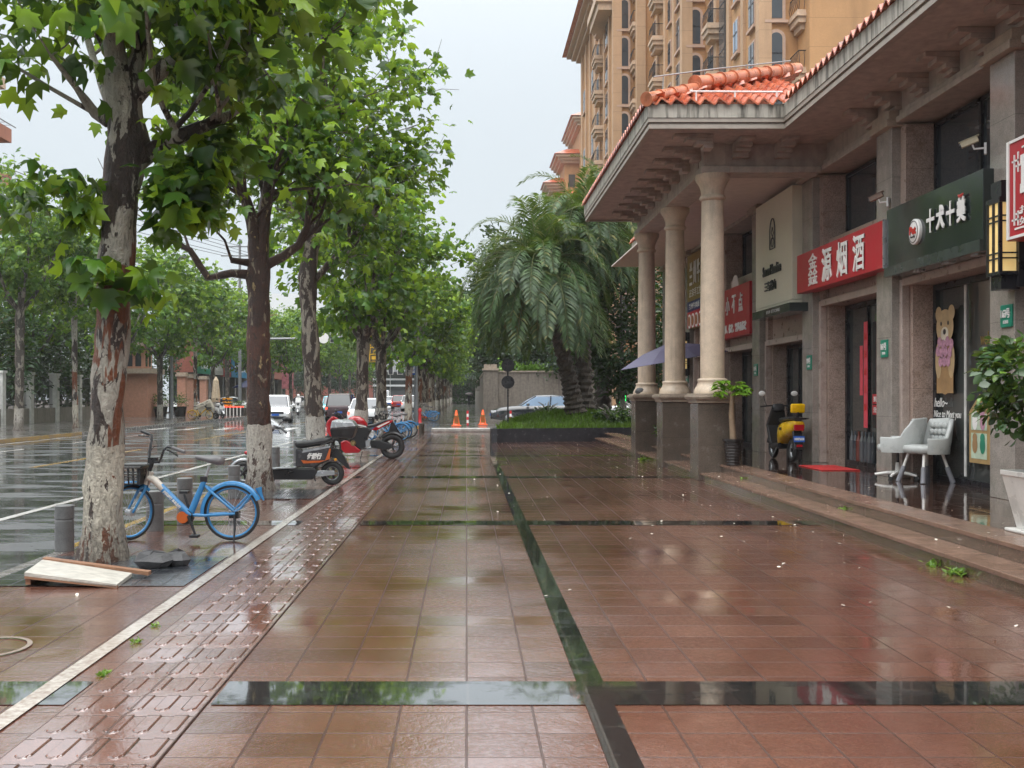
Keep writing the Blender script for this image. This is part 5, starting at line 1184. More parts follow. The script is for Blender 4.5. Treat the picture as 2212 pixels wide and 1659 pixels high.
# tobacco shop door decorations
CP = thing('door_banner', 'tall pink and red paper couplet hanging on the tobacco shop door', 'banner', (6.775, 18.3, .9)); pm('pink_paper', (.62, .07, .10), .6, var=.2)
MB().box(6.765, 6.775, 17.98, 18.14, .95, 2.75).build('paper', M['pink_paper'], CP, world=True); b = MB(); b.box(6.765, 6.775, 18.2, 18.32, 1.5, 2.35); b.build('paper', M['pink_paper'], CP, world=True)
for i in range(5): text('福禄寿喜财'[i], .1, .12, (6.764, 18.06, 2.5 - i * .3), ROAD_FACE, M['red_letter'], CP)
DS = thing('door_notice', 'red square notices beside the handles of the tobacco shop door', 'notice', (6.775, 17.4, 1.3))
for (y0, y1, z0, z1) in ((17.42, 17.75, 1.36, 1.52), (17.42, 17.75, 1.18, 1.34), (16.95, 17.2, 1.2, 1.4), (16.75, 17.05, 2.75, 3.05)): MB().box(6.765, 6.775, y0, y1, z0, z1).build('notice', M['sign_red'], DS, world=True)
text('推拉', .22, .09, (6.764, 17.58, 1.44), ROAD_FACE, M['white_letter'], DS); text('营业', .22, .09, (6.764, 17.58, 1.26), ROAD_FACE, M['white_letter'], DS)
DH = thing('door_handle_pair', 'pair of long steel pull handles on the tobacco shop door', 'door handle', (6.74, 17.2, 1.2))
for y in (17.12, 17.3): MB().tube([(6.78, y, .9), (6.72, y, .92), (6.72, y, 1.66), (6.78, y, 1.68)], .016, 8).build('handle', M['aluminium'], DH, world=True)
pm('brown_box', (.13, .03, .02), .4)
ITM = thing('display_stock', 'bottles and red cartons standing inside the tobacco shop window', 'goods', (6.8, 17.8, .3))
for i in range(7):
    MB().lathe([(.045, 0), (.05, .05), (.05, .35), (.02, .45), (.02, .52)], (6.79, 18.75 - i * .16, .36), 10).build('bottle', M[('grey_glass', 'dark_glass', 'brown_box', 'grey_glass', 'dark_glass')[i % 5]], ITM, world=True)
DC = thing('door_charm', 'gold and red new year charm hanging in the doorway behind the yellow scooter', 'charm', (6.775, 20.6, 1.3))
b = MB(); b.box(6.76, 6.772, 20.5, 20.62, 1.75, 2.1); b.build('red_tag', M['pink_paper'], DC, world=True); b = MB(); b.ball((6.75, 20.56, 1.6), (.03, .12, .14)); b.tube([(6.75, 20.56, 1.5), (6.75, 20.54, 1.3), (6.75, 20.5, 1.1)], .012, 5); b.build('gold_tassel', M['gold_panel'], DC, world=True)
# red mat
tag(MB().box(5.72, 6.34, 17.15, 18.35, TZ + .002, TZ + .014).build('door_mat', pm('red_mat', (.50, .03, .03), .55, var=.1, bump=.6, bs=160), bevel=.004), 'bright red mat lying on the wet terrace before the tobacco shop', 'mat')
# chairs
pm('pale_leather', (.44, .46, .45), .3, var=.08, vs=5, bump=.15, bs=14); pm('white_metal', (.72, .71, .68), .3); pm('grey_rubber', (.20, .205, .23), .5); pm('black_rubber', (.02, .02, .02), .5)
def shell(r, open_dir=1):
    "bucket seat: seat pad, wrap-around arms and back, facing +x"
    s = MB(); s.loft([[(.27 * math.cos(a) * 1.02 + .0, .27 * math.sin(a), z) for a in [2 * math.pi * k / 20 for k in range(20)]] for z in (.0, .02)] , True)
    s = MB(); rings = []
    for z, sc in ((.40, .82), (.42, .97), (.47, 1.0), (.51, .94), (.525, .6)): rings.append([(sc * .27 * (abs(math.cos(a)) ** .7) * (1 if math.cos(a) > 0 else -1), sc * .26 * (abs(math.sin(a)) ** .7) * (1 if math.sin(a) > 0 else -1), z) for a in [2 * math.pi * k / 24 for k in range(24)]])
    s.loft(rings, True); so = s.build('seat', M['pale_leather'], r, smooth=60)
    w = MB(); n = 28; outer = []; 
    for i in range(n + 1):
        a = R(52) + R(256) * i / n; c_, s_ = math.cos(a), math.sin(a); back = max(0, -c_) ; f = back ** 1.6
        top = .62 + .28 * min(1, f * 1.5) if back > .35 else .62 + .05 * back
        if abs(a - math.pi) < R(50): top = .90 - .02 * abs(a - math.pi)
        ox, oy = .30 * c_ - .02, .30 * s_; lean = (top - .42) * -.12 * back
        outer.append([(ox * .86, oy * .86, .42), (ox * 1.0, oy * 1.0, .40), (ox * 1.07 + lean, oy * 1.07, top - .02), (ox * 1.03 + lean, oy * 1.03, top), (ox * .94 + lean, oy * .94, top), (ox * .86 + lean * .8, oy * .86, top - .03)])
    w.loft(outer, True); w.build('backrest', M['pale_leather'], r, smooth=70)
CH = thing('armchair', 'pale grey tufted armchair on four white legs with grey socks, by the pet shop window', 'chair', (6.42, 14.9, TZ), R(197), 'pale armchairs on the terrace'); shell(CH)
tf = MB()
for i in range(3):
    for j in range(4): tf.ball((-.232 + .02 * (i == 1), -.12 + .08 * j, .62 + .085 * i), (.03, .045, .045), 8, 6)
tf.build('tufts', M['pale_leather'], CH, smooth=60)
for sx, sy in ((1, 1), (1, -1), (-1, 1), (-1, -1)):
    l = MB(); l.tube([(sx * .15, sy * .15, .42), (sx * .2, sy * .2, .21)], [.02, .02], 10); lo = l.build('leg', M['white_metal'], CH, smooth=50)
    l = MB(); l.tube([(sx * .195, sy * .195, .22), (sx * .25, sy * .25, .0)], [.032, .036], 12); l.build('leg_sock', M['grey_rubber'], lo, smooth=50)
CH2 = thing('armchair', 'pale grey swivel armchair on a white star base with castors, turned away', 'chair', (6.22, 15.36, TZ), R(142), 'pale armchairs on the terrace'); shell(CH2)
l = MB(); l.tube([(0, 0, .40), (0, 0, .2)], .018, 10); l.build('gas_lift', M['dark_frame'], CH2); l = MB(); l.tube([(0, 0, .25), (0, 0, .08)], [.03, .04], 12); l.build('column', M['white_metal'], CH2, smooth=50)
for k in range(5):
    a = 2 * math.pi * k / 5 + .3; c_, s_ = math.cos(a), math.sin(a)
    l = MB(); l.tube([(0, 0, .10), (c_ * .15, s_ * .15, .095), (c_ * .31, s_ * .31, .07)], [.03, .026, .018], 8); lo = l.build('base_arm', M['white_metal'], CH2, smooth=50)
    l = MB(); l.lathe([(.0, -.02), (.03, -.018), (.03, .018), (.0, .02)], (c_ * .31, s_ * .31, .03), 12, axis='y'); l.build('castor', M['black_rubber'], lo)
# potted money tree
PT = thing('potted_tree', 'potted money tree with bright green leaves in a ribbed black pot beside the nearest pedestal', 'potted plant', (4.62, 18.45, TZ))
prof = []
for i in range(9): z = .40 * i / 8; r0 = .115 + .05 * i / 8; prof += [(r0, z), (r0 + .008, z + .012), (r0 + .008, z + .03), (r0, z + .04)]
prof += [(.19, .43), (.19, .46), (.165, .46)]
MB().lathe(prof, (0, 0, 0), 28).build('pot', pm('black_pot', (.022, .018, .018), .2), PT, smooth=30); MB().lathe([(.16, .0), (.15, .012)], (0, 0, .44), 20).build('soil', M['soil'], PT)
l = MB(); l.tube([(0, 0, .4), (-.012, 0, .6), (-.03, 0, .9), (-.02, 0, 1.15), (-.02, 0, 1.27)], [.062, .052, .048, .042, .036], 12, wob=.05); l.build('trunk', pm('smooth_trunk', (.24, .17, .11), .55, var=.3, vs=9, bump=.4), PT, smooth=60)
rng = np.random.default_rng(4); Vs = []; pp = []; oo = []
for i in range(26):
    a = rng.uniform(0, 6.28); e_ = rng.uniform(-.3, 1.0); rr = rng.uniform(.12, .3); c_ = np.array([math.cos(a) * rr * math.cos(e_ * .8) - .02, math.sin(a) * rr * math.cos(e_ * .8), 1.26 + .22 * e_])
    for k in range(6):
        b_ = 2 * math.pi * k / 6 + a; pp.append(c_); oo.append([math.cos(b_) * 1.5, math.sin(b_) * 1.5, -.2])
leafmesh('foliage', [leaves(np.array(pp), .15, rng, (OVA * np.array([1.3, 1, 1]), OVAF), droop=.3, outward=np.array(oo) * 2, upness=1.5, flat=.2)], M['bright_leaf'], PT)
# round leafy plant in a white square pot
WP = thing('potted_plant', 'large leafy green bush in a tapered white square pot at the right edge', 'potted plant', (5.08, 9.35, TZ))
pm('white_ceramic', (.62, .61, .58), .3, var=.18, vs=4, bump=.1)
b = MB(); b.loft([[(sx * w, sy * w, z) for sx, sy in ((-1, -1), (1, -1), (1, 1), (-1, 1))] for w, z in ((.165, .03), (.255, .50), (.265, .50), (.265, .545), (.235, .545), (.23, .5))], True); b.build('pot', M['white_ceramic'], WP, bevel=.012); MB().box(-.24, .24, -.24, .24, 0, .03).build('saucer', M['white_ceramic'], WP, bevel=.01)
MB().box(-.225, .225, -.225, .225, .47, .515).build('soil', M['soil'], WP)
l = MB(); l.tube([(0, 0, .5), (.02, 0, .8), (0, .02, 1.1), (.02, 0, 1.5)], [.03, .026, .02, .012], 8)
rng = np.random.default_rng(14)
for i in range(26):
    a = rng.uniform(0, 6.28); z = rng.uniform(.85, 1.5); l.tube([(0, 0, z - .1), (math.cos(a) * .2, math.sin(a) * .2, z + .05), (math.cos(a) * .38, math.sin(a) * .38, z + .02)], [.01, .008, .004], 5)
l.build('stems', M['bark_plain'], WP)
nc = 150; u = rng.normal(size=(nc, 3)); u /= np.linalg.norm(u, axis=1, keepdims=True); cl = np.array([0, 0, 1.32]) + u * (rng.uniform(.4, 1, nc) ** .5)[:, None] * np.array([.53, .5, .5]); pos = np.repeat(cl, 12, 0) + rng.normal(size=(nc * 12, 3)) * .05
leafmesh('foliage', [leaves(pos, .095, rng, (OVA * np.array([1.7, 1, 1]), OVAF), droop=.45, outward=(pos - np.array([0, 0, 1.3])) * 2, upness=.8, flat=.5)], M['ivy_leaf'], WP)
# porcelain pot with plant on the steps
BP = thing('potted_plant', 'small plant in a blue and white porcelain jar half hidden between two pedestals', 'potted plant', (4.78, 25.2, TZ))
MB().lathe([(.09, 0), (.15, .08), (.17, .17), (.13, .27), (.14, .29)], (0, 0, 0), 20).build('jar', pm('porcelain', (.34, .38, .50), .2, var=.5, vs=9), BP, smooth=50)
rng = np.random.default_rng(6); pos = np.array([0, 0, .38]) + rng.normal(size=(160, 3)) * np.array([.12, .12, .08]); leafmesh('foliage', [leaves(pos, .14, rng, (OVA, OVAF), droop=.1, outward=(pos - np.array([0, 0, .3])) * 3)], M['ivy_leaf'], BP)
tag(MB().ball((0, 0, .07), (.2, .16, .12), 16, 8).build('stone_lump', pm('dark_stone', (.055, .055, .058), .5, var=.4, vs=12, bump=.8), smooth=60), 'round dark stone lying on the farthest pedestal cap', 'stone').location = (4.3, 25.95, 1.52)
# garden umbrella
UM = thing('parasol', 'faded purple parasol tilted open beyond the middle column', 'umbrella', (4.72, 24.1, TZ))
pm('purple_canvas', (.115, .105, .18), .6, var=.12, vs=3, bump=.2)
c = Vector((-.10, 0, 2.42)); tilt = Matrix.Rotation(R(-10), 3, 'Y'); u_ = MB(); n = 8; rim = []
for k in range(n):
    a = 2 * math.pi * k / n + .2; rim.append(c + tilt @ Vector((1.28 * math.cos(a), 1.28 * math.sin(a), -.42)))
rings = [[c + tilt @ Vector((0.05 * math.cos(2 * math.pi * k / n + .2), .05 * math.sin(2 * math.pi * k / n + .2), -.01)) for k in range(n)], [c.lerp(r_, .55) + tilt @ Vector((0, 0, .06)) for r_ in rim], rim, [r_ - Vector((0, 0, .008)) for r_ in rim], [c.lerp(r_, .55) + tilt @ Vector((0, 0, .052)) for r_ in rim], [c + tilt @ Vector((0.05 * math.cos(2 * math.pi * k / n + .2), .05 * math.sin(2 * math.pi * k / n + .2), -.018)) for k in range(n)]]
u_.loft(rings, False); u_.build('canopy', M['purple_canvas'], UM)
MB().tube([c + Vector((0, 0, .06)), (0, 0, 1.2), (0, 0, .05)], .02, 8).build('pole', M['dark_frame'], UM); MB().lathe([(.22, 0), (.22, .05), (.06, .09)], (0, 0, 0), 16).build('base', M['dark_stone'], UM)
for r_ in rim: MB().tube([c + Vector((0, 0, -.05)), r_ + Vector((0, 0, -.02))], .008, 4, False).build('rib', M['dark_frame'], UM)
# broken board and stones by the tree
BD = thing('broken_board', 'broken white painted wooden board propped at the foot of the nearest tree', 'board', (-3.05, 8.85, 0))
pm('white_wood', (.42, .40, .355), .45, var=.35, vs=5, stretch=(2, 9, 9), bump=.3); pm('raw_wood', (.22, .11, .06), .6, var=.3, vs=6, stretch=(1, 8, 8))
a_, b_, c_, d_ = Vector((-3.46, 8.33, .115)), Vector((-2.72, 8.28, .03)), Vector((-2.74, 8.72, .045)), Vector((-3.62, 9.1, .10))
def slabq(mb, pts, t_): mb.loft([[Vector(p) - Vector((0, 0, t_)) for p in pts], [Vector(p) for p in pts]], True)
b = MB(); slabq(b, (a_, b_, c_, d_), .028); b.build('panel', M['white_wood'], BD, world=True)
b = MB(); slabq(b, (d_ + Vector((0, -.02, .012)), c_ + Vector((.14, -.02, .012)), c_ + Vector((.14, .06, .012)), d_ + Vector((0, .07, .012))), .03); b.build('batten', M['raw_wood'], BD, world=True)
b = MB(); slabq(b, (a_ + Vector((0, .0, -.03)), b_ + Vector((0, .0, -.012)), b_ + Vector((0, .03, -.012)), a_ + Vector((0, .03, -.03))), .02); slabq(b, (a_ + Vector((0, .02, -.03)), a_ + Vector((.04, .02, -.03)), d_ + Vector((.04, 0, -.03)), d_ + Vector((0, 0, -.03))), .07); b.build('frame', M['raw_wood'], BD, world=True)
for i, (x, y, r_, lab) in enumerate(((-2.72, 9.25, (.15, .11, .085), 'larger dark stone beside the nearest tree trunk'), (-2.55, 9.38, (.12, .1, .08), 'smaller dark stone to the right of the larger one by the trunk'))):
    mb = MB(); mb.ball((0, 0, r_[2] * .8), r_, 7, 4); mb.v = [(a * random.uniform(.85, 1.2), b_2 * random.uniform(.85, 1.2), max(0, c_2 * random.uniform(.85, 1.1))) for a, b_2, c_2 in mb.v]; o = mb.build('stone', M['dark_stone'], bevel=.012); o.location = (x, y, 0); tag(o, lab, 'stone', 'stones by the tree')
# bollards
pm('bollard_grey', (.13, .13, .13), .35, var=.25, vs=7, speck=.35, bump=.15)
def bollard(label, x, y, r_=.09, h=.44, mat='bollard_grey'):
    b = thing('bollard', label, 'bollard', (x, y, 0), 0, 'grey bollards along the kerb')
    MB().lathe([(r_, 0), (r_, h * .66), (r_ * .94, h * .67), (r_ * .94, h * .70), (r_, h * .71), (r_, h - .008), (r_ - .01, h)], (0, 0, 0), 28).build('post', M[mat], b, smooth=40); return b
bollard('round grey stone bollard left of the thick near tree', -3.89, 10.3); bollard('grey bollard right behind the front wheel of the near blue bicycle', -3.47, 11.85, .096); bollard('grey bollard behind the pedals of the near blue bicycle', -3.52, 13.3, .096, .47)
bollard('grey bollard behind the saddle side of the near bicycle, left of the dark tree', -3.45, 15.8, .09, .46); bollard('grey bollard just right of the dark tree beyond the scooter footboard', -4.05 + .12, 21.9, .09, .44); bollard('grey bollard behind the seat of the black scooter', -3.87, 24.4, .1, .47)
bollard('brown bollard standing alone at the end of the plaza by the driveway kerb', -1.72, 40.6, .11, .44, 'dark_granite'); bollard('distant bollard behind the blue bicycles', -2.62, 41.2, .11, .44, 'dark_granite')
# cones and posts on the driveway
pm('cone_orange', (.75, .10, .015), .35, var=.1); pm('post_red', (.55, .02, .03), .4)
def cone(label, x, y):
    c = thing('traffic_cone', label, 'cone', (x, y, 0), 0, 'orange cones at the driveway')
    MB().lathe([(.2, .04), (.17, .06), (.05, .74), (.03, .78)], (0, 0, 0), 20).build('cone', M['cone_orange'], c, smooth=50); MB().box(-.24, .24, -.24, .24, 0, .04).build('foot', M['cone_orange'], c, bevel=.01)
    MB().box(-.10, .10, -.17, -.13, .14, .52).build('notice', M['gold_panel'], c); text('禁止停车', .16, .3, (x, y - .172, .34), CAM_FACE, M['red_letter'], c); return c
cone('orange traffic cone on the left behind the white driveway kerb', -.5, 52); cone('orange traffic cone on the right against the nose of the black car', .82, 54)
def mk(label, x, y, z=0):
    c = thing('marker_post', label, 'post', (x, y, z), 0, 'red and white marker posts')
    for i in range(5): MB().lathe([(.05, i * .15), (.05, i * .15 + .149)], (0, 0, 0), 14).build('band', M['post_red' if i % 2 == 0 else 'white_letter'], c, smooth=40)
    MB().lathe([(.09, 0), (.06, .03)], (0, 0, 0), 14).build('foot', M['black_rubber'], c); return c
mk('red and white marker post between the two orange cones', .05, 52); mk('red and white marker post beside the black sign pole', 2.15, 52.0)
# sign pole with two black discs (seen from behind)
SP = thing('sign_pole', 'thin black pole with two black round sign backs in front of the car', 'sign', (1.41, 36.4, .4))
MB().tube([(0, 0, 0), (0, 0, 2.35)], .028, 8).build('pole', M['dark_frame'], SP)
for z in (1.55, 2.12): MB().lathe([(.0, 0), (.22, 0), (.225, .01), (.22, .02)], (0, -.05, z), 26, axis='y').build('sign_disc', M['dark_frame'], SP, smooth=30)
# lamp post with crossing sign
LPP = thing('lamp_post', 'tall grey lamp post carrying the blue pedestrian crossing sign', 'lamp post', (-2.86, 60.2, 0)); pm('grey_steel', (.24, .25, .26), .4, .3)
MB().tube([(0, 0, 0), (0, 0, 2.8), (0, 0, 9)], [.13, .10, .07], 12).build('pole', M['grey_steel'], LPP, smooth=50)
XS = thing('road_sign', 'blue pedestrian crossing sign with a white triangle on the lamp post', 'sign', (-3.02, 59.9, 2.7)); pm('sign_blue_bright', (.01, .09, .42), .35)
MB().box(-3.26, -2.9, 59.88, 59.92, 2.65, 3.38).build('plate', M['sign_blue_bright'], XS, world=True); b = MB(); b.prism([(-3.22, 2.75), (-2.92, 2.75), (-2.92, 3.2)], 'y', 59.87, 59.879); b.build('triangle', M['white_letter'], XS, world=True)
b = MB(); 
for k in range(3): b.obox((-3.1 + k * .07, 59.866, 2.86 + k * .03), (.012, .003, .07), Matrix.Rotation(R(20), 3, 'Y'))
b.build('stripes', M['sign_blue_bright'], XS, world=True)
YS = thing('road_sign', 'tall yellow road sign with black characters behind the plane trees', 'sign', (-4.84, 58, 0))
MB().box(-5.34, -4.38, 57.97, 58.03, 3.3, 4.95).build('plate', M['sign_yellow'], YS, world=True, bevel=.02); MB().tube([(-4.84, 58.1, -.1), (-4.84, 58.1, 4.9)], .05, 8).build('pole', M['grey_steel'], YS, world=True)
for i, ch in enumerate('减速路口'): text(ch, .36, .34, (-5.06, 57.966, 4.7 - i * .39), CAM_FACE, M['black_letter'], YS, bold=.02)
b = MB()
for (x0, x1, z0, z1) in ((-5.32, -4.40, 3.33, 3.345), (-5.32, -4.40, 4.905, 4.92), (-5.32, -5.305, 3.346, 4.904), (-4.415, -4.40, 3.346, 4.904)): b.box(x0, x1, 57.955, 57.968, z0, z1)
b.build('border', M['black_letter'], YS, world=True)
BS = thing('road_sign', 'blue and white direction board among the far trunks', 'sign', (-4.3, 100, 0)); MB().box(-4.9, -3.7, 99.97, 100.03, 2.2, 4.0).build('plate', M['sign_blue_bright'], BS, world=True); MB().tube([(-3.9, 100.1, -.1), (-3.9, 100.1, 4)], .06, 8).build('pole', M['grey_steel'], BS, world=True)
for i in range(3): MB().box(-4.75, -3.85, 99.95, 99.968, 2.5 + i * .45, 2.68 + i * .45).build('line', M['white_letter'], BS, world=True)
# traffic signal arms
TS = thing('traffic_signal', 'traffic signal on a long arm with a round white sign, reaching over the road', 'traffic signal', (-16.2, 85, 0))
b = MB(); b.tube([(-16.2, 85, -.1), (-16.2, 85, 6.4)], .12, 10); b.tube([(-16.2, 85, 6.0), (-10.4, 85, 6.1), (-7.8, 85.0, 6.75)], [.09, .06, .04], 8); b.build('arm', M['grey_steel'], TS, world=True)
MB().lathe([(0, 0), (.42, 0), (.42, .04)], (-11.4, 84.85, 6.06), 26, axis='y').build('round_sign', M['white_letter'], TS, world=True); MB().box(-10.85, -10.35, 84.7, 84.98, 5.75, 6.45).build('signal_head', M['dark_frame'], TS, world=True, bevel=.03)
MB().box(-10.91, -10.29, 84.98, 85.02, 5.69, 6.51).build('backboard', M['white_letter'], TS, world=True)
TS2 = thing('traffic_signal', 'pair of far black signal heads hanging over the road before the white building', 'traffic signal', (-4.2, 150, 0))
b = MB(); b.tube([(-4.2, 150, -.1), (-4.2, 150, 6)], .12, 8); b.tube([(-4.2, 150, 5.4), (-12, 150, 5.4)], .07, 6); b.build('arm', M['grey_steel'], TS2, world=True)
for x in (-10.7, -9.4): MB().box(x - .3, x + .3, 149.7, 149.9, 4.5, 6.3).build('signal_head', M['dark_frame'], TS2, world=True, bevel=.05)
for x in (-10.7, -9.4): MB().box(x - .38, x + .38, 149.9, 149.95, 4.42, 6.38).build('backboard', M['white_letter'], TS2, world=True)
LG = thing('lamp_post', 'grey lamp pole on the opposite pavement beside the yellow bicycle', 'lamp post', (-18.0, 65, 0)); MB().tube([(0, 0, 0), (0, 0, 9)], [.11, .07], 10).build('pole', M['grey_steel'], LG, smooth=50); MB().lathe([(.35, 0), (.3, .1)], (0, 0, 0), 12).build('foot', M['kerb_stone'], LG)
UP = thing('utility_pole', 'grey utility pole with cross arms above the far trees', 'pole', (-19.6, 92, 0)); b = MB(); b.tube([(0, 0, 0), (0, 0, 15)], [.16, .1], 8); b.build('pole', M['grey_steel'], UP); b = MB(); b.box(-1.6, 1.6, -.05, .05, 13.5, 13.6); b.box(-1.2, 1.2, -.05, .05, 14.3, 14.4); b.build('cross_arm', M['grey_steel'], UP)
b = MB()
for i, (x, z) in enumerate(((-1.5, 13.6), (-.6, 13.6), (.7, 13.6), (1.5, 13.6), (0, 14.4))):
    b.tube([(-19.6 + x, 92, z), (-24 + x * 1.6, 68, z - .7), (-31 + x * 2, 40, z + .8)], .022, 4, False)
tag(b.build('overhead_cable', M['dark_frame']), 'thin black overhead cables crossing the sky gap left of the dark tree', 'cable')
# hydrant, far planter pots, striped planter
HY = thing('hydrant', 'small red hydrant at the foot of the lamp post', 'hydrant', (-2.62, 59.6, 0)); MB().lathe([(.12, 0), (.09, .05), (.08, .55), (.11, .6), (.1, .72), (.03, .8)], (0, 0, 0), 14).build('body', M['post_red'], HY, smooth=50)
for i, (x, y, lab) in enumerate(((-22.6, 74, 'big black pot with a twiggy shrub in front of the gatehouse'), (-21.4, 74.5, 'big black pot right of the one before the gatehouse'), (-20.2, 75, 'big black pot with a shrub nearest to the white car'))):
    p = thing('planter_pot', lab, 'planter', (x, y, 0), 0, 'black pots by the gatehouse'); MB().lathe([(.38, 0), (.46, .6), (.5, .72), (.44, .72)], (0, 0, 0), 18).build('pot', M['black_pot'], p, smooth=40)
    rng = np.random.default_rng(100 + i); pos = np.array([0, 0, 1.15]) + rng.normal(size=(420, 3)) * np.array([.3, .3, .25]); leafmesh('shrub', [leaves(pos, .14, rng, (OVA, OVAF), droop=-.3)], M['ivy_leaf'], p)
SPL = thing('striped_planter', 'planter fenced by black and white striped posts with an orange and black box', 'planter', (-17.5, 79, 0))
pm('amber', (.75, .33, .02), .4)
for i in range(15): MB().box(-18.5 + i * .13, -18.43 + i * .13, 78.97, 79.03, 0, .62).build('picket', M['white_letter' if i % 2 else 'black_letter'], SPL, world=True)
MB().box(-18.5, -16.55, 79.04, 80.3, 0, .55).build('bed', M['soil'], SPL, world=True); MB().box(-18.52, -16.53, 78.93, 78.96, .63, .69).build('light_strip', emis('red_led', (1, .05, .03), 2.2), SPL, world=True)
for i in range(5): MB().box(-18.15, -17.55, 79.2, 79.8, .7 + i * .12, .819 + i * .12).build('box_band', M['amber' if i % 2 == 0 else 'black_letter'], SPL, world=True)
rng = np.random.default_rng(77); pos = np.c_[rng.uniform(-18.4, -16.6, 260), rng.uniform(79.1, 80.2, 260), rng.uniform(.5, 1.05, 260)]; leafmesh('shrub', [leaves(pos - np.array([-17.5, 79, 0]), .2, rng, (OVA, OVAF), droop=-.4)], M['ivy_leaf'], SPL)
GS = thing('charging_post', 'dark charging post with a glowing green display under the evergreen', 'charging post', (7.3, 50, 0)); MB().box(7.1, 7.5, 49.9, 50.2, 0, 1.75).build('cabinet', M['dark_frame'], GS, world=True, bevel=.03); MB().box(7.16, 7.46, 49.88, 49.899, 1.15, 1.5).build('display', emis('green_led', (.02, 1, .15), 1.6), GS, world=True)
PB = thing('banner_flag', 'pink vertical banner hanging from a pole across the street', 'banner', (-18.5, 110, 0)); MB().box(-19.1, -17.9, 109.98, 110.02, 2.2, 4.6).build('cloth', pm('pink_cloth', (.62, .22, .26), .7, var=.4, vs=3), PB, world=True); MB().tube([(-18, 110.1, 0), (-18, 110.1, 4.9)], .05, 6).build('pole', M['grey_steel'], PB, world=True)
FU = thing('parasol', 'navy parasol before the shop under the bright blue sign', 'umbrella', (-23, 113, 0)); MB().lathe([(1.9, 2.3), (1.85, 2.36), (.1, 3.2), (.02, 3.25)], (0, 0, 0), 10).build('canopy', M['navy'], FU); MB().tube([(0, 0, 0), (0, 0, 3.2)], .04, 6).build('pole', M['grey_steel'], FU)
FU2 = thing('parasol', 'closed beige parasol by the gate posts across the street', 'umbrella', (-18.6, 79, 0)); MB().lathe([(.3, 1.0), (.34, 1.3), (.2, 2.6), (.03, 2.9)], (0, 0, 0), 10).build('canopy', pm('beige_cloth', (.42, .34, .24), .8, var=.2, vs=8), FU2); MB().tube([(0, 0, 0), (0, 0, 2.9)], .03, 6).build('pole', M['grey_steel'], FU2)
# weeds in the joints and fallen bits
rng = np.random.default_rng(33)
for i, (x, y, z, n, s_) in enumerate(((4.1, 8.9, 0, 60, .075), (4.47, 12.6, .14, 20, .05), (4.47, 17.2, .14, 14, .05), (-2.02, 6.9, 0, 22, .03), (-2.0, 6.45, 0, 26, .03), (-1.95, 5.7, 0, 26, .032), (4.1, 9.35, 0, 36, .06), (4.05, 24.4, 0, 36, .10))):
    w = thing('weed', ('green weed tuft at the foot of the lowest step, nearest', 'small weed on the lower tread by the chairs', 'small weed on the lower tread below the red mat', 'tiny moss tuft by the tactile strip, farthest of three', 'tiny moss tuft by the tactile strip, middle of three', 'tiny moss tuft by the tactile strip, nearest of three', 'weed just beyond the nearest step weed', 'weed between the middle and far pedestals')[i], 'weed', (x, y, z), 0, 'weeds in the paving joints')
    pos = rng.normal(size=(n, 3)) * np.array([.05, .08, .02]) * (s_ / .1); pos[:, 2] = abs(pos[:, 2]); leafmesh('blades', [leaves(pos, s_, rng, (OVA, OVAF), droop=-.7, upness=.3)], M['grass_blade'], w)
n = 170; pos = np.c_[rng.uniform(-3, 4.0, n), rng.uniform(4, 34, n), np.full(n, .012)]; k = n // 2
pos2 = np.c_[rng.uniform(2.6, 4.05, 70), rng.uniform(6.5, 30, 70), np.full(70, .012)]
pos3 = np.c_[rng.uniform(4.15, 5.6, 40), rng.uniform(8, 22, 40), np.zeros(40)]; pos3[:, 2] = np.where(pos3[:, 0] > 4.46, TZ + .008, .148); pos = np.concatenate([pos[:90], pos2, pos3])
g = leafmesh('fallen_petals', [leaves(pos, .035, rng, (OVA * np.array([1.8, 1, .4]), OVAF), droop=0, upness=3, flat=.25)], pm('petal', (.60, .55, .46), .5, var=.3, vs=3), None); tag(g, kind='stuff')
# ================= VEHICLES AND PEOPLE =================
pm('tyre', (.018, .018, .019), .55, bump=.3); pm('bike_blue', (.032, .225, .50), .28, var=.08, vs=3, coat=.4); pm('bike_white', (.62, .57, .50), .35, var=.1); pm('black_plastic', (.016, .016, .018), .32, var=.2); pm('black_leather', (.02, .02, .022), .35, var=.2, bump=.2); pm('saddle_grey', (.16, .155, .16), .4, var=.15)
pm('silver_paint', (.42, .44, .46), .25, .5, var=.1); pm('moto_red', (.42, .008, .016), .2, var=.1, coat=.6); pm('bike_yellow', (.62, .36, .02), .35); pm('scooter_yellow', (.85, .52, .004), .25, coat=.4); pm('spoke', (.45, .46, .47), .3, .7); pm('plate_blue', (.02, .10, .42), .4); pm('orange_decal', (.55, .12, .02), .4); pm('panel_grey', (.05, .05, .055), .25, coat=.3, var=.3); pm('gold_metal', (.35, .26, .12), .3, .7); pm('plate_yellow', (.75, .45, .02), .4)
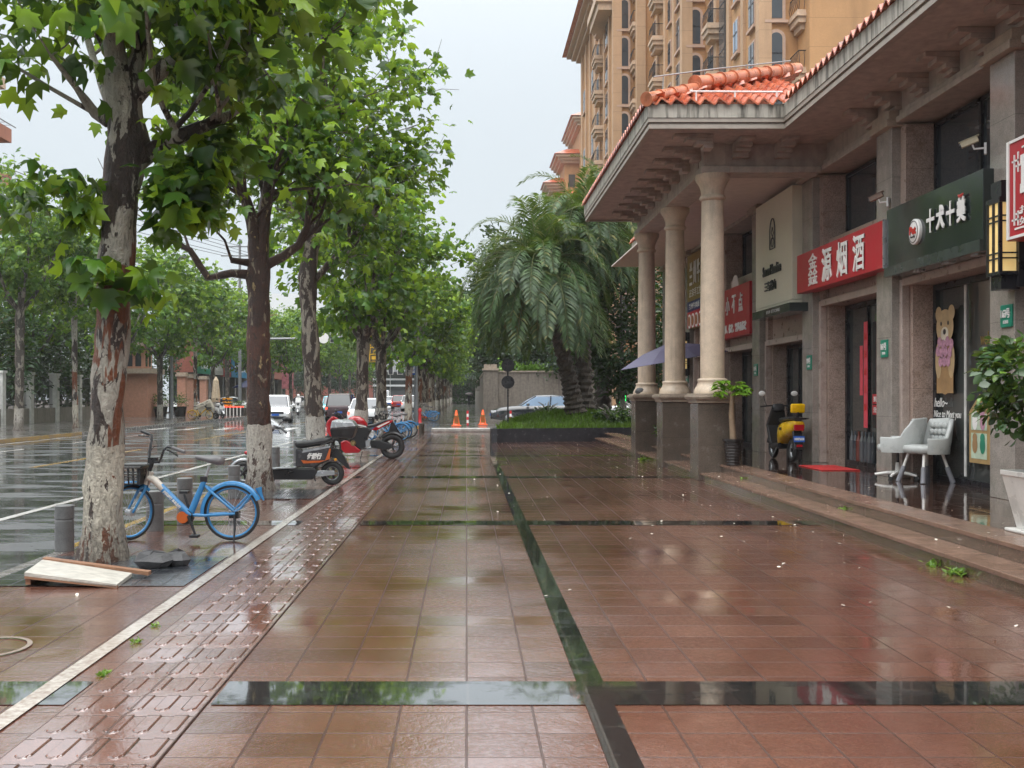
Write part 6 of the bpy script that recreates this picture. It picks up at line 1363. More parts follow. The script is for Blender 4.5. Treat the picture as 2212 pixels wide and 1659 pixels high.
def wheel(parent, c, r, w, name, rimmat, rz=0, spokes=0, rimw=.5, fat=False):
    o = thing('tmp', None, None)
    mb = MB(); mb.torus((0, 0, 0), r - w, w, 'y', 40, 10); t = mb.build(name, M['tyre'], parent, smooth=60); t.location = c; t.rotation_euler = (0, 0, rz); bpy.data.objects.remove(o)
    mb = MB(); rr = r - w * 1.75
    mb.torus((0, 0, 0), rr, w * .8 if not fat else w * .5, 'y', 40, 8, sq=1.0); mb.build('rim', M[rimmat], t, smooth=60)
    mb = MB(); mb.lathe([(.02, -.05), (.035, -.045), (.035, .045), (.02, .05)], (0, 0, 0), 12, axis='y')
    if spokes > 12:
        for k in range(spokes):
            a = 2 * math.pi * k / spokes; b = a + (.35 if k % 2 else -.35); s_ = .035 if k % 4 < 2 else -.035
            mb.tube([(.03 * math.cos(b), s_, .03 * math.sin(b)), (rr * math.cos(a), 0, rr * math.sin(a))], .0016, 3, False)
    else:
        for k in range(spokes):
            a = 2 * math.pi * k / spokes; mb.tube([(.03 * math.cos(a - .15), .0, .03 * math.sin(a - .15)), (rr * math.cos(a - .12), 0, rr * math.sin(a - .12))], [.016, .012], 6); mb.tube([(.03 * math.cos(a + .15), .0, .03 * math.sin(a + .15)), (rr * math.cos(a + .12), 0, rr * math.sin(a + .12))], [.014, .010], 6)
    mb.build('hub', M['spoke' if spokes > 12 else 'black_plastic'], t, smooth=50)
    return t
def bicycle(label, loc, rz, frame='bike_blue', front='bike_white', group=None, plate=False, wheelrim=None):
    B = thing('bicycle', label, 'bicycle', loc, rz, group)
    q = lambda zx, zy, y=0.: ((zx - 1535) * .000791, y, (1590 - zy) * .000791)
    wr = wheelrim or frame
    wheel(B, (0, 0, .289), .289, .020, 'rear_wheel', wr, 0, 36); wheel(B, (-1.052, 0, .289), .289, .020, 'front_wheel', wr, R(50), 36)
    f = MB()
    f.tube([q(600, 880), q(960, 1235), q(1010, 1262)], [.050, .047, .038], 12, sq=.75); f.tube([q(985, 1262), q(1085, 1020), q(1178, 805)], [.036, .034, .026], 12, sq=.8)
    for y in (-.055, .055): f.tube([q(985, 1258), q(1200, 1258, y), q(1590, 1235, y)], .016, 8); f.tube([q(1190, 880), q(1260, 935, y), q(1565, 1195, y)], .014, 8)
    f.build('frame', M[frame], B, smooth=60)
    h = MB(); h.tube([q(478, 690), q(420, 860)], .034, 12); h.tube([q(440, 770), q(520, 800), q(640, 920)], [.055, .054, .051], 12, sq=.7); h.build('head_tube', M[front], B, smooth=60)
    fk = MB()
    ca, sa = math.cos(R(50)), math.sin(R(50))
    for s_ in (-.055, .055): fk.tube([q(415, 870), (-.93 - sa * s_, ca * s_, .52), (-1.052 - sa * s_ * 1.0, ca * s_, .289)], [.022, .018, .012], 8)
    fk.build('fork', M[frame], B, smooth=60)
    fe = MB()
    def fender(c, r0, a0, a1, w, rz_=0, n=26):
        ring = []; cr_, sr_ = math.cos(rz_), math.sin(rz_)
        for i in range(n + 1):
            a = a0 + (a1 - a0) * i / n; row = []
            for (dy, dr) in ((-w, -.03), (-w, -.005), (-w * .5, .012), (w * .5, .012), (w, -.005), (w, -.03), (w * .8, -.028), (w * .5, .004), (-w * .5, .004), (-w * .8, -.028)):
                x, y, z = (r0 + dr) * math.cos(a), dy, (r0 + dr) * math.sin(a); row.append((c[0] + x * cr_ - y * sr_, c[1] + x * sr_ + y * cr_, c[2] + z))
            ring.append(row)
        fe.loft(ring, True)
    fender((-1.052, 0, .289), .312, R(45), R(115), .032, R(50)); fe.build('front_mudguard', M[frame], B, smooth=50); fe = MB()
    fender((0, 0, .289), .312, R(25), R(187), .035)
    fe.tube([q(1880, 900), q(1905, 980), q(1950, 1068)], [.035, .02, .008], 8, sq=.5)
    fe.build('mudguard', M[frame], B, smooth=50)
    s_ = MB()
    for y in (-.06, .06): s_.tube([q(1800, 980, y), q(1760, 1040, y), q(1640, 1180, y), q(1580, 1205, y)], .011, 6); s_.tube([q(1760, 985, y), q(1570, 1190, y)], .008, 6)
    s_.build('mudguard_stay', M[frame], B, smooth=50)
    p = MB(); p.tube([q(1178, 810), q(1238, 620)], .014, 10); p.build('seat_post', M['spoke'], B, smooth=50); MB().obox(q(1165, 790), (.035, .022, .03)).build('seat_clamp', M['black_plastic'], B, bevel=.008)
    sd_ = MB(); rings = []
    for zx, w, zt, zb in ((1060, .02, 485, 530), (1100, .032, 478, 545), (1180, .045, 492, 560), (1270, .075, 492, 590), (1350, .10, 478, 610), (1405, .095, 490, 605), (1428, .06, 520, 580)):
        a = q(zx, zt)[2]; b = q(zx, zb)[2]; x = q(zx, 0)[0]; rings.append([(x, w * math.cos(t_) , (a + b) / 2 + (a - b) / 2 * math.sin(t_)) for t_ in [2 * math.pi * k / 14 for k in range(14)]])
    sd_.loft(rings, True); sd_.build('saddle', M['saddle_grey'], B, smooth=60)
    hb = MB(); hb.tube([q(455, 700), q(500, 560)], .022, 10); hb.obox(q(505, 545), (.045, .035, .03)); hb.tube([q(500, 545, .02), q(440, 535, .04), q(415, 460, .09), q(438, 300, .13), q(432, 225, .15), q(385, 205, .17)], .0125, 8)
    hb.tube([q(520, 560, -.02), q(600, 570, -.04), q(640, 510, -.08), q(690, 405, -.12), q(745, 362, -.14), q(810, 372, -.16)], .0125, 8); hb.tube([q(385, 245, .15), q(340, 240, .17), q(245, 228, .18)], .008, 6); hb.tube([q(740, 400, -.15), q(820, 435, -.16), q(890, 480, -.17)], .008, 6)
    hb.tube([q(700, 385, -.12), q(620, 355, -.1), q(540, 360, -.05), q(480, 420, 0), q(465, 600, -.03), q(455, 900, -.04)], .004, 4); hb.tube([q(400, 240, .14), q(470, 330, .06), q(478, 430, 0), q(440, 600, -.02)], .004, 4); ho = hb.build('handlebar', M['black_plastic'], B, smooth=50)
    g = MB(); g.tube([q(390, 210, .17), q(280, 172, .2)], .017, 10); g.build('grip', M['black_leather'], ho, smooth=50); g = MB(); g.tube([q(812, 370, -.16), q(985, 425, -.2)], .018, 10); g.build('grip', M['saddle_grey'], ho, smooth=50)
    bk = MB(); x0, x1, zb, zt = -1.20, -.90, .585, .765
    bk.loft([[(x0 + .03, -.14, zb), (x1 - .02, -.14, zb), (x1 - .02, .14, zb), (x0 + .03, .14, zb)], [(x0 + .03, -.14, zb + .012), (x1 - .02, -.14, zb + .012), (x1 - .02, .14, zb + .012), (x0 + .03, .14, zb + .012)]])
    for z, e in ((zb + .06, .01), (zb + .11, .02), (zt, .03)):
        for y in (-.14 - e, .14 + e): bk.tube([(x0 + .03 - e, y, z), (x1 - .02 + e, y, z)], .008 if z < zt else .014, 5)
        for x in (x0 + .03 - e, x1 - .02 + e): bk.tube([(x, -.14 - e, z), (x, .14 + e, z)], .008 if z < zt else .014, 5)
    for i in range(6):
        x = x0 + .03 + (x1 - x0 - .05) * i / 5
        for y in (-1, 1): bk.tube([(x, y * .14, zb), (x, y * .17, zt)], .009, 5)
    bk.box(x1 - .03, x1 - .0, -.16, .16, zb, zt - .01); bk.tube([(x1, 0, zb + .08), q(420, 800)], .02, 6); bk.build('basket', M['black_plastic'], B)
    cr_ = MB(); cr_.tube([q(985, 1262, -.06), q(1085, 1500, -.09)], [.018, .012], 8); cr_.tube([q(985, 1262, .06), q(880, 1000, .09)], [.018, .012], 8); cr_.lathe([(.075, -.03), (.078, -.025), (.078, .03)], q(940, 1285), 20, axis='y'); co_ = cr_.build('crank', M['black_plastic'], B, smooth=50)
    for (a, b, y) in ((1095, 1510, -.14), (870, 975, .14)): MB().obox(q(a, b, y), (.045, .05, .014)).build('pedal', M['black_plastic'], co_, bevel=.004)
    MB().lathe([(.06, .0), (.062, .004), (.05, .03)], q(905, 1285, -.045), 20, axis='y').build('chain_cover', M['orange_decal'], B, smooth=40)
    k = MB(); k.tube([q(1588, 1250, -.07), q(1598, 1430, -.10), q(1600, 1588, -.15)], [.014, .012, .008], 8); k.obox(q(1570, 1250), (.05, .05, .035)); k.build('kickstand', M['black_plastic'], B, smooth=50)
    if frame == 'bike_blue':
        dx, dz = q(880, 1165)[0] - q(650, 935)[0], q(880, 1165)[2] - q(650, 935)[2]; an = math.atan2(dz, dx)
        m_ = CAM_FACE @ Matrix.Rotation(an, 3, 'Z'); c_ = q(770, 1050, -.049); text('扫码骑行 单车出行', .24, .032, c_, m_, M['white_letter'], B, bold=.02, world=False, ext=.002)
    if plate: MB().box(.27, .30, -.06, .06, .32, .44).build('number_plate', M['plate_yellow'], B)
    return B
BG = 'blue share bicycles'
BK = bicycle('blue share bicycle with white head tube parked beside the thick near tree', (-2.42, 10.98, .004), 0, group=BG)
def recopy(src, loc, rz, label): return copytree(src, loc, rz, label)
recopy(BK, (-2.15, 34.8, .004), R(-6), 'blue share bicycle just behind the red motorcycle'); recopy(BK, (-2.12, 36.0, .004), R(4), 'blue share bicycle second behind the red motorcycle'); 
bicycle('dark share bicycle with a wire basket and yellow plate beside the two blue bicycles', (-2.0, 37.4, .004), R(5), 'bike_blue', 'black_plastic', BG, True, 'black_plastic')
recopy(BK, (-1.85, 61.0, .004), R(10), 'lone blue share bicycle far along the pavement under the trees'); recopy(BK, (-2.1, 62.6, .004), R(20), 'blue share bicycle parked just beyond the lone far one')
bicycle('yellow share bicycle on the opposite pavement before the white car', (-16.9, 65.6, 0), R(180), 'bike_yellow', 'bike_yellow')
# ---- black electric scooter with top box
def poly_slab(mb, pts, y0, y1, qf, mi=0, inset=.0):
    a = [qf(*p) for p in pts]; mb.loft([[(x, y0, z) for x, _, z in a], [(x, y1, z) for x, _, z in a]], True, mi)
ES = thing('electric_scooter', 'black electric scooter with flat footboard and a silver and black top box', 'scooter', (-2.24, 17.75, .004))
q2 = lambda zx, zy, y=0.: ((zx - 1200) * .001432, y, (1068 - zy) * .001432)
wheel(ES, q2(1200, 930), .198, .045, 'rear_wheel', 'silver_paint', 0, 5, fat=True); wheel(ES, q2(170, 930), .198, .04, 'front_wheel', 'silver_paint', 0, 5, fat=True)
b = MB(); poly_slab(b, [(480, 880), (1010, 865), (1040, 900), (985, 1000), (500, 1000)], -.13, .13, q2); b.build('footboard', M['black_plastic'], ES, bevel=.02)
b = MB(); poly_slab(b, [(480, 868), (790, 855), (790, 866), (480, 879)], -.15, .15, q2); b.build('foot_mat', M['silver_paint'], ES)
b = MB(); poly_slab(b, [(785, 640), (860, 655), (1190, 600), (1205, 690), (1170, 780), (1000, 850), (785, 855)], -.14, .14, q2); bo = b.build('seat_body', M['panel_grey'], ES, bevel=.03, seg=3)
b = MB(); poly_slab(b, [(880, 655), (1190, 605), (1190, 625), (860, 690)], -.147, .147, q2); b.build('silver_trim', M['silver_paint'], ES)
b = MB(); poly_slab(b, [(850, 770), (930, 780), (1130, 775), (1180, 640), (1195, 640), (1180, 760), (1060, 800), (880, 810)], -.146, .146, q2); b.build('orange_flash', M['orange_decal'], ES)
text('仕酷行', .24, .10, q2(1010, 725, -.1465), CAM_FACE, M['white_letter'], ES, bold=.03, world=False, shear=.3)
rings = []
for zx, zt, zb, w in ((772, 570, 610, .08), (790, 552, 635, .12), (860, 548, 640, .13), (950, 545, 625, .13), (1040, 520, 612, .125), (1120, 514, 595, .12), (1185, 512, 580, .10), (1200, 520, 560, .07)):
    x, _, a = q2(zx, zt); bb = q2(zx, zb)[2]; rings.append([(x, w * math.cos(t_), (a + bb) / 2 + (a - bb) / 2 * (abs(math.sin(t_)) ** .7) * (1 if math.sin(t_) > 0 else -1)) for t_ in [2 * math.pi * k / 16 for k in range(16)]])
MB().loft(rings, True).build('seat', M['black_leather'], ES, smooth=60)
b = MB(); poly_slab(b, [(1180, 640), (1260, 640), (1330, 720), (1415, 885), (1370, 870), (1250, 760), (1180, 740)], -.06, .06, q2); b.build('rear_mudguard', M['black_plastic'], ES, bevel=.015)
b = MB(); b.ball(q2(1245, 768, -.09), (.025, .02, .025), 10, 8); b.build('indicator', M['amber'], ES, smooth=60)
b = MB(); poly_slab(b, [(990, 905), (1090, 890), (1235, 895), (1240, 945), (1090, 965), (960, 960)], -.10, -.06, q2); b.build('swing_arm', M['silver_paint'], ES, bevel=.012)
b = MB(); 
for y in (-.11, .11): b.tube([q2(1080, 600, y), q2(1200, 550, y), q2(1330, 530, y)], .012, 6); b.tube([q2(1200, 560, y), q2(1240, 660, y), q2(1000, 860, y), q2(960, 890, y)], .014, 6)
b.box(*[q2(1180, 0)[0], q2(1400, 0)[0], -.12, .12, q2(0, 545)[2], q2(0, 528)[2]]); b.build('rack', M['black_plastic'], ES)
tb_ = thing('top_box', 'large black luggage box with a silver lid on the rack of the black scooter', 'box', tuple(Vector(ES.location) + Vector(q2(1340, 520))))
x0, x1 = q2(1190, 0)[0] - q2(1340, 0)[0], q2(1495, 0)[0] - q2(1340, 0)[0]; zz = lambda v: (520 - v) * .001432
b = MB(); b.loft([[(x0 + .03, -.2, 0), (x1 - .07, -.2, 0), (x1 - .07, .2, 0), (x0 + .03, .2, 0)], [(x0, -.24, zz(410)), (x1, -.24, zz(385)), (x1, .24, zz(385)), (x0, .24, zz(410))]], True); b.build('lower_shell', M['black_plastic'], tb_, bevel=.02, seg=3)
b = MB(); b.loft([[(x0 + .005, -.235, zz(408)), (x1 - .005, -.235, zz(383)), (x1 - .005, .235, zz(383)), (x0 + .005, .235, zz(408))], [(x0 + .03, -.22, zz(320)), (x1 - .06, -.22, zz(325)), (x1 - .06, .22, zz(325)), (x0 + .03, .22, zz(320))], [(x0 + .09, -.15, zz(302)), (x1 - .13, -.15, zz(305)), (x1 - .13, .15, zz(305)), (x0 + .09, .15, zz(302))]], True); b.build('lid', M['silver_paint'], tb_, bevel=.02, seg=3)
b = MB(); b.tube([q2(170, 900), q2(300, 720), q2(440, 480), q2(520, 400)], [.03, .035, .04, .03], 10); b.build('steering_column', M['black_plastic'], ES, smooth=50)
for y in (-.07, .07): MB().tube([q2(300, 740, y), q2(170, 930, y)], .02, 8).build('fork_leg', M['black_plastic'], ES)
b = MB(); poly_slab(b, [(250, 730), (330, 560), (430, 420), (475, 420), (420, 620), (480, 860), (420, 860), (330, 760)], -.12, .12, q2); b.build('leg_shield', M['black_plastic'], ES, bevel=.03)
b = MB(); rings = []
for zx, zt, zb, w in ((420, 300, 420, .10), (470, 272, 425, .15), (540, 310, 420, .15), (600, 355, 418, .12), (640, 385, 405, .06)):
    x, _, a = q2(zx, zt); bb = q2(zx, zb)[2]; rings.append([(x, w * math.cos(t_), (a + bb) / 2 + (a - bb) / 2 * math.sin(t_)) for t_ in [2 * math.pi * k / 12 for k in range(12)]])
MB().loft(rings, True).build('cowl', M['silver_paint'], ES, smooth=40)
b = MB(); b.tube([q2(560, 400, -.1), q2(630, 400, -.22), q2(705, 450, -.34)], [.016, .018, .02], 10); b.tube([q2(560, 400, .1), q2(560, 390, .3)], .016, 8); b.tube([q2(600, 430, -.2), q2(630, 465, -.26)], .008, 6); b.build('handlebar', M['black_plastic'], ES, smooth=50)
b = MB(); b.tube([q2(600, 370, -.18), q2(620, 340, -.2), q2(690, 305, -.25)], .007, 6); b.ball(q2(700, 300, -.26), (.075, .03, .04), 12, 8); b.build('mirror', M['black_plastic'], ES, smooth=50)
b = MB(); b.torus(q2(170, 930), .225, .03, 'y', 16, 8, a0=R(35), a1=R(150)); b.build('front_mudguard', M['silver_paint'], ES, smooth=50); MB().ball(q2(215, 690, -.05), (.05, .03, .035), 10, 6).build('front_lamp', M['moto_red'], ES, smooth=50)
b = MB(); b.tube([q2(985, 940, -.12), q2(1020, 1015, -.14)], .012, 6); b.tube([q2(540, 1000, -.12), q2(510, 1066, -.18)], .012, 6); b.build('stand', M['black_plastic'], ES)
# ---- red motorcycle
MC = thing('motorcycle', 'red and black sports motorcycle parked nose to the road behind the black scooter', 'motorcycle', (-1.755, 25.1, .004))
q3 = lambda zx, zy, y=0.: ((zx - 1900) * .00203, y, (758 - zy) * .00203)
wheel(MC, q3(1900, 613), .295, .062, 'rear_wheel', 'black_plastic', 0, 5, fat=True); wheel(MC, q3(1200, 613), .292, .05, 'front_wheel', 'black_plastic', 0, 5, fat=True)
def ell(zx0, zx1, f, mat, name, y0=0):
    rings = []
    for zx, zt, zb, w in f:
        x, _, a = q3(zx, zt); bb = q3(zx, zb)[2]; rings.append([(x, w * math.cos(t_), (a + bb) / 2 + (a - bb) / 2 * (abs(math.sin(t_)) ** .8) * (1 if math.sin(t_) > 0 else -1)) for t_ in [2 * math.pi * k / 16 for k in range(16)]])
    return MB().loft(rings, True).build(name, M[mat], MC, smooth=55)
ell(0, 0, ((1385, 300, 330, .06), (1410, 272, 350, .13), (1460, 257, 370, .17), (1520, 262, 385, .17), (1570, 290, 392, .14), (1612, 345, 395, .09)), 'moto_red', 'tank')
ell(0, 0, ((1605, 372, 392, .07), (1640, 355, 396, .10), (1700, 345, 390, .12), (1760, 320, 360, .12), (1830, 298, 330, .11), (1890, 292, 308, .09), (1912, 298, 304, .06)), 'black_leather', 'seat')
b = MB()
for s_ in (-1, 1): poly_slab(b, [(1660, 420), (1740, 370), (1850, 318), (1912, 305), (1900, 335), (1800, 385), (1720, 430)], .07 * s_, .12 * s_, q3)
b.build('tail_cowl', M['moto_red'], MC, bevel=.012)
b = MB()
for s_ in (-1, 1): poly_slab(b, [(1720, 385), (1860, 325), (1880, 325), (1750, 395)], .121 * s_, .124 * s_, q3); poly_slab(b, [(1470, 345), (1600, 375), (1615, 392), (1480, 365)], .172 * s_, .176 * s_, q3)
b.build('white_stripe', M['white_letter'], MC)
b = MB(); poly_slab(b, [(1138, 360), (1150, 322), (1200, 268), (1235, 262), (1300, 300), (1392, 330), (1390, 395), (1300, 440), (1250, 485), (1190, 505), (1146, 445)], -.125, .125, q3); b.build('front_fairing', M['moto_red'], MC, bevel=.035, seg=3)
b = MB(); poly_slab(b, [(1215, 275), (1262, 215), (1285, 222), (1345, 290), (1300, 310)], -.07, .07, q3); b.build('cockpit', M['black_plastic'], MC, bevel=.02)
MB().box(q3(1150,0)[0], q3(1175,0)[0], -.08, .08, q3(0,400)[2], q3(0,330)[2]).build('headlight', M['grey_glass'], MC, bevel=.02)
b = MB(); 
for s_ in (-1, 1): poly_slab(b, [(1310, 560), (1370, 535), (1470, 600), (1540, 655), (1520, 685), (1360, 690), (1320, 650)], .06 * s_, .17 * s_, q3)
b.build('belly_fairing', M['moto_red'], MC, bevel=.02)
b = MB(); poly_slab(b, [(1380, 400), (1620, 395), (1665, 420), (1620, 500), (1600, 620), (1540, 650), (1460, 600), (1400, 540)], -.12, .12, q3); poly_slab(b, [(1180, 430), (1400, 420), (1420, 470), (1240, 480)], -.1, .1, q3); b.build('engine', M['black_plastic'], MC, bevel=.02)
MB().lathe([(.0, -.02), (.055, -.02), (.065, .0), (.065, .05)], q3(1455, 572, -.17), 20, axis='y').build('engine_cover', M['gold_metal'], MC, smooth=40)
b = MB(); poly_slab(b, [(1600, 545), (1660, 530), (1650, 580), (1620, 625), (1600, 610)], -.19, -.15, q3); poly_slab(b, [(1665, 440), (1690, 435), (1740, 485), (1770, 430), (1785, 440), (1745, 510)], -.17, -.14, q3); b.build('footrest_bracket', M['silver_paint'], MC, bevel=.006)
b = MB()
for s_ in (-1, 1): poly_slab(b, [(1640, 545), (1760, 540), (1900, 590), (1905, 635), (1800, 650), (1660, 625)], .10 * s_, .145 * s_, q3)
b.build('swing_arm', M['black_plastic'], MC, bevel=.015)
b = MB(); b.torus(q3(1900, 613), .315, .05, 'y', 18, 8, a0=R(35), a1=R(140), sq=1.4); poly_slab(b, [(1850, 470), (1890, 330), (1915, 330), (2000, 470), (1960, 475)], -.05, .05, q3); b.build('rear_mudguard', M['black_plastic'], MC, smooth=50)
b = MB(); 
for y in (-.1, .1): b.tube([q3(1200, 613, y), q3(1290, 330, y), q3(1310, 270, y)], .028, 8)
b.build('fork', M['black_plastic'], MC); b = MB(); b.tube([q3(1300, 265, -.32), q3(1290, 255, -.1), q3(1290, 255, .1), q3(1300, 265, .32)], .014, 8); b.build('handlebar', M['black_plastic'], MC)
b = MB(); b.tube([q3(1200, 280, -.2), q3(1165, 250, -.26)], .008, 6); b.ball(q3(1145, 222, -.28), (.035, .05, .055), 10, 8); b.tube([q3(1240, 250, .2), q3(1230, 225, .3)], .008, 6); b.ball(q3(1230, 205, .3), (.03, .05, .05), 10, 8); b.build('mirror', M['black_plastic'], MC, smooth=50)
b = MB(); rings = [[q3(1205, 235, y) for y in (-.1, 0, .1)] + [q3(1203, 240, y) for y in (.1, 0, -.1)], [q3(1275, 180, y * .7) for y in (-.1, 0, .1)] + [q3(1273, 185, y * .7) for y in (.1, 0, -.1)]]; b.loft(rings, True); b.build('windscreen', M['grey_glass'], MC)
b = MB(); b.tube([q3(1560, 670, -.14), q3(1540, 755, -.2)], .012, 6); b.build('stand', M['black_plastic'], MC); b = MB(); b.tube([q3(1420, 640, .1), q3(1620, 650, .12), q3(1760, 600, .16)], [.03, .04, .05], 10); b.build('exhaust', M['silver_paint'], MC, smooth=50)
# ---- scooters modelled in the round (front = +x)
def scooter(label, loc, rz, paint, group=None, backrest=False, lite=False, white_mirror=False):
    S_ = thing('motor_scooter', label, 'scooter', loc, rz, group)
    wheel(S_, (-.55, 0, .215), .215, .05, 'rear_wheel', 'silver_paint', 0, 5, fat=True); wheel(S_, (.62, 0, .215), .215, .048, 'front_wheel', 'silver_paint', 0, 5, fat=True)
    def hull(st, mat, name):
        return MB().loft([[(x, w * (abs(math.cos(t_)) ** .7) * (1 if math.cos(t_) > 0 else -1), (zt + zb) / 2 + (zt - zb) / 2 * (abs(math.sin(t_)) ** .7) * (1 if math.sin(t_) > 0 else -1)) for t_ in [2 * math.pi * k / 16 for k in range(16)]] for x, zt, zb, w in st], True).build(name, M[mat], S_, smooth=55)
    hull(((-.86, .74, .68, .07), (-.80, .76, .58, .13), (-.6, .76, .47, .165), (-.3, .74, .38, .17), (-.08, .70, .30, .15), (0, .45, .28, .12)), paint, 'rear_body')
    hull(((-.1, .34, .22, .15), (.1, .30, .2, .16), (.36, .32, .2, .15)), 'black_plastic', 'footboard')
    b = MB(); b.loft([[(.30, y * 1.0, .28) for y in (-.16, .16)] + [(.40, y, .28) for y in (.16, -.16)], [(.40, y, .65) for y in (-.2, .2)] + [(.50, y, .65) for y in (.19, -.19)], [(.32, y, .98) for y in (-.12, .12)] + [(.42, y, .98) for y in (.11, -.11)]], True); b.build('leg_shield', M[paint if lite else 'black_plastic'], S_, bevel=.03)
    hull(((.28, .98, .92, .05), (.32, 1.06, .9, .12), (.44, 1.05, .84, .11), (.52, .95, .82, .05)), 'black_plastic', 'cowl')
    hull(((-.84, .80, .74, .06), (-.75, .83, .75, .11), (-.5, .83, .75, .14), (-.2, .80, .72, .14), (-.02, .80, .70, .10)), 'black_leather', 'seat')
    b = MB(); b.tube([(.33, -.34, 1.0), (.36, -.12, 1.02), (.36, .12, 1.02), (.33, .34, 1.0)], .014, 8); ho = b.build('handlebar', M['black_plastic'], S_)
    for s_ in (-1, 1):
        b = MB(); b.tube([(.36, s_ * .22, 1.02), (.34, s_ * .28, 1.2)], .007, 5); mo = b.build('mirror', M['black_plastic'], S_); b = MB(); b.ball((.335, s_ * .31, 1.25), (.018, .065, .05), 12, 8); b.build('mirror_head', M['white_letter' if white_mirror else 'black_plastic'], mo, smooth=50)
    b = MB(); b.torus((.62, 0, .215), .245, .05, 'y', 16, 8, a0=R(20), a1=R(150), sq=1.3); b.build('front_mudguard', M[paint if lite else 'black_plastic'], S_, smooth=50)
    for s_ in (-.08, .08): MB().tube([(.40, s_, .75), (.62, s_, .215)], .02, 6).build('fork_leg', M['black_plastic'], S_)
    b = MB(); b.box(-.885, -.84, -.09, .09, .58, .69); b.build('tail_light', M['moto_red'], S_, bevel=.01)
    b = MB(); b.loft([[(-.78, -.08, .58), (-.70, -.08, .58), (-.70, .08, .58), (-.78, .08, .58)], [(-.90, -.085, .24), (-.84, -.085, .24), (-.84, .085, .24), (-.90, .085, .24)]], True); b.build('rear_mudguard', M['black_plastic'], S_, bevel=.01)
    b = MB(); b.obox((-.878, 0, .43), (.004, .10, .055), Matrix.Rotation(R(16), 3, 'Y')); pl_ = b.build('number_plate', M['plate_blue'], S_)
    b = MB(); b.obox((-.895, 0, .31), (.01, .05, .02)); b.build('reflector', M['moto_red'], S_)
    if backrest:
        b = MB(); b.obox((-.80, 0, .98), (.035, .13, .085), Matrix.Rotation(R(-8), 3, 'Y')); b.build('backrest', M[paint], S_, bevel=.03, seg=3); MB().tube([(-.78, .0, .80), (-.8, .0, .92)], .03, 6).build('backrest_post', M['black_plastic'], S_)
        b = MB(); b.tube([(-.5, -.17, .78), (-.85, -.17, .80), (-.95, -.1, .80), (-.95, .1, .80), (-.85, .17, .80), (-.5, .17, .78)], .016, 8); b.build('grab_rail', M['black_plastic'], S_)
        b = MB(); b.tube([(-.02, .12, .26), (-.12, .28, .01)], .012, 6); b.build('stand', M['black_plastic'], S_)
    return S_
YSC = scooter('bright yellow and black scooter with a yellow backrest parked on the terrace', (5.95, 19.98, TZ), R(91), 'scooter_yellow', None, True, white_mirror=True)
m_ = Matrix(((0, 0, -1), (-1, 0, 0), (0, 1, 0)))
text('M0072430', .17, .045, (-.886, 0, .43), m_, M['white_letter'], YSC, bold=.02, world=False)
scm = Matrix(((-1, 0, 0), (0, 0, 1), (0, 1, 0))); text('POLY', .14, .05, (-.35, .172, .60), scm, M['black_letter'], YSC, world=False, shear=.3)
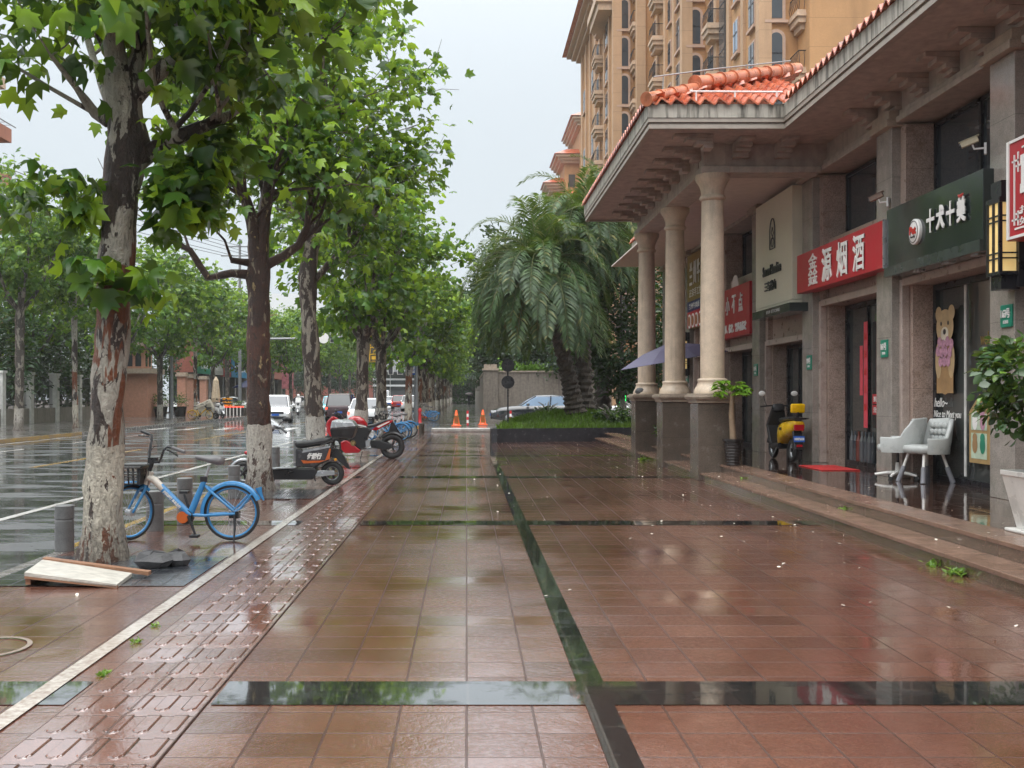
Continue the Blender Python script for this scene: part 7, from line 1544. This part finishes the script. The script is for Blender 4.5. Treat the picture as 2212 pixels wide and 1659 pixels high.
# ---- cars (front = +x)
def paint(name, col): return pm(name, col, .18, .0, var=.05, vs=.6, coat=.7)
paint('car_white', (.66, .67, .68)); paint('car_black', (.016, .018, .022)); paint('car_teal', (.12, .42, .48)); paint('car_dark', (.05, .02, .025)); paint('car_grey', (.12, .125, .13)); paint('car_red', (.30, .02, .02))
emis('headlight_lit', (.95, .97, 1.0), 3.0); emis('taillight_lit', (1., .06, .03), 2.2); emis('amber_lit', (1., .35, .02), 2.0); pm('lamp_glass', (.5, .52, .55), .1)
def car(label, loc, rz, mat, L=4.6, Wd=1.84, H=1.66, suv=True, lit=True, tail=False, group='cars on the road', hub='silver_paint', roofrack=False):
    C_ = thing('car', label, 'car', loc, rz, group); h = Wd / 2; zb = H * .60 if suv else H * .64
    st = [(-.5, .50, zb * .82, .74), (-.488, .32, zb * .93, .88), (-.44, .24, zb, .96), (-.3, .21, zb, .995), (0, .2, zb * .985, 1.), (.2, .2, zb * .97, 1.), (.28, .2, zb * .95, .99), (.40, .21, zb * .87, .96), (.465, .25, zb * .76, .88), (.49, .30, zb * .67, .78), (.5, .38, zb * .6, .70)]
    if not suv: st[0] = (-.5, .45, zb * .80, .78)
    rings = []
    for fx, z0, z1, w in st:
        x = fx * L; W_2 = w * h; d = z1 - z0
        half = [(W_2 * .93, z0), (W_2 * .985, z0 + .12 * d), (W_2, z0 + .42 * d), (W_2 * .985, z0 + .72 * d), (W_2 * .94, z0 + .92 * d), (W_2 * .86, z1)]
        rings.append([(x, a, b) for a, b in half] + [(x, -a, b) for a, b in reversed(half)])
    MB().loft(rings, True).build('body', M[mat], C_, smooth=38)
    # glasshouse
    xr, xf = (-.47 * L, .22 * L) if suv else (-.40 * L, .20 * L); tr_, tf = (xr + .25, xf - .78) if suv else (xr + .75, xf - .85)
    gl = MB(); rr = []
    for z, f in ((zb - .05, 0), (zb + (H - zb) * .5, .5), (H - .06, .97)):
        a, b = xr + (tr_ - xr) * f, xf + (tf - xf) * f; w0 = h * (.87 - .13 * f); rr.append([(a, -w0 * .9, z), (a + .1, -w0, z), (b - .16, -w0, z), (b, -w0 * .82, z), (b, w0 * .82, z), (b - .16, w0, z), (a + .1, w0, z), (a, w0 * .9, z)])
    gl.loft(rr, True); gl.build('windows', M['dark_glass'] if mat != 'car_black' else M['blue_glass'], C_, smooth=30)
    rf = MB(); f = .93; w0 = h * (.87 - .13 * f); a, b = tr_ - .04, tf + .06
    rf.loft([[(a, -w0 * .92, H - .09), (a + .15, -w0 * 1.01, H - .09), (b - .15, -w0 * 1.01, H - .09), (b, -w0 * .84, H - .09), (b, w0 * .84, H - .09), (b - .15, w0 * 1.01, H - .09), (a + .15, w0 * 1.01, H - .09), (a, w0 * .92, H - .09)], [(a + .03, -w0 * .9, H - .03), (a + .17, -w0 * .97, H - .03), (b - .2, -w0 * .97, H - .03), (b - .06, -w0 * .8, H - .03), (b - .06, w0 * .8, H - .03), (b - .2, w0 * .97, H - .03), (a + .17, w0 * .97, H - .03), (a + .03, w0 * .9, H - .03)], [(a + .3, -w0 * .7, H), (a + .4, -w0 * .75, H), (b - .5, -w0 * .75, H), (b - .35, -w0 * .6, H), (b - .35, w0 * .6, H), (b - .5, w0 * .75, H), (a + .4, w0 * .75, H), (a + .3, w0 * .7, H)]], True); rf.build('roof', M[mat], C_, smooth=50)
    pl_ = MB()
    for s_ in (-1, 1):
        for (xa, xb, ya, yb) in ((xf, tf, .8, .70), (xr + .05, tr_ + .05, .86, .72), ((xr + xf) / 2 - .1, (tr_ + tf) / 2 - .1, .88, .755)):
            pl_.tube([(xa, s_ * h * ya, zb - .03), (xb, s_ * h * yb, H - .06)], .032, 6)
    pl_.build('pillars', M[mat] if mat != 'car_black' else M['dark_frame'], C_)
    for sx in (-.30, .31):
        for s_ in (-1, 1):
            r_ = .335 if suv else .32
            w = MB(); w.lathe([(r_ * .72, -.1), (r_ * .95, -.1), (r_, -.06), (r_, .08), (r_ * .95, .11), (r_ * .70, .115)], (sx * L, s_ * (h - .10), r_), 26, axis='y'); w.lathe([(r_ * 1.1, -.10), (r_ * 1.13, -.08), (r_ * 1.13, .095), (r_ * 1.08, .1)], (sx * L, s_ * (h - .10), r_ + .02), 26, axis='y'); wo = w.build('wheel', M['tyre'], C_, smooth=40)
            w = MB(); w.lathe([(.05, .09 * s_), (r_ * .2, .1 * s_), (r_ * .7, .108 * s_), (r_ * .7, .08 * s_)], (sx * L, s_ * (h - .085), r_), 20, axis='y')
            wh = w.build('rim', M[hub], wo, smooth=40)
    # details
    zl = zb * .66
    for s_ in (-1, 1):
        b = MB(); b.obox((.462 * L, s_ * h * .68, zl), (.13, .16, .065), Matrix.Rotation(R(-24 * s_), 3, 'Z') @ Matrix.Rotation(R(10), 3, 'Y')); b.build('headlight', M['headlight_lit' if lit else 'lamp_glass'], C_, bevel=.03)
        b = MB(); b.obox((-.475 * L, s_ * h * .74, zb * .78), (.08, .14, .07), Matrix.Rotation(R(20 * s_), 3, 'Z')); b.build('tail_light', M['taillight_lit' if tail else 'moto_red'], C_, bevel=.02)
        b = MB(); b.ball((xf - .42, s_ * (h + .09), zb + .05), (.09, .10, .075), 10, 8); b.tube([(xf - .42, s_ * (h - .1), zb), (xf - .42, s_ * (h + .05), zb + .03)], .025, 6); b.build('mirror', M[mat], C_, smooth=50)
    b = MB(); b.box(.485 * L, .503 * L, -h * .52, h * .52, .62 * zb - .08, .62 * zb + .06); b.build('grille', M['black_plastic'], C_, bevel=.01); b = MB(); b.box(.478 * L, .506 * L, -h * .66, h * .66, .27, .40); b.build('lower_grille', M['black_plastic'], C_, bevel=.01)
    b = MB(); b.box(.503 * L, .511 * L, -.22, .22, .43, .55); b.build('number_plate', M['plate_blue'], C_)
    b = MB(); b.box(-.506 * L, -.495 * L, -.22, .22, .52, .64); b.build('rear_plate', M['plate_blue'], C_)
    return C_
RZ0 = -.13
car('white off-road style car with lit headlights driving towards the viewer', (-11.5, 64.5, RZ0), R(-82), 'car_white')
car('white car with glowing headlights parked beside the gate posts across the street', (-23.9, 91, -.13), R(-86), 'car_white', H=1.5, suv=False)
car('white saloon seen from the side behind the striped planter', (-21.6, 99.5, -.13), R(4), 'car_white', H=1.5, suv=False, lit=False)
car('teal taxi with roof sign coming towards the viewer', (-11.9, 94, RZ0), R(-86), 'car_teal', H=1.58)
car('white car with glowing tail lights waiting at the near kerb', (-5.0, 54.3, RZ0), R(90), 'car_white', H=1.5, suv=False, tail=True, lit=False)
car('dark maroon car driving away ahead of the white one', (-7.9, 68, RZ0), R(90), 'car_dark', H=1.75, tail=True, lit=False)
car('distant pale car with bright headlights in the middle of the road', (-10.6, 148, RZ0), R(-90), 'car_white', H=1.5, suv=False)
car('distant white van behind the far pale car', (-12.6, 163, RZ0), R(-90), 'car_white', L=5, H=2.4, lit=False)
car('distant red car with tail lights on, left of the crossing sign', (-7.9, 126, RZ0), R(90), 'car_red', tail=True, lit=False)
car('distant white car with red tail lights beside the lamp post', (-5.9, 112, RZ0), R(90), 'car_white', tail=True, lit=False)
car('distant white car queueing on the left beyond the blue shop sign', (-19.3, 128, RZ0), R(-30), 'car_white', H=1.5, suv=False, lit=False)
BC = car('glossy black saloon parked across the driveway behind the palm', (3.75, 56.2, .0), R(180), 'car_black', L=4.95, Wd=1.9, H=1.52, suv=False, lit=False, group=None)
car('white car parked under the evergreen beyond the planter, mostly hidden', (9.6, 60, 0), R(175), 'car_white', H=1.5, suv=False, lit=False, tail=True, group=None)
# ---- parked scooters across the road and the beige covered one
CV = thing('covered_scooter', 'scooter under a beige rain cover beside the yellow bicycle', 'scooter', (-16.35, 66.8, 0))
b = MB(); b.loft([[(x * 1.0, y, z) for x, y, z in ((-.75, -.3, .18), (.45, -.3, .18), (.45, .3, .18), (-.75, .3, .18))], [(-.7, -.28, .6), (.5, -.26, .7), (.5, .26, .7), (-.7, .28, .6)], [(-.6, -.2, .85), (.35, -.3, 1.05), (.35, .3, 1.05), (-.6, .2, .85)], [(-.5, -.12, .92), (.25, -.14, 1.28), (.25, .14, 1.28), (-.5, .12, .92)]], True); b.build('cover', pm('beige_cover', (.40, .36, .29), .6, var=.15, vs=4, bump=.5, bs=8), CV, bevel=.05, seg=3); wheel(CV, (.62, 0, .22), .22, .05, 'front_wheel', 'black_plastic', 0, 5, fat=True)
sc0 = scooter('white scooter parked on the opposite pavement beside the covered one', (-15.2 - .9, 69.5, 0), R(-60), 'car_white', 'scooters parked across the street', lite=True)
for i, (x, y, a) in enumerate(((-17.2, 100, 20), (-17.0, 101.5, 15), (-17.3, 103, 25), (-17.1, 104.5, 10))): copytree(sc0, (x, y, 0), R(a), 'scooter in the distant parked row on the opposite pavement')
# ---- people
def person(label, loc, rz, joints, radii, edges, mats, group=None):
    p = thing('person', label, 'person', loc, rz, group)
    me = bpy.data.meshes.new('body'); names = list(joints); me.from_pydata([joints[n] for n in names], [(names.index(a), names.index(b)) for a, b in edges], []); o = bpy.data.objects.new('body', me); COL.objects.link(o); o.parent = p
    o.modifiers.new('skin', 'SKIN'); o.modifiers.new('sub', 'SUBSURF').levels = 1; o.modifiers['sub'].render_levels = 1
    for i, n in enumerate(names): me.skin_vertices[0].data[i].radius = (radii[n], radii[n]); me.skin_vertices[0].data[i].use_root = (n == 'pelvis')
    me.materials.append(mats); return p
pm('dark_cloth', (.02, .02, .025), .8); pm('skin_tone', (.45, .27, .19), .5); pm('rain_cape', (.60, .60, .60), .4, var=.15, vs=3); pm('umbrella_cloth', (.12, .09, .09), .6); pm('white_cloth', (.7, .7, .7), .7)
ED = [('pelvis', 'chest'), ('chest', 'neck'), ('neck', 'head'), ('chest', 'lsh'), ('lsh', 'lel'), ('lel', 'lha'), ('chest', 'rsh'), ('rsh', 'rel'), ('rel', 'rha'), ('pelvis', 'lhip'), ('lhip', 'lkn'), ('lkn', 'lan'), ('lan', 'lto'), ('pelvis', 'rhip'), ('rhip', 'rkn'), ('rkn', 'ran'), ('ran', 'rto')]
RD = dict(pelvis=.13, chest=.16, neck=.055, head=.10, lsh=.075, lel=.05, lha=.035, rsh=.075, rel=.05, rha=.035, lhip=.09, lkn=.06, lan=.045, lto=.04, rhip=.09, rkn=.06, ran=.045, rto=.04)
JW = dict(pelvis=(0, 0, .9), chest=(0, 0, 1.25), neck=(0, 0, 1.43), head=(0, -.02, 1.56), lsh=(.18, 0, 1.36), lel=(.25, -.05, 1.1), lha=(.16, -.22, 1.25), rsh=(-.18, 0, 1.36), rel=(-.25, .03, 1.08), rha=(-.25, -.08, .85), lhip=(.09, 0, .85), lkn=(.1, -.12, .48), lan=(.1, -.05, .08), lto=(.1, -.18, .04), rhip=(-.09, 0, .85), rkn=(-.1, .02, .47), ran=(-.1, .2, .1), rto=(-.1, .1, .04))
WKR = person('person in dark clothes walking under a brown umbrella far along the pavement', (.33, 150, 0), 0, JW, RD, ED, M['dark_cloth'])
MB().ball((0, -.03, 1.58), (.085, .1, .12), 12, 8).build('hair', M['black_letter'], WKR, smooth=60); MB().box(-.32, -.22, -.12, .0, .7, .98).build('bag', M['white_cloth'], WKR, bevel=.02)
UB = thing('umbrella', 'brown umbrella held by the far walking person', 'umbrella', (.48, 149.8, 1.25)); MB().lathe([(.55, .42), (.5, .5), (.3, .6), (.02, .66)], (-.15, .1, 0), 12).build('canopy', M['umbrella_cloth'], UB); MB().tube([(0, 0, 0), (-.15, .1, .62)], .01, 5).build('shaft', M['dark_frame'], UB)
RS = scooter('white scooter ridden towards the viewer by a person in a rain cape', (-13.6, 86, RZ0), R(-85), 'car_white', None, lite=True)
JR = dict(pelvis=(-.25, 0, .88), chest=(-.15, 0, 1.25), neck=(-.12, 0, 1.43), head=(-.08, 0, 1.56), lsh=(-.14, .19, 1.36), lel=(.05, .3, 1.14), lha=(.3, .3, 1.06), rsh=(-.14, -.19, 1.36), rel=(.05, -.3, 1.14), rha=(.3, -.3, 1.06), lhip=(-.22, .1, .86), lkn=(.15, .14, .76), lan=(.1, .13, .4), lto=(.22, .13, .36), rhip=(-.22, -.1, .86), rkn=(.15, -.14, .76), ran=(.1, -.13, .4), rto=(.22, -.13, .36))
RI = person('person in a pale rain cape riding the white scooter', (-13.6, 86, RZ0), R(-85), JR, RD, ED, M['dark_cloth'])
b = MB(); b.loft([[(-.12 + a * .13 * math.cos(t_), a * .2 * math.sin(t_), z) for t_ in [2 * math.pi * k / 14 for k in range(14)]] for a, z in ((.7, 1.46), (1.2, 1.36), (1.9, 1.1), (2.4, .85), (2.35, .83))], True); b.build('rain_cape', M['rain_cape'], RI, smooth=50); MB().ball((-.08, 0, 1.6), (.13, .12, .13), 12, 8).build('helmet', M['white_letter'], RI, smooth=60)
